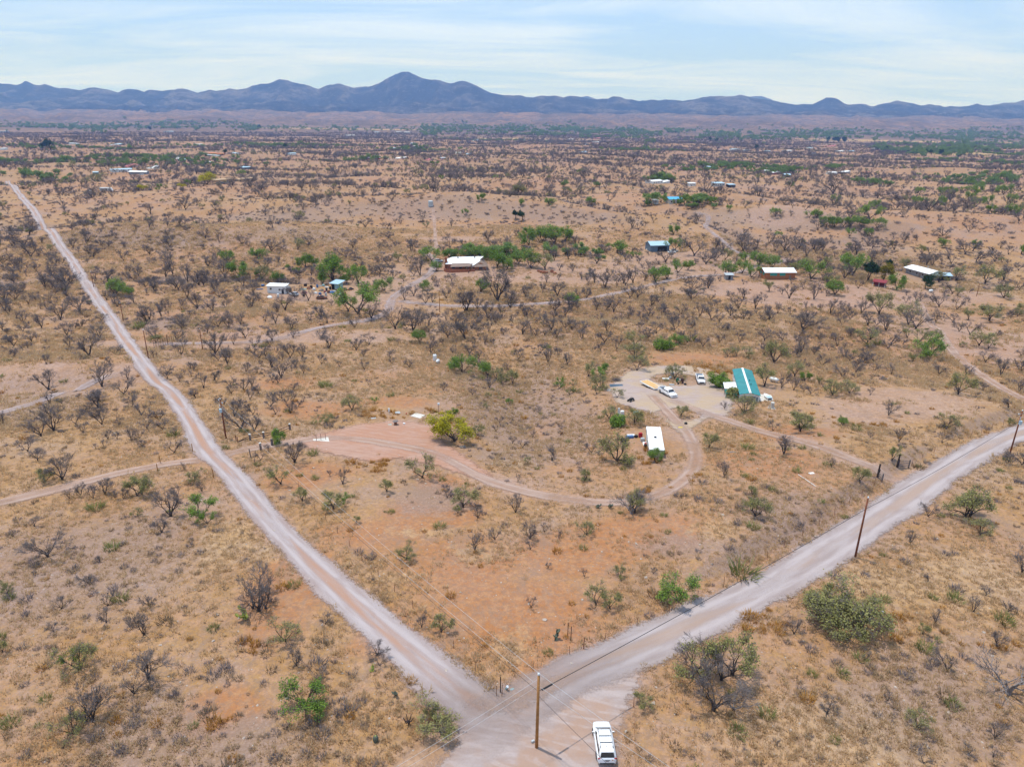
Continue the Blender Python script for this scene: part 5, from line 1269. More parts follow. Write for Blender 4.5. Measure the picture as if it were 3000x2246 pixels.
# ranch house with brick court wall --------------------------------------------------
o, rz, L = wall_frame((1309, 798), (1425, 792))
t = thing('ranch_house', 'ranch house with a white metal roof, brown porch roof and rust brick walls', 'house', o, rz)
Wd = 10.0
MB().box(-L / 2 + 1, L / 2 - 5.5, 3.2, 3.2 + Wd, -0.8, 2.9).build('wall', M_BRICK, t)
rr = MB()
x0, x1 = -L / 2 + 0.2, L / 2 - 0.6
yf, yr, yb = 2.4, 3.2 + Wd / 2, 3.4 + Wd
rr.add([(x0 - 0.6, yf + 1.2, 3.0), (x1 - 4.2, yf + 1.2, 3.0), (x1 + 0.3, yr, 5.4), (x0 + 3.0, yr, 5.4), (x0 - 0.6, yb, 3.0), (x1 + 0.4, yb, 3.0)], [(0, 1, 2, 3), (3, 2, 5, 4), (0, 3, 4)])
rf = rr.build('roof', M_WROOF, t)
MB().add([(x0 + 1.4, 0.6, 2.35), (x1 - 5.6, 0.6, 2.35), (x1 - 6.8, 3.9, 3.25), (x0 + 2.6, 3.9, 3.25), (x0 + 1.4, 0.6, 2.25), (x1 - 5.6, 0.6, 2.25), (x1 - 6.8, 3.9, 3.13), (x0 + 2.6, 3.9, 3.13)], [(0, 1, 2, 3), (7, 6, 5, 4), (0, 4, 5, 1), (1, 5, 6, 2), (3, 7, 4, 0)]).build('porch_roof', M_BROWNR, t)
# cross wing at the right
wx0, wx1 = L / 2 - 5.2, L / 2 + 0.2
wb = MB().box(wx0, wx1, 1.2, yr + 3, -0.8, 2.7); wb.add([(wx0, 1.2, 2.7), (wx1, 1.2, 2.7), ((wx0 + wx1) / 2, 1.2, 3.9)], [(0, 1, 2)])
wb.build('wing_wall', M_ORWOOD, t)
wc = (wx0 + wx1) / 2
MB().add([(wx0 - 1.2, 0.2, 2.5), (wc, 2.6, 4.5), (wc, yr + 3, 5.0), (wx0 - 1.2, yr + 2, 2.9)], [(0, 1, 2, 3)]).build('wing_roof', M_WROOF, t)
MB().add([(wx0 - 1.0, -0.2, 2.25), (wx1 + 0.8, -0.2, 2.25), (wc, 2.7, 4.4), (wx1 + 0.8, yr + 3, 2.4), (wc, yr + 3, 4.95)], [(0, 1, 2), (2, 1, 3, 4)]).build('wing_eave', M_BROWNR, t)
cw = [(-L / 2 - 0.9, 5.5), (-L / 2 - 1.0, 2.5), (-L / 2 - 0.3, 0.6), (-L / 2 + 1.5, -0.7), (-L / 2 + 5, -1.2), (0, -1.4), (wx0 - 0.2, -1.0)]
cwm = MB()
for a, b in zip(cw[:-1], cw[1:]):
    d = math.atan2(b[1] - a[1], b[0] - a[0]); cwm.obox(((a[0] + b[0]) / 2, (a[1] + b[1]) / 2, 0.35), math.hypot(b[0] - a[0], b[1] - a[1]) + 0.22, 0.24, 2.3, d)
cwm.build('court_wall', M_BRICK, t)
ch = MB().box(-L / 2 - 0.6, -L / 2 + 0.6, 4.6, 6.0, -0.8, 5.6).build('chimney', M_BRICK, t)
MB().box(-L / 2 - 0.35, -L / 2 + 0.35, 4.9, 5.7, 5.6, 6.1).build('chimney_pot', M_ORWOOD, ch)
for x in (x0 + 5.5, x1 - 4.0): MB().box(x - 0.18, x + 0.18, yr - 1.0, yr - 0.7, 4.9, 5.7).build('roof_vent', M_DARK, rf)
for x in (-L / 2 + 3.2, -L / 2 + 6.5, 0.2):
    f = MB().box(x - 0.75, x + 0.75, 3.13, 3.22, 0.9, 2.2).build('window', M_WOOD, t); MB().box(x - 0.65, x + 0.65, 3.10, 3.14, 1.0, 2.1).build('pane', M_GLASS, f)
f = MB().box(wc - 0.9, wc + 0.9, 1.13, 1.22, 0.9, 2.1).build('window', M_WOOD, t); MB().box(wc - 0.8, wc + 0.8, 1.10, 1.14, 1.0, 2.0).build('pane', M_GLASS, f)
MB().lathe([(0.0, 0.3), (0.9, 0.45), (1.1, 1.0), (1.0, 1.6), (0.6, 2.1), (0.0, 2.3)], 10, (L / 2 + 0.3, yr + 1.5, -0.4)).build('water_cistern', M_WHITE, t)
# other houses in the middle distance
building('shed_trailer', 'white box-shaped site trailer among the junk with two windows', 'trailer', (784, 858), (837, 861), 3.4, 3.0, 0.25, M_WHITE, M_WROOF, 'shed', wins=[('F', -2.2, 1.5, 0.9, 0.8), ('F', 1.4, 1.3, 0.9, 0.7)], doors=[('R', 1.5, 0.9, 2.0, M_DARK), ('F', 2.6, 0.9, 1.9, M_DARK)])
tt = building('tool_shed', 'teal-grey tool shed with a slanting pale roof in the junk yard', 'shed', (974, 847), (991, 849), 3.4, 2.6, 0.35, M_TURQ, M_BLUER, 'shed', over=0.9, doors=[('F', -1.0, 1.4, 2.0, M_DARK)])
for x in (2.6, -2.6): MB().tube([(x, -0.6, -0.4), (x, -0.6, 2.45)], 0.06, 5).build('post', M_RUST, tt)
building('barn', 'blue-grey metal barn with a pale blue roof and open dark side', 'barn', (1906, 738), (1960, 736), 8.0, 3.3, 1.4, M_BLUEW, M_BLUER, 'gable', 'x', 0.4, doors=[('F', 1.2, 5.0, 2.7, M_DARK), ('L', 5.5, 1.2, 0.6, M_WHITE)])  # wide dark front panel is the shade inside the open side, painted on
building('house', 'brick and teal house with a bright white roof', 'house', (2240, 819), (2328, 817), 7.5, 3.3, 1.2, M_ORWOOD, M_WROOF, 'gable', 'x', 0.5, wins=[('F', -3.0, 1.7, 3.2, 1.2, M_TEALP, M_TEALP), ('F', 1.0, 1.7, 2.6, 1.2, M_TEALP, M_TEALP), ('L', 2.0, 1.7, 2.0, 1.2, M_TEALP, M_TEALP), ('L', 5.2, 1.7, 2.0, 1.2, M_TEALP, M_TEALP)], doors=[('F', 4.6, 0.95, 2.0, M_WOOD)])
tt = building('house', 'long grey house under a low bright white roof', 'house', (2652, 799), (2718, 820), 8.0, 3.0, 0.9, M_GREYW, M_WROOF, 'gable', 'x', 0.9, wins=[('F', -4.0, 1.2, 1.2, 1.0), ('F', 0.0, 1.2, 1.2, 1.0), ('F', 3.5, 1.2, 1.2, 1.0)], doors=[('F', 1.8, 0.95, 2.0, M_WOOD)])
MB().lathe([(0.12, 3.3), (0.12, 4.9), (0.18, 4.92), (0.18, 5.05)], 8, (1.0, 4.6, 0)).build('chimney_pipe', M_STEEL, tt)
tt = building('carport', 'pale-roofed carport wing beside the long white-roofed house', 'carport', (2731, 822), (2785, 822), 6.0, 2.5, 0.7, M_GREYW, M_BLUER, 'gable', 'x', 0.5, doors=[('F', 1.0, 5.0, 2.2, M_DARK)])  # dark front panel paints in the shade of the open bay
building('shed', 'small dark garden shed under green trees', 'shed', (2126, 820), (2147, 820), 2.4, 2.2, 0.3, M_GREYW, M_STEEL, 'shed', doors=[('F', 0, 1.0, 1.9, M_DARK)])
o, rz, L = wall_frame((2556, 838), (2591, 843))
t = thing('shelter', 'open animal shelter with a dark red roof on white posts', 'shelter', o, rz)
MB().add([(-L / 2 - .3, -.4, 2.1), (L / 2 + .3, -.4, 2.1), (L / 2 + .3, 3.6, 2.6), (-L / 2 - .3, 3.6, 2.6), (-L / 2 - .3, -.4, 2.0), (L / 2 + .3, -.4, 2.0), (L / 2 + .3, 3.6, 2.5), (-L / 2 - .3, 3.6, 2.5)], [(0, 1, 2, 3), (7, 6, 5, 4), (0, 4, 5, 1), (1, 5, 6, 2), (2, 6, 7, 3), (3, 7, 4, 0)]).build('roof', M_REDR, t)
for x in (-L / 2, 0, L / 2):
    MB().box(x - 0.08, x + 0.08, -0.2, -0.04, -0.4, 2.05).build('post', M_WHITE, t); MB().box(x - 0.08, x + 0.08, 3.2, 3.36, -0.4, 2.45).build('post', M_WOOD, t)
MB().box(-L / 2, L / 2, 3.05, 3.15, -0.4, 2.3).build('back_wall', M_REDR, t)
# water tank
q = G1(1262, 604)
t = thing('water_tank', 'galvanised round water tank standing on the grassy rise', 'water tank', q)
MB().lathe([(1.55, -0.3), (1.55, 3.1), (1.5, 3.15)], 24).build('drum', M_STEEL, t, smooth=False)
MB().lathe([(1.58, 3.12), (0.9, 3.4), (0.1, 3.5)], 24).build('lid', M_STEEL, t)
for k in (0.7, 1.6, 2.5): MB().lathe([(1.57, k), (1.6, k + 0.05), (1.57, k + 0.1)], 24).build('hoop', M_ALU, t)

# far homes: (A, B front foot pixels), depth, wall height, rise, wall, roof, roof kind, label
FAR = [
 ((326, 505), (388, 503), 6, 2.7, .8, M_WHITE, M_BLUER, 'gable', 'long pale-roofed home beside the lane behind the motorhome'), ((378, 512), (429, 511), 6, 2.9, .9, M_GREYW, M_WROOF, 'gable', 'white-roofed long shed with an open front behind the motorhome'),
 ((375, 490), (405, 489), 8, 2.8, 1.0, M_PINKW, M_PINKR, 'gable', 'maroon and pink house hidden among green trees'), ((430, 494), (468, 493), 6, 2.6, .8, M_WHITE, M_WROOF, 'gable', 'white house half behind green trees east of the maroon house'), ((272, 512), (288, 511), 4, 2.3, .5, M_BLUEW, M_BLUER, 'shed', 'small dark blue shed in the scrub west of the long homes'),
 ((635, 536), (686, 535), 9, 3.0, .4, M_TAN, M_TAN, 'flat', 'tan flat-roofed adobe house behind the yellow tree'), ((694, 532), (752, 529), 6, 2.6, .4, M_TAN, M_TAN, 'flat', 'long low tan outbuilding next to the adobe house'), ((714, 496), (736, 496), 8, 3.0, .9, M_BLUEW, M_BLUER, 'shed', 'pale blue lean-to barn in the scrub behind the adobe house'),
 ((604, 459), (640, 458), 7, 2.6, .8, M_GREYW, M_STEEL, 'gable', 'grey metal-roofed home among far green trees'), ((512, 466), (530, 465), 5, 2.4, .7, M_WHITE, M_WROOF, 'gable', 'little white trailer among the far green trees'), ((526, 472), (545, 472), 5, 2.4, .7, M_BLUEW, M_BLUER, 'gable', 'low blue-roofed trailer among far green trees'), ((558, 474), (574, 473), 4, 2.2, .5, M_BRICK, M_BLUER, 'shed', 'rust shed with a sky-blue roof in far scrub'),
 ((612, 455), (636, 454), 8, 3, 1, M_TAN, M_ORR, 'gable', 'tan house with an orange tile roof by a dark evergreen'), ((636, 456), (655, 455), 6, 2.8, .9, M_BRICK, M_ORR, 'gable', 'small brick house with an orange roof by a dark evergreen'), ((680, 452), (703, 451), 6, 2.5, .7, M_WHITE, M_BLUER, 'gable', 'pale blue-roofed home past the orange-roofed houses'), ((602, 480), (618, 480), 5, 2.4, .6, M_WOOD, M_STEEL, 'gable', 'weathered grey hut in the far scrub'),
 ((328, 426), (362, 425), 8, 3, .9, M_GREYW, M_BLUER, 'gable', 'long blue-roofed barn below the far hills'), ((483, 388), (510, 387), 10, 3.2, 1, M_WHITE, M_BLUER, 'gable', 'pale barn by the riverside woods'), ((845, 404), (872, 403), 9, 3.2, .5, M_TAN, M_TAN, 'flat', 'tan flat house on the far rise'), ((845, 455), (868, 454), 7, 2.8, .8, M_WHITE, M_BLUER, 'gable', 'white far house with a pale roof amid green trees'), ((575, 427), (596, 426), 7, 2.8, .8, M_WHITE, M_WROOF, 'gable', 'white far house west of the green wash'), ((5, 440), (24, 439), 8, 2.8, .8, M_WHITE, M_STEEL, 'gable', 'grey-roofed house near the two tall evergreens'),
 ((0, 388), (26, 387), 12, 3.5, 1, M_GREYW, M_STEEL, 'gable', 'grey barn on the far western plain'), ((202, 424), (224, 424), 8, 3, .9, M_WHITE, M_STEEL, 'gable', 'grey-white house east of the two tall evergreens'),
 ((1203, 424), (1218, 424), 8, 3.2, 1, M_BLUEW, M_BLUER, 'gable', 'blue-roofed far house amid green trees'), ((1214, 432), (1227, 431), 7, 2.8, .8, M_WHITE, M_WROOF, 'gable', 'small white far house amid green trees'), ((1150, 438), (1177, 437), 7, 2.8, .8, M_WHITE, M_BLUER, 'gable', 'white far house with pale blue roof west of the green clump'), ((1015, 399), (1040, 398), 10, 3, .9, M_WHITE, M_WROOF, 'gable', 'white sheds on the far plain'), ((1098, 389), (1112, 389), 9, 3, .9, M_WHITE, M_BLUER, 'gable', 'pale barn at the far field edge'), ((1185, 389), (1202, 389), 9, 3, .9, M_WHITE, M_WROOF, 'gable', 'white barn at the far field edge'), ((1160, 388), (1178, 388), 9, 3, .9, M_GREYW, M_WROOF, 'gable', 'grey-walled white barn at the far field edge'),
 ((1148, 467), (1194, 466), 8, 2.9, .5, M_PINKW, M_WROOF, 'flat', 'long pink stucco house with a white parapet'), ((1077, 468), (1112, 467), 7, 2.6, .6, M_REDP, M_GREYW, 'shed', 'dark shed with a red end wall beside the pink house'), ((1336, 451), (1350, 450), 6, 2.5, .7, M_WHITE, M_WROOF, 'gable', 'small white far home east of the pink house'), ((1366, 455), (1380, 454), 6, 2.5, .7, M_WHITE, M_BLUER, 'gable', 'little white far home with a blue-white roof'), ((1252, 471), (1264, 470), 5, 2.4, .6, M_TAN, M_PINKR, 'gable', 'tiny tan hut with a faded red roof'), ((1292, 468), (1306, 467), 5, 2.6, .7, M_PINKW, M_STEEL, 'gable', 'tiny pinkish hut with a grey roof'),
 ((1388, 413), (1402, 412), 8, 3, .9, M_WHITE, M_BLUER, 'gable', 'pale-roofed house by the pale river field'), ((1515, 413), (1540, 412), 8, 3, .9, M_WHITE, M_STEEL, 'gable', 'grey-roofed house east of the pale river field'), ((1597, 418), (1620, 417), 8, 3, .9, M_WHITE, M_BLUER, 'gable', 'low bluish house on the dark scrub plain'), ((1667, 411), (1680, 410), 8, 3, .9, M_WHITE, M_WROOF, 'gable', 'white house on the dark scrub plain'), ((1703, 426), (1722, 425), 7, 2.8, .8, M_BLUEW, M_BLUER, 'gable', 'blue-grey far house on the dark scrub plain'), ((1742, 408), (1760, 407), 10, 4, 1.4, M_PINKR, M_PINKR, 'gable', 'faded red far barn'), ((1736, 420), (1756, 419), 8, 3, .9, M_PINKW, M_WROOF, 'gable', 'pinkish far house in front of the faded red barn'), ((1838, 419), (1870, 418), 9, 3, .8, M_WHITE, M_WROOF, 'gable', 'long white far building east of the red barn'), ((1704, 449), (1720, 448), 6, 2.6, .7, M_WHITE, M_BLUER, 'gable', 'little pale far house south of the dark scrub plain'), ((1730, 390), (1740, 389), 12, 4, 1, M_WHITE, M_WROOF, 'gable', 'white shed at the edge of the river woods'),
 ((1911, 539), (1942, 538), 9, 2.8, .8, M_WHITE, M_WROOF, 'gable', 'white-roofed house in front of the dark evergreens'), ((1942, 538), (1962, 537), 6, 2.4, .6, M_WHITE, M_WROOF, 'gable', 'small white annex beside the evergreen-shaded house'), ((2018, 546), (2038, 545), 4, 2.8, .3, M_WHITE, M_WROOF, 'shed', 'white box trailer with dark windows on the far lane'), ((2092, 547), (2123, 544), 6, 3.0, .5, M_CREAM, M_BLUER, 'shed', 'cream block building with a blue roof on the far lane'), ((2135, 550), (2154, 549), 5, 2.6, .4, M_DARK, M_BLUER, 'shed', 'small open-front shed with a blue roof on the far lane'),  # open-front shed: near-black walls paint in its shaded inside
 ((1960, 598), (1999, 594), 9, 3.0, 1.0, M_CREAM, M_BRIGHTB, 'gable', 'house with a bright blue metal roof ringed by green trees'), ((1916, 599), (1929, 598), 4, 2.5, .3, M_CREAM, M_WROOF, 'shed', 'small cream shed with a white roof by the blue-roofed house'), ((2037, 594), (2048, 593), 4, 2.5, .3, M_GREYW, M_STEEL, 'shed', 'grey hut behind the trees of the blue-roofed house'),
 ((2143, 441), (2167, 440), 8, 3, .9, M_WHITE, M_BLUER, 'gable', 'pale blue-roofed house on the far eastern plain'), ((2178, 444), (2196, 443), 7, 2.8, .8, M_GREYW, M_STEEL, 'gable', 'grey house next to the pale blue-roofed far house'), ((2238, 446), (2256, 445), 7, 2.8, .8, M_BLUEW, M_BLUER, 'gable', 'blue-grey house west of the red-roofed barn'), ((2298, 445), (2320, 444), 8, 2.8, .8, M_WHITE, M_WROOF, 'gable', 'white-roofed house west of the red-roofed barn'), ((2418, 431), (2452, 430), 12, 3.4, 1.4, M_TAN, M_PINKR, 'gable', 'long far barn with a faded red roof'), ((2368, 436), (2382, 435), 8, 2.8, .8, M_WHITE, M_BLUER, 'gable', 'little blue-white house by the red-roofed barn'), ((2452, 446), (2474, 445), 8, 2.8, .8, M_WHITE, M_WROOF, 'gable', 'white-roofed house south of the red-roofed barn'), ((2486, 446), (2504, 445), 8, 2.8, .8, M_WHITE, M_BLUER, 'gable', 'pale house east of the red-roofed barn'), ((2560, 438), (2578, 437), 8, 2.8, .8, M_WHITE, M_WROOF, 'gable', 'white house by the round green trees'), ((2626, 444), (2648, 443), 8, 2.8, .8, M_WHITE, M_WROOF, 'gable', 'white house beside the row of dark evergreens'), ((2378, 453), (2390, 452), 7, 2.8, .8, M_WHITE, M_WROOF, 'gable', 'tiny white house in the eastern scrub'),
 ((2298, 520), (2316, 519), 7, 2.9, .9, M_GREYW, M_BLUER, 'gable', 'green-shaded house with a pale turquoise roof'), ((2262, 512), (2284, 511), 7, 2.7, .8, M_REDP, M_WROOF, 'gable', 'small red house under green trees'), ((2238, 506), (2254, 505), 6, 2.6, .7, M_GREYW, M_WROOF, 'gable', 'white-roofed cottage under green trees'), ((2430, 512), (2452, 511), 7, 2.6, .7, M_WHITE, M_WROOF, 'gable', 'low white home in the eastern scrub'), ((2466, 510), (2490, 508), 7, 2.8, .9, M_GREYW, M_WROOF, 'gable', 'white-roofed home among dark eastern scrub'), ((2533, 512), (2550, 511), 7, 2.6, .8, M_TAN, M_ORR, 'gable', 'small house with an orange roof in the eastern scrub'), ((2774, 476), (2796, 475), 8, 2.8, .8, M_TAN, M_BROWNR, 'gable', 'brown-roofed house by the pale eastern field'), ((2070, 495), (2082, 494), 6, 2.6, .7, M_GREYW, M_BLUER, 'gable', 'grey-blue shed west of the green garden trees'),
]
for (A, B, Wd, Hw, rs, wm, rm, rk, lab) in FAR:
    L0 = (G1(*A) - G1(*B)).length
    ws = [('F', u * L0, 1.1, min(1.3, L0 * 0.12), 1.0) for u in (-0.32, 0.1, 0.34)]
    building('house' if 'shed' not in lab and 'barn' not in lab else ('barn' if 'barn' in lab else 'shed'), lab, 'house' if 'shed' not in lab and 'barn' not in lab else ('barn' if 'barn' in lab else 'shed'), A, B, Wd, Hw, rs, wm, rm, rk, wins=ws, doors=[('F', -0.1 * L0, min(1.0, 0.1 * L0), 2.0, M_WOOD)], group='far homes on the plain')
# ------------------------------------------------------------------ vehicles
def ring(x, hw, z0, z1, top=0.8):
    h = z1 - z0
    return [(x, -hw * 0.9, z0), (x, hw * 0.9, z0), (x, hw, z0 + 0.22 * h), (x, hw, z0 + 0.7 * h), (x, hw * 0.95, z0 + 0.9 * h), (x, hw * top, z1), (x, -hw * top, z1), (x, -hw * 0.95, z0 + 0.9 * h), (x, -hw, z0 + 0.7 * h), (x, -hw, z0 + 0.22 * h)]
def cabring(x, hb, ht, z0, z1):
    return [(x, -hb, z0), (x, hb, z0), (x, (hb * 0.3 + ht * 0.7) * 1.0, z0 + 0.7 * (z1 - z0)), (x, ht, z1 - 0.03), (x, ht * 0.8, z1), (x, -ht * 0.8, z1), (x, -ht, z1 - 0.03), (x, -(hb * 0.3 + ht * 0.7), z0 + 0.7 * (z1 - z0))]
def wheel(t, x, y, r=0.38, w=0.26):
    ty, rim = MB(), MB()
    n = 20
    prof = [(r * 0.62, -w / 2), (r * 0.94, -w / 2), (r, -w * 0.3), (r, w * 0.3), (r * 0.94, w / 2), (r * 0.62, w / 2)]
    ty.loft([[(x + p * math.cos(2 * math.pi * k / n), y + q, r + p * math.sin(2 * math.pi * k / n)) for k in range(n)] for p, q in prof], False)
    wo = ty.build('wheel', M_BLACK, t, smooth=True)
    rim.loft([[(x + p * math.cos(2 * math.pi * k / n), y + q, r + p * math.sin(2 * math.pi * k / n)) for k in range(n)] for p, q in ((r * 0.64, -w * 0.42), (r * 0.64, w * 0.42))])
    rim.build('rim', M_CHROME, wo)
def quadpart(name, m, t, pts): return MB().add(pts, [tuple(range(len(pts)))]).build(name, m, t)
def suv(loc, rz):
    t = thing('parked_car', 'white estate car with roof rails parked at the crossroads', 'car', loc, rz, scale=0.95)
    MB().loft([ring(*s) for s in [(-2.45, .78, .42, .98), (-2.40, .90, .34, 1.04), (-2.1, .95, .28, 1.10), (-1.2, .97, .25, 1.12), (0.3, .97, .25, 1.12), (1.15, .97, .26, 1.10), (1.8, .94, .30, 1.02), (2.2, .86, .36, .92), (2.40, .70, .42, .80), (2.45, .55, .46, .7)]]).build('body', M_CARW, t, smooth=True)
    MB().loft([cabring(*s) for s in [(-2.36, .82, .74, 1.02, 1.06), (-2.12, .84, .70, 1.05, 1.62), (-1.85, .85, .70, 1.05, 1.70), (-0.9, .86, .70, 1.06, 1.75), (0.1, .86, .70, 1.06, 1.74), (0.55, .86, .68, 1.06, 1.66), (1.42, .84, .74, 1.03, 1.07)]]).build('cabin', M_CARW, t, smooth=True)
    e = 0.012
    for s in (-1, 1):
        def sy(z): return s * (0.86 + (0.70 - 0.86) * min(1, (z - 1.06) / 0.60) + e)
        for (a, b, c, d) in [(0.72, 0.05, -0.42, 0.18), ]:
            pass
        for nm, x0, x1, x2, x3 in (('side_window', 0.85, -0.38, -0.38, 0.32), ('side_window', -0.46, -1.32, -1.26, -0.46), ('side_window', -1.40, -1.98, -1.86, -1.38)):
            p = [(x0, sy(1.12), 1.12), (x1, sy(1.12), 1.12), (x2, sy(1.58), 1.58), (x3, sy(1.58), 1.58)]
            quadpart(nm, M_GLASS, t, p if s > 0 else p[::-1])
        rl = MB().tube([(0.35, s * 0.62, 1.70), (0.25, s * 0.62, 1.81), (-1.6, s * 0.62, 1.82), (-1.72, s * 0.62, 1.70)], 0.022, 5).build('roof_rail', M_CHROME, t)
        for xx in (0.3, -1.66): MB().box(xx - 0.13, xx + 0.13, s * 0.62 - 0.03, s * 0.62 + 0.03, 1.69, 1.80).build('rail_foot', M_BLACK, rl)
        mo = MB().obox((0.72, s * 1.03, 1.14), 0.14, 0.22, 0.17).build('mirror', M_CARW, t, bevel=0.03)
        quadpart('mirror_glass', M_GLASS, mo, [(0.645, s * 0.94, 1.08), (0.645, s * 1.12, 1.08), (0.645, s * 1.12, 1.2), (0.645, s * 0.94, 1.2)])
        MB().obox((-2.36, s * 0.78, 0.98), 0.12, 0.30, 0.14).build('tail_light', M_REDL, t, bevel=0.02)
        MB().obox((2.22, s * 0.66, 0.78), 0.16, 0.32, 0.13, -s * 0.35).build('headlight', M_LAMP, t, bevel=0.02)
        for xx in (-1.42, 1.45): wheel(t, xx, s * 0.86)
        MB().obox((0.05, s * 0.975, 0.92), 0.2, 0.03, 0.035).build('door_handle', M_CHROME, t)
    quadpart('rear_window', M_GLASS, t, [(-2.375, -0.70, 1.12), (-2.375, 0.70, 1.12), (-2.17, 0.62, 1.585), (-2.17, -0.62, 1.585)][::-1])
    quadpart('windscreen', M_GLASS, t, [(1.40, -0.76, 1.10), (1.40, 0.76, 1.10), (0.62, 0.64, 1.662), (0.62, -0.64, 1.662)])
    for xx in (-0.35, -1.15): MB().box(xx - 0.03, xx + 0.03, -0.62, 0.62, 1.80, 1.83).build('cross_bar', M_DARK, t)
    MB().box(-2.47, -2.42, -0.28, 0.28, 0.80, 0.86).build('tailgate_trim', M_DARK, t)
    MB().box(-2.475, -2.43, -0.17, 0.17, 0.66, 0.77).build('number_plate', mat('plate', (0.35, 0.30, 0.32), 0.5), t)
    MB().obox((-2.46, -0.52, 0.88), 0.02, 0.14, 0.10).build('orange_sticker', M_ORR, t)
    MB().box(-2.50, -2.36, -0.74, 0.74, 0.36, 0.48).build('rear_bumper', M_BLACK, t, bevel=0.03)
    MB().box(-1.62, -1.55, -0.02, 0.02, 1.72, 1.84).build('antenna_fin', M_BLACK, t)
    return t
def pickup(label, loc, rz, crew=True, dark_bed=True):
    t = thing('pickup_truck', label, 'pickup', loc, rz)
    cb = -0.75 if crew else 0.1
    MB().loft([ring(*s, 0.86) for s in [(cb, .97, .40, 1.22), (0.6, .98, .40, 1.22), (1.3, .98, .42, 1.20), (2.2, .96, .44, 1.17), (2.75, .92, .46, 1.10), (2.92, .80, .5, 1.0)]]).build('body', M_CARW, t, smooth=True)
    bx0, bx1 = -2.9, cb + 0.01
    bed = MB().box(bx0, bx1, -0.95, -0.86, 0.45, 1.24).box(bx0, bx1, 0.86, 0.95, 0.45, 1.24).box(bx0, bx0 + 0.09, -0.86, 0.86, 0.55, 1.22)
    bed.build('bed', M_CARW, t)
    MB().box(bx0 + 0.09, bx1, -0.86, 0.86, 0.45, 0.62).build('bed_liner', M_BLACK, t)
    c0 = cb + 0.03
    MB().loft([cabring(*s) for s in [(c0, .90, .76, 1.18, 1.30), (c0 + 0.12, .90, .74, 1.18, 1.88), (c0 + 0.6, .90, .74, 1.18, 1.92), (0.75, .90, .74, 1.18, 1.90), (1.05, .90, .72, 1.18, 1.80), (1.75, .88, .78, 1.17, 1.22)]]).build('cabin', M_CARW, t, smooth=True)
    for s in (-1, 1):
        def sy(z): return s * (0.90 - 0.16 * min(1, (z - 1.18) / 0.5) + 0.015)
        wn_ = [(1.25, 0.42, 0.42, 0.88), (0.34, c0 + 0.25, c0 + 0.28, 0.34)] if crew else [(1.25, 0.30, 0.36, 0.88)]
        for (x0, x1, x2, x3) in wn_:
            p = [(x0, sy(1.26), 1.26), (x1, sy(1.26), 1.26), (x2, sy(1.76), 1.76), (x3, sy(1.76), 1.76)]
            quadpart('side_window', M_GLASS, t, p if s > 0 else p[::-1])
        for xx in (-1.85, 1.85): wheel(t, xx, s * 0.86, 0.41, 0.28)
        MB().obox((1.2, s * 1.08, 1.30), 0.14, 0.26, 0.2).build('mirror', M_CARW, t, bevel=0.03)
        MB().obox((2.84, s * 0.74, 0.98), 0.16, 0.28, 0.2, -s * 0.25).build('headlight', M_LAMP, t, bevel=0.02)
        MB().obox((-2.9, s * 0.88, 0.95), 0.06, 0.12, 0.34).build('tail_light', M_REDL, t)
        MB().obox((0.2, s * 1.0, 0.38), 2.0, 0.1, 0.07).build('side_step', M_BLACK, t)
    quadpart('windscreen', M_GLASS, t, [(1.72, -0.78, 1.235), (1.72, 0.78, 1.235), (1.10, 0.68, 1.80), (1.10, -0.68, 1.80)])
    quadpart('rear_window', M_GLASS, t, [(c0 - 0.0, -0.66, 1.36), (c0 + 0.02, 0.66, 1.36), (c0 + 0.10, 0.64, 1.78), (c0 + 0.10, -0.64, 1.78)][::-1])
    MB().box(2.90, 2.97, -0.55, 0.55, 0.72, 1.02).build('grille', M_CHROME if crew else M_BLACK, t, bevel=0.02)
    MB().box(2.86, 3.02, -0.92, 0.92, 0.48, 0.70).build('front_bumper', M_CARW if crew else M_CHROME, t, bevel=0.04)
    MB().box(-3.02, -2.9, -0.9, 0.9, 0.5, 0.68).build('rear_bumper', M_CHROME, t, bevel=0.03)
    return t
a, b = G1(1778, 2247), atz(1765, 2133, 0.75)
d = b - a; rz = math.atan2(d.y, d.x); c = a + d.normalized() * 2.45; c.z = ground(c.x, c.y) + 0.09
suv(c, rz)
a, b = G1(1933.5, 1152.5), G1(1958.8, 1164.5); d = (b - a); d.z = 0; rz = math.atan2(d.y, d.x)
nrm = Vector((-d.y, d.x, 0)).normalized()
c = (a + b) / 2 + nrm * 0.9; c.z = ground(c.x, c.y) + 0.09
pickup('white crew-cab pickup truck hitched to a flatbed trailer', c, rz, True)
TR_RZ = rz; PK = c.copy()
dd = d.normalized()
c2 = c - dd * 7.4 + nrm * 0.1; c2.z = ground(c2.x, c2.y) + 0.09
t = thing('flatbed_trailer', 'flatbed trailer with a fresh plank deck behind the white pickup', 'trailer', c2, rz + 0.10)
fr = MB()
for s in (-1, 1): fr.box(-2.9, 3.0, s * 1.2 - 0.06, s * 1.2 + 0.06, 0.55, 0.80)
fr.box(-3.0, -2.88, -1.26, 1.26, 0.55, 0.80).box(2.94, 3.04, -1.26, 1.26, 0.55, 0.80)
fr.tube([(3.0, -0.9, 0.62), (4.3, 0, 0.58)], 0.06, 4).tube([(3.0, 0.9, 0.62), (4.3, 0, 0.58)], 0.06, 4)
fr.build('frame', M_WHITE, t)
for k in range(10): MB().box(-2.86, 2.92, -1.13 + k * 0.227, -1.13 + k * 0.227 + 0.215, 0.74, 0.815).build('plank', M_PLANK, t)
fg = MB()
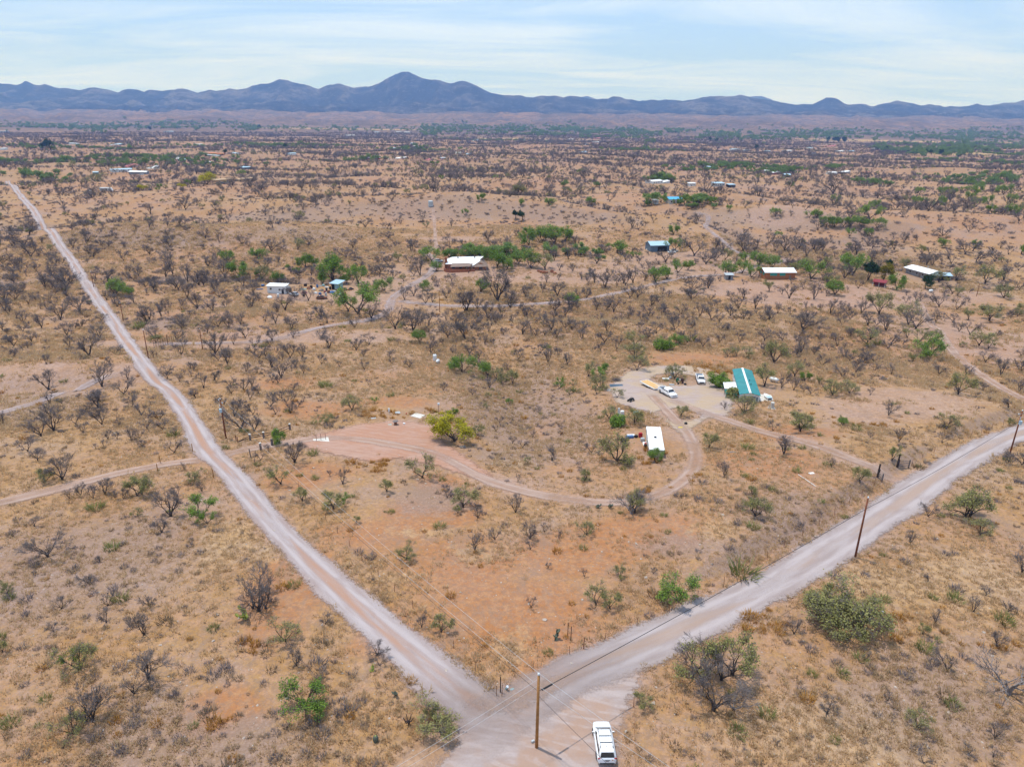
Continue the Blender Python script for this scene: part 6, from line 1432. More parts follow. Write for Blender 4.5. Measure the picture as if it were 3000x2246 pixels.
fg.tube([(3.0, -1.2, 0.8), (3.0, -1.2, 1.5), (3.0, 1.2, 1.5), (3.0, 1.2, 0.8)], 0.05, 4).tube([(3.0, -1.2, 1.15), (3.0, 1.2, 1.15)], 0.04, 4)
fg.build('headboard', M_WHITE, t)
MB().box(3.2, 3.9, -0.3, 0.3, 0.66, 1.0).build('tool_box', M_DARK, t)
for s in (-1, 1):
    for xx in (-0.5, 0.45): wheel(t, xx, s * 1.02, 0.34, 0.2)
    MB().box(-1.0, 0.95, s * 1.33 - 0.1, s * 1.33 + 0.02, 0.70, 0.74).build('mudguard', M_WHITE, t)
a, b = G1(2045, 1106), G1(2057, 1131); d = b - a; rz = math.atan2(d.y, d.x); c = (a + b) / 2; c.z = ground(c.x, c.y) + 0.09
pickup('white single-cab pickup truck facing down the drive by the green tree', c, rz, False)
def small_car(label, px, py, rz, m, name='car'):
    q = G1(px, py); q.z += 0.05
    t = thing(name, label, 'car', q, rz)
    MB().loft([ring(*s) for s in [(-2.1, .75, .38, .85), (-1.9, .86, .3, .95), (0, .88, .28, .98), (1.2, .87, .3, .92), (1.95, .8, .38, .78), (2.1, .6, .42, .66)]]).build('body', m, t, smooth=True)
    MB().loft([cabring(*s) for s in [(-1.8, .78, .68, .92, .98), (-1.3, .78, .62, .95, 1.4), (0.1, .78, .62, .95, 1.42), (1.0, .76, .7, .92, .97)]]).build('cabin', M_GLASS, t, smooth=True)
    MB().box(-1.25, 0.1, -0.58, 0.58, 1.425, 1.45).build('roof', m, t)
    for s in (-1, 1):
        for xx in (-1.3, 1.3): wheel(t, xx, s * 0.78, 0.32, 0.2)
M_SILV = mat('silver_car_paint', (0.50, 0.51, 0.53), 0.3, 0.2); M_DKBL = mat('dark_blue_paint', (0.03, 0.05, 0.10), 0.3)
small_car('silver car parked under the tree left of the ranch house', 1286, 768, 0.3, M_SILV)
small_car('white car parked beside the far motorhome', 263, 562, 0.1, M_CARW)
small_car('dark car parked in front of the adobe house', 652, 540, 0.1, M_DKBL)
small_car('grey car parked before the adobe house next to the dark one', 668, 538, 0.1, M_SILV)
small_car('white car by the white-roofed shed behind the motorhome', 415, 513, 0.05, M_CARW)
small_car('stripped rusting car body west of the junk-yard shed', 943, 876, 0.2, M_RUST, 'wrecked_car')
small_car('pale wrecked car in the junk yard east of the box trailer', 861, 866, 2.6, M_SILV, 'wrecked_car')
small_car('dusty grey car wreck beside the blue-grey barn', 1975, 738, -0.3, M_GREYW, 'wrecked_car')
small_car('white car wreck beside the blue-grey barn', 1968, 742, 0.2, M_WHITE, 'wrecked_car')
q = G1(313, 562); t = thing('motorhome', 'white motorhome with grey markings on the dry flat', 'motorhome', q, 0.03)
MB().box(-4.6, 3.4, -1.2, 1.2, 0.6, 3.1).build('body', M_WHITE, t, bevel=0.15)
MB().loft([cabring(*s) for s in [(3.38, 1.1, 1.1, 0.6, 2.9), (3.9, 1.1, 1.05, 0.6, 2.6), (4.4, 1.0, .95, 0.6, 1.5), (4.9, .9, .85, .6, 1.3)]]).build('cab', M_WHITE, t)
for u in (-3.4, -1.6, 0.6, 2.2): 
    f = MB().box(u - 0.55, u + 0.55, -1.24, -1.18, 1.6, 2.3).build('window', M_GREYW, t); MB().box(u - 0.48, u + 0.48, -1.26, -1.235, 1.66, 2.24).build('pane', M_GLASS, f)
MB().box(-4.5, 3.3, -1.225, -1.19, 0.9, 1.2).build('side_stripe', M_GREYW, t)
for xx in (-2.6, 3.4):
    for s in (-1, 1): wheel(t, xx, s * 1.05, 0.42, 0.26)

# ------------------------------------------------------------------ poles and wires
def top_height(P, px, py):
    d = rays(px, py)[0]; s = math.hypot(P.x, P.y) / math.hypot(d[0], d[1]); return CAM_H + d[2] * s - P.z
POLES = {}
def pole(key, label, base, top, m, r=0.15, arm=None, drum=False, h=None, lean=(0, 0)):
    P = G1(*base); h = h or top_height(P, *top)
    t = thing('utility_pole', label, 'utility pole', P, 0, 'wooden utility poles along the roads')
    T = Vector((lean[0], lean[1], h))
    MB().tube([(0, 0, -0.6), (T.x * 0.5, T.y * 0.5, h * 0.5), T], [r, r * 0.88, r * 0.72], 12).build('shaft', m, t, smooth=True)
    MB().lathe([(0.03, 0), (0.05, 0.06), (0.11, 0.12), (0.07, 0.18), (0.12, 0.24), (0.05, 0.32)], 8, (T.x, T.y, h)).build('insulator', M_PORC, t)
    if arm is not None:
        z = h - 0.55; a = Vector((math.cos(arm), math.sin(arm), 0))
        bm_ = MB().obox((T.x, T.y + 0.0, z), 2.2, 0.11, 0.13, arm).build('crossarm', M_WOOD, t)
        for s in (-1, 1):
            q = a * (s * 1.0); MB().lathe([(0.03, 0), (0.10, 0.06), (0.06, 0.12), (0.10, 0.18), (0.04, 0.25)], 8, (T.x + q.x, T.y + q.y, z + 0.06)).build('insulator', M_PORC, bm_)
    if drum:
        MB().lathe([(0.05, 0), (0.26, 0.03), (0.28, 0.1), (0.28, 0.75), (0.24, 0.82), (0.06, 0.86)], 14, (T.x * 0.8 - 0.05, T.y * 0.8 - 0.42, h - 2.6)).build('transformer', M_DRUM, t, smooth=False)
        MB().obox((T.x - 0.2, T.y - 0.3, h - 1.3), 0.1, 0.1, 0.5, 0.4).build('fuse_cutout', M_PORC, t)
    POLES[key] = (P + T, P)
    return t
pole('main', 'honey-brown utility pole at the corner of the crossroads', (1572, 2189), (1580, 1978), M_POLE, 0.165)
pole('right', 'red-brown utility pole on the verge of the wide gravel road', (2505, 1632), (2545, 1460), M_POLER, 0.15)
pole('farright', 'utility pole with a pale blue transformer at the road bend', (2958.4, 1329), (2988, 1203), M_POLER, 0.15, 0.5, True)
pole('left', 'utility pole with a transformer beside the rail fence', (662, 1283.5), (646.5, 1170), M_POLER, 0.17, 2.3, True)
pole('l2', 'thin utility pole beside the steel grid gate', (435, 1050), (421, 967), M_POLER, 0.13)
pole('l3', 'utility pole east of the steel grid gate', (594, 1024), (585, 965), M_POLER, 0.13)
pole('l4', 'utility pole just past the grid gate on the long road', (362, 940), (352, 888), M_POLER, 0.13)
pole('l5', 'far utility pole by the bend of the long road', (275, 842), (268, 797), M_POLER, 0.13)
pole('mid', 'lone utility pole among mesquites south of the ranch house', (1288.5, 914), (1287, 850), M_POLE, 0.15)
pole('r6', 'leaning utility pole south of the long grey house', (2861, 867), (2871, 830), M_POLER, 0.12)
pole('adobe', 'thin utility pole behind the adobe house', (750, 533), (748, 500), M_POLER, 0.13)
def wire(label, a, b, r, m, sag=0.5, name='overhead_wire', group='overhead wires between the poles'):
    pts = []
    for k in range(25):
        s = k / 24; p = a.lerp(b, s); p.z -= sag * 4 * s * (1 - s); pts.append(p)
    mb = MB().tube(pts, r, 5)
    o = mb.build(name, m); tag(o, label, 'wire', group); return o
def off(key, dx=0, dy=0, dz=0): return POLES[key][0] + Vector((dx, dy, dz))
back_l, back_r = Vector((-26, 14, 9.0)), Vector((24, 22, 9.0))
wire('thick black cable along the wide gravel road', off('main', 0.1, 0.1, -1.9), off('right', 0, 0, -1.7), 0.035, M_CABLE, 0.35)
wire('black cable from the red-brown pole to the transformer pole', off('right', 0, 0, -1.7), off('farright', 0, 0, -2.0), 0.03, M_CABLE, 0.5)
wire('upper bare wire from the crossroads pole towards the rail-fence pole', off('main', 0, 0, 0.28), off('left', 0.6, 0.4, -0.3), 0.014, M_ALU, 1.2)
wire('lower bare wire from the crossroads pole towards the rail-fence pole', off('main', -0.5, -0.3, -0.45), off('left', -0.6, -0.4, -0.3), 0.014, M_ALU, 1.2)
wire('dark telephone cable from the crossroads pole to the rail-fence pole', off('main', 0, 0, -1.9), off('left', 0, 0, -2.9), 0.018, M_CABLE, 0.9)
wire('bare wire leaving the crossroads pole over the parked car', off('main', 0, 0, 0.28), Vector((17.5, 38, 8.6)), 0.014, M_ALU, 0.2)
wire('second bare wire leaving the crossroads pole over the parked car', off('main', 0.2, -0.2, -1.2), Vector((18.2, 38, 7.4)), 0.014, M_ALU, 0.2)
wire('black guy cable leaving the crossroads pole past the parked car', off('main', 0, 0, -2.4), Vector((14.0, 38, 5.5)), 0.018, M_CABLE, 0.1)
wire('bare wire leaving the crossroads pole to the south-west', off('main', -0.2, 0, -0.55), Vector((-17, 36, 8.4)), 0.012, M_ALU, 0.3)
wire('second bare wire leaving the crossroads pole to the south-west', off('main', -0.2, 0, -1.3), Vector((-17, 36, 7.6)), 0.012, M_ALU, 0.3)
mid_ = off('main', 0.1, 0.1, -1.9).lerp(off('right', 0, 0, -1.7), 0.035)
d = (off('right', 0, 0, -1.7) - off('main', 0, 0, -1.9)).normalized()
o = MB().tube([off('main', 0, 0, -1.9) + d * 0.45 + Vector((0, 0, -0.05)), off('main', 0, 0, -1.9) + d * 1.7 + Vector((0, 0, -0.05))], 0.09, 8).build('splice_case', M_BLACK)
tag(o, 'fat black splice case clamped on the thick cable', 'cable box')

# ------------------------------------------------------------------ fences, gates, posts
def wire_fence(label, P, step, hp=1.25, m=None, r=0.035, jitter=0.25):
    """P: ground line as N x 2"""
    P = np.asarray(P); L = np.concatenate([[0], np.cumsum(np.hypot(*(P[1:] - P[:-1]).T))])
    n = max(2, int(L[-1] / step)); s = np.linspace(0, L[-1], n)
    X, Y = np.interp(s, L, P[:, 0]), np.interp(s, L, P[:, 1]); Z = HG(X, Y)
    t = thing('wire_fence', label, 'fence', (X[0], Y[0], Z[0]))
    pm = MB().tube([(0, 0, -0.3), (0, 0, hp)], [r, r * 0.9], 6).mesh('post', m or M_RUST)
    R = random.Random(len(label))
    for x, y, z in zip(X, Y, Z):
        o = link('post', pm, t); o.location = (x - X[0], y - Y[0], z - Z[0]); o.rotation_euler = (R.gauss(0, 0.05), R.gauss(0, 0.05), R.uniform(0, 6)); o.scale = (1, 1, R.uniform(0.85, 1.15))
    for h in (0.4, 0.75, 1.1):
        MB().tube([(x - X[0], y - Y[0], z - Z[0] + h) for x, y, z in zip(X, Y, Z)], 0.006, 3).build('wire', M_RUST, t)
    return t
def offset_line(P, d, t0, t1):
    P = np.asarray(P); T = np.gradient(P, axis=0); T /= np.hypot(T[:, 0], T[:, 1])[:, None]; N = np.stack([-T[:, 1], T[:, 0]], 1); n = len(P)
    return (P + N * d)[int(t0 * n):int(t1 * n)]
RL, RRt = ROADS['left'][0], ROADS['right'][0]
wire_fence('wire fence on thin steel posts along the long road east side', GP(np.array([1455, 1425, 1387, 1330, 1275, 1225, 1180, 1135, 1098, 1058, 1025, 990, 960, 930, 905, 875]), np.array([2038, 2015, 1955, 1898, 1840, 1795, 1755, 1712, 1675, 1640, 1600, 1562, 1530, 1500, 1475, 1430]))[:, :2], 4.2)
wire_fence('wire fence on rusty posts along the property side of the gravel road', GP(np.array([1470, 1520, 1572, 1635, 1710, 1790, 1855, 1910, 1972, 2060, 2141, 2190, 2240, 2300, 2400, 2500, 2560]), np.array([2040, 1990, 1962, 1932, 1900, 1868, 1836, 1816, 1790, 1745, 1706, 1678, 1645, 1600, 1540, 1470, 1425]))[:, :2], 4.6, 1.35)
wire_fence('wire fence on rusty posts beyond the log gate', GP(np.array([2670, 2700, 2740, 2790, 2850, 2900, 2960, 3040]), np.array([1365, 1345, 1325, 1305, 1280, 1258, 1240, 1215]))[:, :2], 4.5, 1.3)
wire_fence('wire fence on thin posts beside the parked car verge', GP(np.array([1856, 1845, 1848, 1852, 1860]), np.array([2070, 2110, 2165, 2215, 2270]))[:, :2], 3.2, 1.3)
wire_fence('wire fence on short posts south-west of the crossroads', GP(np.array([1240, 1180, 1120, 1050]), np.array([2180, 2200, 2225, 2255]))[:, :2], 3.4, 1.0)
def post(label, px, py, h, r, m, cap=None, lean=(0.0, 0.0)):
    q = G1(px, py); t = thing('fence_post', label, 'post', q, 0.3)
    MB().tube([(0, 0, -0.4), (lean[0], lean[1], h)], [r, r * 0.94], 10).build('shaft', m, t)
    if cap: MB().lathe([(r * 1.12, h), (r * 1.12, h + 0.10), (r * 0.6, h + 0.14)], 10).build('cap', cap, t)
    return t
M_LOGG = mat('grey_log', (0.17, 0.14, 0.13), 0.9, var=0.3, scale=4)
post('tall dark fence post with two thin mates east of the crossroads', 1663, 1862, 2.0, 0.05, M_RUST)
post('tall slim steel post standing next to the dark fence post', 1672, 1878, 2.2, 0.05, M_LOG)
post('thick rusty corner post by the gravel road bank', 1710, 1900, 1.7, 0.06, M_RUST)
post('dark steel post beside the green utility pedestal', 1466, 2028, 2.2, 0.06, M_LOG)
for (px, py, lab) in ((470, 1357, 'orange-brown marker post on the north side of the red track'), (463, 1383, 'orange-brown marker post on the south side of the red track'), (565, 1323, 'orange-brown marker post beside the long road north of the red track'), (626, 1399, 'orange-brown marker post beside the long road south of the red track')):
    post(lab, px, py, 1.7, 0.075, M_POLE)
post('fat grey log bollard with a white top at the gateway', 764.5, 1318.5, 1.5, 0.22, M_LOGG, M_CONC)
post('fat grey-brown log bollard at the gateway behind the white-topped one', 797.5, 1305, 1.5, 0.24, M_LOGG)
post('slim tilted grey log at the road end of the gateway', 735.5, 1341, 1.9, 0.10, M_LOGG, lean=(-0.15, 0.1))
post('short grey stake behind the tilted grey log', 748, 1358, 1.5, 0.06, M_LOGG, lean=(-0.1, 0.05))
# rail fence on log posts with white caps
q0 = G1(697, 1297)
t = thing('rail_fence', 'log rail fence with white-capped posts beside the utility pole', 'fence', q0)
rp = [G1(*p) for p in ((692, 1292), (697, 1297), (733.5, 1289), (773, 1283), (812, 1275), (850, 1258))]
for k, p in enumerate(rp):
    l = p - q0; rr_ = 0.09 if k < 2 else 0.2; hh = 1.35 if k < 2 else 1.25
    po = MB().tube([(l.x, l.y, l.z - 0.4), (l.x, l.y, l.z + hh)], rr_, 10).build('post', M_RUST if k < 2 else M_LOGG, t)
    if k >= 2: MB().lathe([(rr_ * 1.2, hh), (rr_ * 1.2, hh + 0.12), (rr_ * 0.6, hh + 0.16)], 10, l).build('cap', M_CONC, po)
for a, b in zip(rp[1:-1], rp[2:]):
    for h in (0.5, 0.95):
        A, B = a - q0, b - q0
        MB().tube([(A.x, A.y, A.z + (0.25 if a is rp[1] else h)), (B.x, B.y, B.z + h)], [0.075, 0.06], 7).build('rail', M_LOG, t)
# dark log gate posts with rails at the gravel road
def gate_wing(label, tall, short, m_rail, rails):
    a, b = G1(*tall), G1(*short); t = thing('gate_wing', label, 'gate', a); l = b - a
    MB().tube([(0, 0, -0.4), (0.05, 0, 2.6)], [0.17, 0.14], 9).build('tall_post', M_LOG, t)
    MB().tube([(0.22, 0.1, -0.4), (0.22, 0.1, 1.5)], [0.15, 0.14], 9).build('side_post', M_LOG, t)
    MB().tube([(l.x, l.y, l.z - 0.4), (l.x, l.y, l.z + 1.7)], [0.13, 0.12], 9).build('end_post', M_LOGG, t)
    for k in range(rails): MB().tube([(0, 0, 0.3 + 0.36 * k), (l.x, l.y, l.z + 0.3 + 0.36 * k)], 0.06, 6).build('rail', m_rail, t)
gate_wing('dark log gate wing with four grey rails at the drive entrance', (2627.5, 1368), (2661.5, 1370), M_LOGG, 4)
gate_wing('dark log gate wing with pale rails on the near side of the drive', (2570, 1397), (2583, 1412), M_WOOD, 3)
# steel grid gate by the long road
a, b = G1(452, 1020), G1(505, 1005); l = b - a
t = thing('grid_gate', 'dark steel grid gate between mesquites beside the long road', 'gate', a)
for k in range(9):
    p = l * (k / 8); MB().tube([(p.x, p.y, p.z - 0.1), (p.x, p.y, p.z + 2.3)], 0.05 if k in (0, 4, 8) else 0.03, 5).build('bar', M_LOG, t)
for k in range(7): MB().tube([(0, 0, 0.2 + 0.33 * k), (l.x, l.y, l.z + 0.2 + 0.33 * k)], 0.03, 5).build('cross_bar', M_LOG, t)
p = l * 0.75; MB().tube([(p.x, p.y, p.z - 0.3), (p.x, p.y, p.z + 3.0)], 0.1, 8).build('gate_post', M_RUST, t)
q = G1(450, 1048); t = thing('gate_post', 'dark H-shaped brace of posts beside the thin utility pole', 'gate', q)
for x in (0, 1.0): MB().tube([(x, 0, -0.3), (x, 0, 1.7)], 0.08, 6).build('post', M_LOG, t)
MB().tube([(0, 0, 1.0), (1.0, 0, 1.1)], 0.06, 6).build('rail', M_LOG, t)
# two posts on the flat east of the ranch house
for (px, lab) in ((1722, 'brown gate post on the flat'), (1731, 'brown gate post with a rail stub on the flat')): post(lab, px, 846, 2.2, 0.12, M_RUST)

# ------------------------------------------------------------------ yard things
def box_thing(name, label, cat, px, py, sx, sy, sz, m, rz=0.0, z=0.0, tilt=0.0, loc=None):
    q = Vector(loc) if loc is not None else G1(px, py)
    o = MB().obox((0, 0, sz / 2), sx, sy, sz, 0, tilt).build(name, m, None, bevel=min(sx, sy, sz) * 0.15)
    o.location = (q.x, q.y, q.z + z); o.rotation_euler = (0, 0, rz)
    return tag(o, label, cat)
# concrete slab with a steel frame
q = G1(941, 1291); t = thing('concrete_slab', 'cream concrete slab with three rusty uprights on it', 'slab', q, 0.35)
MB().box(-1.5, 1.5, -1.1, 1.1, -0.2, 0.12).build('slab', M_CONC, t)
for k in range(3): MB().tube([(-0.9 + 0.9 * k, 0.1, 0.1), (-0.9 + 0.9 * k, 0.1, 1.5)], 0.05, 6).build('upright', M_RUST, t)
MB().tube([(-0.9, 0.1, 0.5), (0.9, 0.1, 0.5)], 0.03, 5).build('brace', M_RUST, t)
# cable spool
q = G1(1159, 1244.5); t = thing('cable_spool', 'empty wooden cable spool standing on the red dirt lot', 'spool', q)
MB().lathe([(0.62, 0), (0.62, 0.1)], 18).build('lower_flange', M_WOOD, t)
MB().lathe([(0.3, 0.1), (0.3, 0.85)], 14).build('core', M_RUST, t); MB().lathe([(0.62, 0.85), (0.62, 0.95)], 18).build('upper_flange', M_LOGG, t)
# power pedestal, antenna mast, bits round the lot
q = G1(1140, 1214); t = thing('meter_pedestal', 'white electric meter box on a short post north of the dirt lot', 'meter box', q)
MB().tube([(0, 0, -0.2), (0, 0, 0.8)], 0.06, 6).build('post', M_STEEL, t); MB().box(-0.2, 0.2, -0.14, 0.14, 0.7, 1.5).build('box', M_WHITE, t, bevel=0.03)
q = G1(1286, 1228); t = thing('antenna_mast', 'rusty mast with a crossbar and white lamp above the yellow tree', 'mast', q)
MB().tube([(0, 0, -0.3), (0, 0, 3.6)], 0.05, 6).build('shaft', M_RUST, t); MB().tube([(-0.8, 0, 1.1), (0.8, 0, 1.4)], 0.04, 5).build('crossbar', M_RUST, t); MB().box(-0.22, 0.22, -0.15, 0.15, 3.5, 3.8).build('lamp', M_PORC, t)
box_thing('water_bowl', 'small white tub on the red dirt lot', 'tub', 1184, 1243, 0.42, 0.42, 0.35, M_WHITE)
box_thing('broken_board', 'pale broken board lying by the cable spool', 'board', 1142, 1244.5, 0.8, 0.5, 0.12, M_TURQ, 0.3)
box_thing('red_bucket', 'small red bucket in the orange weeds', 'bucket', 1191, 1214, 0.3, 0.3, 0.35, M_REDP)
box_thing('sheet_metal', 'crumpled pale sheet of metal in the yellow weeds', 'sheet', 1165, 1211, 1.1, 0.8, 0.3, M_STEEL, 0.5, 0, 0.3)
box_thing('sheet_metal', 'flat pale sheet lying west of the cable spool', 'sheet', 1094, 1225, 1.1, 0.5, 0.06, M_STEEL, 0.4)
box_thing('rubble_slab', 'broken whitish concrete slab north-east of the dirt lot', 'slab', 1224, 1218, 2.6, 2.0, 0.12, M_CONC, -0.5)
box_thing('wooden_pallet', 'grey wooden pallet lying south-east of the yellow tree', 'pallet', 1355, 1309, 1.2, 1.0, 0.14, M_WOOD, 0.3)
for (px, py, h, rr_, lab) in ((1274, 1056, 1.9, 0.55, 'white plastic water tank upright on the slope'), ):
    q = G1(px, py); t = thing('water_barrel', lab, 'tank', q); MB().lathe([(rr_ * 0.95, 0), (rr_, 0.1), (rr_, h * 0.85), (rr_ * 0.6, h)], 16).build('drum', M_WHITE, t, smooth=False); MB().lathe([(0.14, h), (0.14, h + 0.1)], 8).build('lid', M_DARK, t)
def propane(label, q, rz, L=2.6, r=0.48):
    t = thing('propane_tank', label, 'propane tank', q, rz)
    MB().loft([[(x, rr * math.cos(2 * math.pi * k / 16), 0.3 + r + rr * math.sin(2 * math.pi * k / 16)) for k in range(16)] for x, rr in ((-L / 2, 0.08), (-L / 2 + 0.1, r * 0.55), (-L / 2 + 0.35, r * 0.92), (-L / 2 + 0.5, r), (L / 2 - 0.5, r), (L / 2 - 0.35, r * 0.92), (L / 2 - 0.1, r * 0.55), (L / 2, 0.08))]).build('vessel', M_WHITE, t, smooth=True)
    for x in (-L * 0.28, L * 0.28): MB().box(x - 0.1, x + 0.1, -0.4, 0.4, -0.2, 0.5).build('foot', M_CONC, t)
    MB().lathe([(0.16, 0.28 + 2 * r), (0.16, 0.5 + 2 * r), (0.05, 0.56 + 2 * r)], 10).build('valve_dome', M_WHITE, t)
propane('white propane tank lying east of the mobile home', G1(2267, 1119), 2.4)
propane('small white propane tank lying on the slope near the upright tank', G1(1283, 1064), 1.2, 1.7, 0.42)
propane('white propane tank standing below the long grey house', G1(2726, 857), 0.3, 2.0, 0.5)
q = G1(2261, 1196); t = thing('septic_standpipe', 'pale well pump cylinder on a small concrete pad', 'well pump', q)
MB().box(-0.75, 0.75, -0.6, 0.6, -0.2, 0.1).build('pad', M_CONC, t); MB().lathe([(0.42, 0.1), (0.42, 1.5), (0.36, 1.56)], 16, (0.05, 0, 0)).build('tank', M_CREAM, t)
MB().tube([(-0.7, 0, 0), (-0.7, 0, 0.9)], 0.08, 6).build('pump_post', M_STEEL, t)
# hot tub / boat by the home on its slab
q = home_pt(4.6, 3.6); t = thing('small_boat', 'little white and blue boat resting on the slab by the mobile home', 'boat', q, HOME_RZ + 1.9)
MB().loft([[(x, hw * a, z0 + (0.75 - z0) * b) for a, b in ((-1, 1), (-0.7, 0.2), (0, 0), (0.7, 0.2), (1, 1))] for x, hw, z0 in ((-1.5, .6, .2), (-0.6, .72, .12), (0.6, .62, .15), (1.3, .3, .3), (1.6, .05, .55))], False).build('hull', M_WHITE, t)
MB().box(-1.4, -0.2, -0.55, 0.55, 0.72, 0.8).build('cover', M_BLUER, t); MB().box(-0.1, 0.6, -0.5, 0.5, 0.5, 0.6).build('seat', M_DARK, t)
box_thing('patio_slab', 'pale concrete patio slab beside the mobile home', 'slab', 0, 0, 3.4, 5.2, 0.25, M_CONC, HOME_RZ, -0.12, loc=home_pt(4.2, 3.2))
# heap of things in the grass island
for (px, py, sx, sy, sz, m, lab, nm) in [(1950, 1112, 1.8, 0.9, 0.4, M_WHITE, 'white tub lying on the grass island', 'bath_tub'), (1963, 1108, 1.2, 0.6, 0.4, M_STEEL, 'grey sheet metal heap on the grass island', 'sheet_metal'), (1969, 1100, 1.0, 0.9, 0.9, M_STEEL, 'steel appliance under the island tree', 'appliance'), (1984, 1119, 0.7, 0.6, 1.1, M_GRN, 'green plastic bin on the grass island', 'bin'), (1992, 1117, 0.8, 0.6, 0.6, M_CREAM, 'cream carton between the green bin and dark cabinet', 'carton'), (1998, 1123, 0.7, 0.6, 1.4, mat('dark_maroon', (0.07, 0.03, 0.03), 0.7), 'dark maroon cabinet on the grass island', 'cabinet'), (1987, 1125, 0.5, 0.4, 0.4, M_DARK, 'small black box by the green bin', 'box'), (1968, 1128, 1.3, 0.6, 0.25, M_STEEL, 'flat grey scrap on the grass island edge', 'scrap_metal'), (2007, 1127, 0.6, 0.5, 0.45, M_BLACK, 'dark scrap lump east of the maroon cabinet', 'scrap_metal'), (1987, 1110, 0.4, 0.4, 0.5, M_RUST, 'rusty can behind the green bin', 'can')]:
    box_thing(nm, lab, nm.replace('_', ' '), px, py, sx, sy, sz, m, (px * 7 % 3))
# sheets, slatted racks at the west side of the home lot
o, rz, L = wall_frame((1778, 1143), (1822, 1147))
t = thing('roof_sheet', 'long pale corrugated sheet lying on the ground by the home lot', 'metal sheet', o, rz)
MB().box(-L / 2, L / 2, -0.6, 0.9, 0.02, 0.08).build('sheet', M_STEEL, t)
for k in range(7): MB().box(-L / 2, L / 2, -0.55 + k * 0.2, -0.48 + k * 0.2, 0.083, 0.12).build('rib', M_ALU, t)
t = thing('slatted_rack', 'dark slatted metal rack lying behind the pale corrugated sheet', 'rack', G1(1806, 1131), 0.05)
for k in range(6): MB().box(-1.7, 1.7, -0.9 + k * 0.34, -0.72 + k * 0.34, 0.1, 0.18).build('slat', M_BLUEW, t)
for x in (-1.5, 0, 1.5): MB().box(x - 0.05, x + 0.05, -0.9, 1.0, 0.02, 0.097).build('bearer', M_STEEL, t)
t = thing('brush_pile', 'heap of grey cut brush behind the slatted rack', 'brush pile', G1(1805, 1115), 0.2)
R = random.Random(5); mb = MB()
for k in range(140):
    a = R.uniform(0, 3.14); c = Vector((R.gauss(0, 0.8), R.gauss(0, 0.5), R.uniform(0.05, 0.6))); v = Vector((math.cos(a), math.sin(a), R.gauss(0, 0.2))) * R.uniform(0.3, 0.9); mb.tube([c - v, c + v], 0.02, 3)
mb.build('branches', TWIG, t)
t = thing('quad_bike', 'black quad bike parked west of the home lot', 'quad bike', G1(1848, 1176), 0.8)
MB().loft([ring(*s) for s in [(-0.8, .3, .45, .75), (-0.3, .28, .4, .8), (0.3, .2, .4, .7), (0.8, .35, .45, .75)]]).build('body', M_BLACK, t)
MB().tube([(0.4, -0.4, 1.05), (0.35, 0, 1.0), (0.4, 0.4, 1.05)], 0.03, 5).build('handlebar', M_BLACK, t); MB().box(-0.5, 0.15, -0.16, 0.16, 0.8, 0.92).build('seat', M_BLACK, t)
for s in (-1, 1):
    for xx in (-0.55, 0.6): wheel(t, xx, s * 0.42, 0.28, 0.22)
# things beside the travel trailer
box_thing('steel_cabinet', 'red steel cabinet behind the travel trailer', 'cabinet', 0, 0, 0.75, 0.6, 1.0, M_REDP, 0.1, loc=tra_pt(-2.4, 11.2))
box_thing('storage_tote', 'blue storage tote in the junk by the travel trailer', 'tote', 0, 0, 1.6, 0.8, 0.5, M_BLU, 0.2, loc=tra_pt(-4.6, 10.6))
box_thing('white_board', 'white panels stacked by the travel trailer junk', 'board', 0, 0, 1.6, 0.7, 0.3, M_WHITE, 0.1, loc=tra_pt(-4.3, 11.8))
box_thing('rubbish_bag', 'black rubbish bag next to the red cabinet', 'bag', 0, 0, 0.7, 0.6, 0.5, M_BLACK, 0.6, loc=tra_pt(-3.3, 11.0))
box_thing('air_conditioner', 'grey air conditioner standing by the trailer steps', 'appliance', 0, 0, 0.8, 0.7, 0.8, M_STEEL, 0.1, loc=tra_pt(-2.1, 8.6))
box_thing('stove', 'rusty dark stove against the trailer side', 'stove', 0, 0, 0.5, 0.7, 0.9, M_LOG, 0.1, loc=tra_pt(-1.8, 4.6))
box_thing('red_can', 'red fuel can against the trailer side', 'can', 0, 0, 0.35, 0.5, 0.8, M_REDP, 0.1, loc=tra_pt(-1.75, 5.6))
box_thing('yellow_crate', 'bright yellow crate lying on the gravel drive', 'crate', 1993, 1253, 0.9, 0.35, 0.15, M_YEL, 0.0)
box_thing('black_bin', 'small black bin on the grass verge east of the drive', 'bin', 2009, 1243, 0.6, 0.5, 0.5, M_BLACK)
box_thing('white_fridge', 'white refrigerator behind the bright green bush', 'fridge', 1822, 1222, 0.8, 0.7, 1.6, M_WHITE, 0.2)
box_thing('white_door_panel', 'white panel leaning behind the bright green bush', 'panel', 1812, 1219, 0.5, 0.15, 2.0, M_WHITE, 0.1)
box_thing('blue_barrow', 'dark blue-green barrow in the olive shrub', 'barrow', 1863, 1216, 1.2, 0.7, 0.4, M_TURQ, 0.2, 0.5)
leaf_bush('green_bush', 'dense bright green bush beside the white refrigerator', 'bush', G1(1808, 1248), 2.0, 1.8, 2.2, LEAF["green"], 1700, 0.14, 9)
leaf_bush('green_bush', 'round dense green bush on the slope above the home lot', 'bush', G1(1942, 1024), 3.4, 2.4, 2.8, LEAF["green"], 2200, 0.17, 10)
leaf_bush('green_bush', 'dense green bush between pickup and mobile home porch', 'bush', G1(2104, 1133), 2.6, 2.0, 3.2, LEAF["green"], 2400, 0.16, 12)
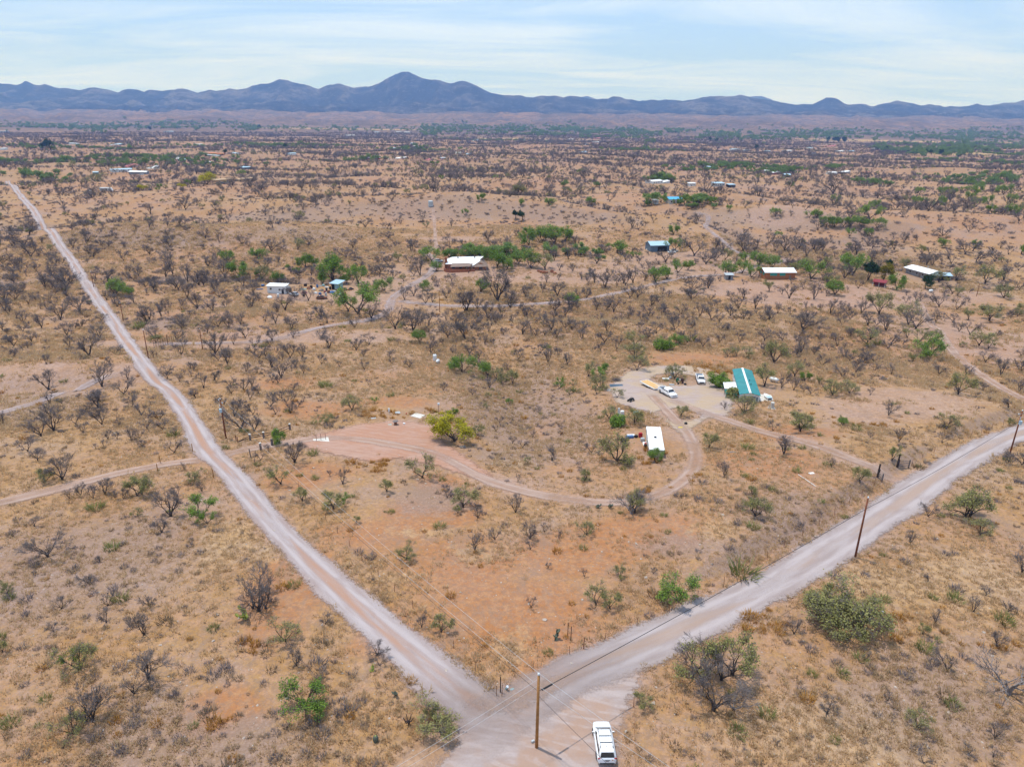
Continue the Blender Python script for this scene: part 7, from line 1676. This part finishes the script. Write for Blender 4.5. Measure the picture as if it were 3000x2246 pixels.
# pale pipe and sheet on the slope above the gravel road
a, b = G1(2338, 1391), G1(2390, 1426)
o = MB().tube([a + Vector((0, 0, 0.12)), a.lerp(b, 0.5) + Vector((0, 0, 0.15)), b + Vector((0, 0, 0.12))], 0.045, 6).build('plastic_pipe', M_WHITE); tag(o, 'long white pipe lying on the red slope', 'pipe')
box_thing('white_sheet', 'small white sheet lying near the long white pipe', 'sheet', 2377, 1386, 1.0, 0.5, 0.06, M_WHITE, 0.2)
box_thing('wood_board', 'grey boards lying on the red slope west of the pipe', 'board', 2147, 1324, 1.2, 0.5, 0.08, M_WOOD, 0.1)
box_thing('plastic_bag', 'tiny white bag caught in the big olive bush', 'bag', 2582, 1812, 0.3, 0.3, 0.25, M_WHITE, 0.1, 0.9)
# utility pedestal at the corner
q = G1(1484, 2020); t = thing('utility_pedestal', 'tilted pale green utility pedestal by the crossroads fence', 'pedestal', q, 0.6, scale=0.75)
MB().obox((0, 0, 0.35), 0.28, 0.28, 0.9, 0, 0.5).build('case', M_TURQ, t, bevel=0.04); MB().obox((0, -0.2, 0.78), 0.32, 0.32, 0.14, 0, 0.5).build('cap', M_PORC, t)
box_thing('pedestal_lid', 'pale green lid lying beside the tilted pedestal', 'lid', 1500, 2018, 0.45, 0.25, 0.06, M_TURQ, 0.5)
box_thing('ground_box', 'small grey valve box at the foot of the crossroads pole', 'valve box', 1561, 2174, 0.35, 0.2, 0.3, M_STEEL, 0.6)
# brick heap on the flat, rust wreck
for k, (px, py) in enumerate(((1578, 796), (1586, 799), (1593, 801), (1600, 800), (1625, 803), (1617, 798))):
    box_thing('brick_stack', 'stack of red bricks on the flat east of the ranch house', 'bricks', px, py, 1.6, 1.1, 0.7 + 0.2 * (k % 3), M_BRICK, 0.2 * k)['group'] = 'brick stacks on the flat'
# junk around the homestead
R = random.Random(77)
JM = [('rusted', M_RUST), ('black', M_BLACK), ('white', M_WHITE), ('blue', M_BLU), ('grey metal', M_STEEL), ('brown wooden', M_WOOD), ('turquoise', M_TURQ), ('dark red', M_REDR), ('charcoal', M_LOG)]
JN = [('oil_drum', 'oil drum', 'drum'), ('crate', 'crate', 'crate'), ('lumber_stack', 'lumber stack', 'lumber'), ('appliance', 'old appliance', 'appliance'), ('tarp_heap', 'tarp-covered heap', 'heap')]
JP = [(752, 823), (768, 826), (790, 872), (770, 838), (846, 845), (852, 853), (888, 848), (892, 858), (895, 838), (905, 846), (912, 844), (920, 850), (930, 842), (935, 838), (942, 852), (948, 838), (952, 858), (957, 852), (963, 858), (968, 848), (960, 842), (972, 858), (980, 856), (985, 852), (995, 848), (1003, 852), (1012, 850), (1020, 850), (1028, 848), (925, 860), (938, 866), (955, 866), (985, 862), (998, 864), (1008, 864), (890, 868), (1085, 858), (1092, 862), (815, 870), (760, 848)]
for k, (px, py) in enumerate(JP):
    cn, cm = JM[k % len(JM)]; nm, nl, ct = JN[(k * 2 + k // 9) % 5]
    where = 'west of the box trailer' if px < 800 else 'between box trailer and tool shed' if px < 960 else 'around the tool shed' if px < 1040 else 'by the pinkish track'
    lab = f'{cn} {nl} {where} in the junk yard'
    if nm == 'oil_drum':
        t = thing(nm, lab, ct, G1(px, py), 0, 'junk-yard drums'); MB().lathe([(0.42, -0.1), (0.42, 1.2), (0.38, 1.24)], 12).build('drum', cm, t); MB().lathe([(0.44, 0.5), (0.46, 0.55), (0.44, 0.6)], 12).build('hoop', cm, t)
    elif nm == 'lumber_stack':
        t = thing(nm, lab, ct, G1(px, py), R.uniform(-0.5, 0.5), 'junk-yard lumber')
        for j in range(5): MB().obox((R.gauss(0, 0.1), -0.4 + 0.2 * j, 0.1 + 0.12 * (j % 2)), 2.6, 0.18, 0.12, R.gauss(0, 0.1)).build('board', cm, t)
    elif nm == 'tarp_heap':
        t = thing(nm, lab, ct, G1(px, py), R.uniform(0, 3), 'junk-yard heaps'); mb = MB().lathe([(1.1, -0.1), (1.0, 0.3), (0.6, 0.7), (0.15, 0.9)], 9); mb.v = [(x * R.uniform(0.75, 1.25), y * R.uniform(0.6, 1.1), z * R.uniform(0.8, 1.2)) for x, y, z in mb.v]; mb.build('cover', cm, t)
    else:
        box_thing(nm, lab, ct, px, py, R.uniform(0.8, 1.8), R.uniform(0.7, 1.2), R.uniform(0.5, 1.3), cm, R.uniform(0, 1.5))['group'] = 'junk-yard boxes'
# cacti near the crossroads
M_CACT = mat('cactus_green', (0.085, 0.095, 0.065), 0.8, var=0.2, scale=6); M_CACY = mat('cactus_yellow_green', (0.30, 0.31, 0.06), 0.7, var=0.2)
q = G1(1101, 2170); t = thing('barrel_cactus', 'round ribbed barrel cactus west of the crossroads', 'cactus', q)
MB().loft([[(r * (1 + 0.08 * (k % 2)) * math.cos(2 * math.pi * k / 24), r * (1 + 0.08 * (k % 2)) * math.sin(2 * math.pi * k / 24), z) for k in range(24)] for r, z in ((.2, -.1), (.26, .2), (.26, .45), (.2, .62), (.1, .7))]).build('body', M_CACT, t)
MB().lathe([(0.09, .69), (0.06, .73)], 8).build('crown', M_CACY, t)
def prickly(label, px, py, n, m, s=1.0, seed=1):
    q = G1(px, py); t = thing('prickly_pear', label, 'cactus', q); R = random.Random(seed)
    pts = [(Vector((0, 0, 0)), 0)]
    for k in range(n):
        b, lv = R.choice(pts); a = R.uniform(0, 6.28); d = Vector((math.cos(a) * 0.6, math.sin(a) * 0.6, R.uniform(0.5, 1.0))).normalized(); c = b + d * 0.2 * s
        w = d.cross(Vector((0, 0, 1))).normalized(); nrm = d.cross(w)
        mb = MB(); ringp = [c + d * math.cos(x) * 0.2 * s + w * math.sin(x) * 0.15 * s for x in [2 * math.pi * i / 10 for i in range(10)]]
        mb.loft([[p + nrm * 0.03 * s for p in ringp], [p - nrm * 0.03 * s for p in ringp]]); mb.build('pad', m, t)
        pts.append((c + d * 0.18 * s, lv + 1))
prickly('yellow-green prickly pear below the dense grey thicket', 722, 1812, 16, M_CACY, 1.5, 3)
prickly('small prickly pear on the red soil inside the fence corner', 1630, 1877, 9, M_CACT, 1.2, 4)
prickly('small prickly pear by the south-west verge', 1160, 2035, 8, M_CACT, 1.1, 5)
prickly('tiny prickly pear beside the long road verge', 1090, 1967, 6, M_CACY, 1.0, 6)
prickly('prickly pear along the curving driveway', 1750, 1487, 8, M_CACT, 1.3, 7)
prickly('prickly pear east along the curving driveway', 1787, 1487, 8, M_CACT, 1.3, 8)
q = G1(1197, 2122); t = thing('cholla_cactus', 'dark branching cholla cactus by the olive shrub', 'cactus', q)
MB().tube([(0, 0, -0.1), (0.05, 0, 0.6)], [0.1, 0.07], 6).build('stem', M_LOG, t)
for k in range(6):
    a = k * 1.05; MB().tube([(0, 0, 0.35), (0.35 * math.cos(a), 0.35 * math.sin(a), 0.55), (0.5 * math.cos(a), 0.5 * math.sin(a), 0.95)], [0.06, 0.055, 0.04], 6).build('arm', M_LOG, t)
# boulders
for k, (px, py, s) in enumerate(((1596, 1815, 0.5), (2780, 2088, 0.45), (1272, 1938, 0.2))):
    q = G1(px, py); o = link('boulder', stone(50 + k)); o.location = q; o.scale = (s * 5,) * 3; tag(o, ['dark grey boulder on the red soil', 'pale rock beside the sandy path', 'small pale rock on the long road'][k], 'boulder')
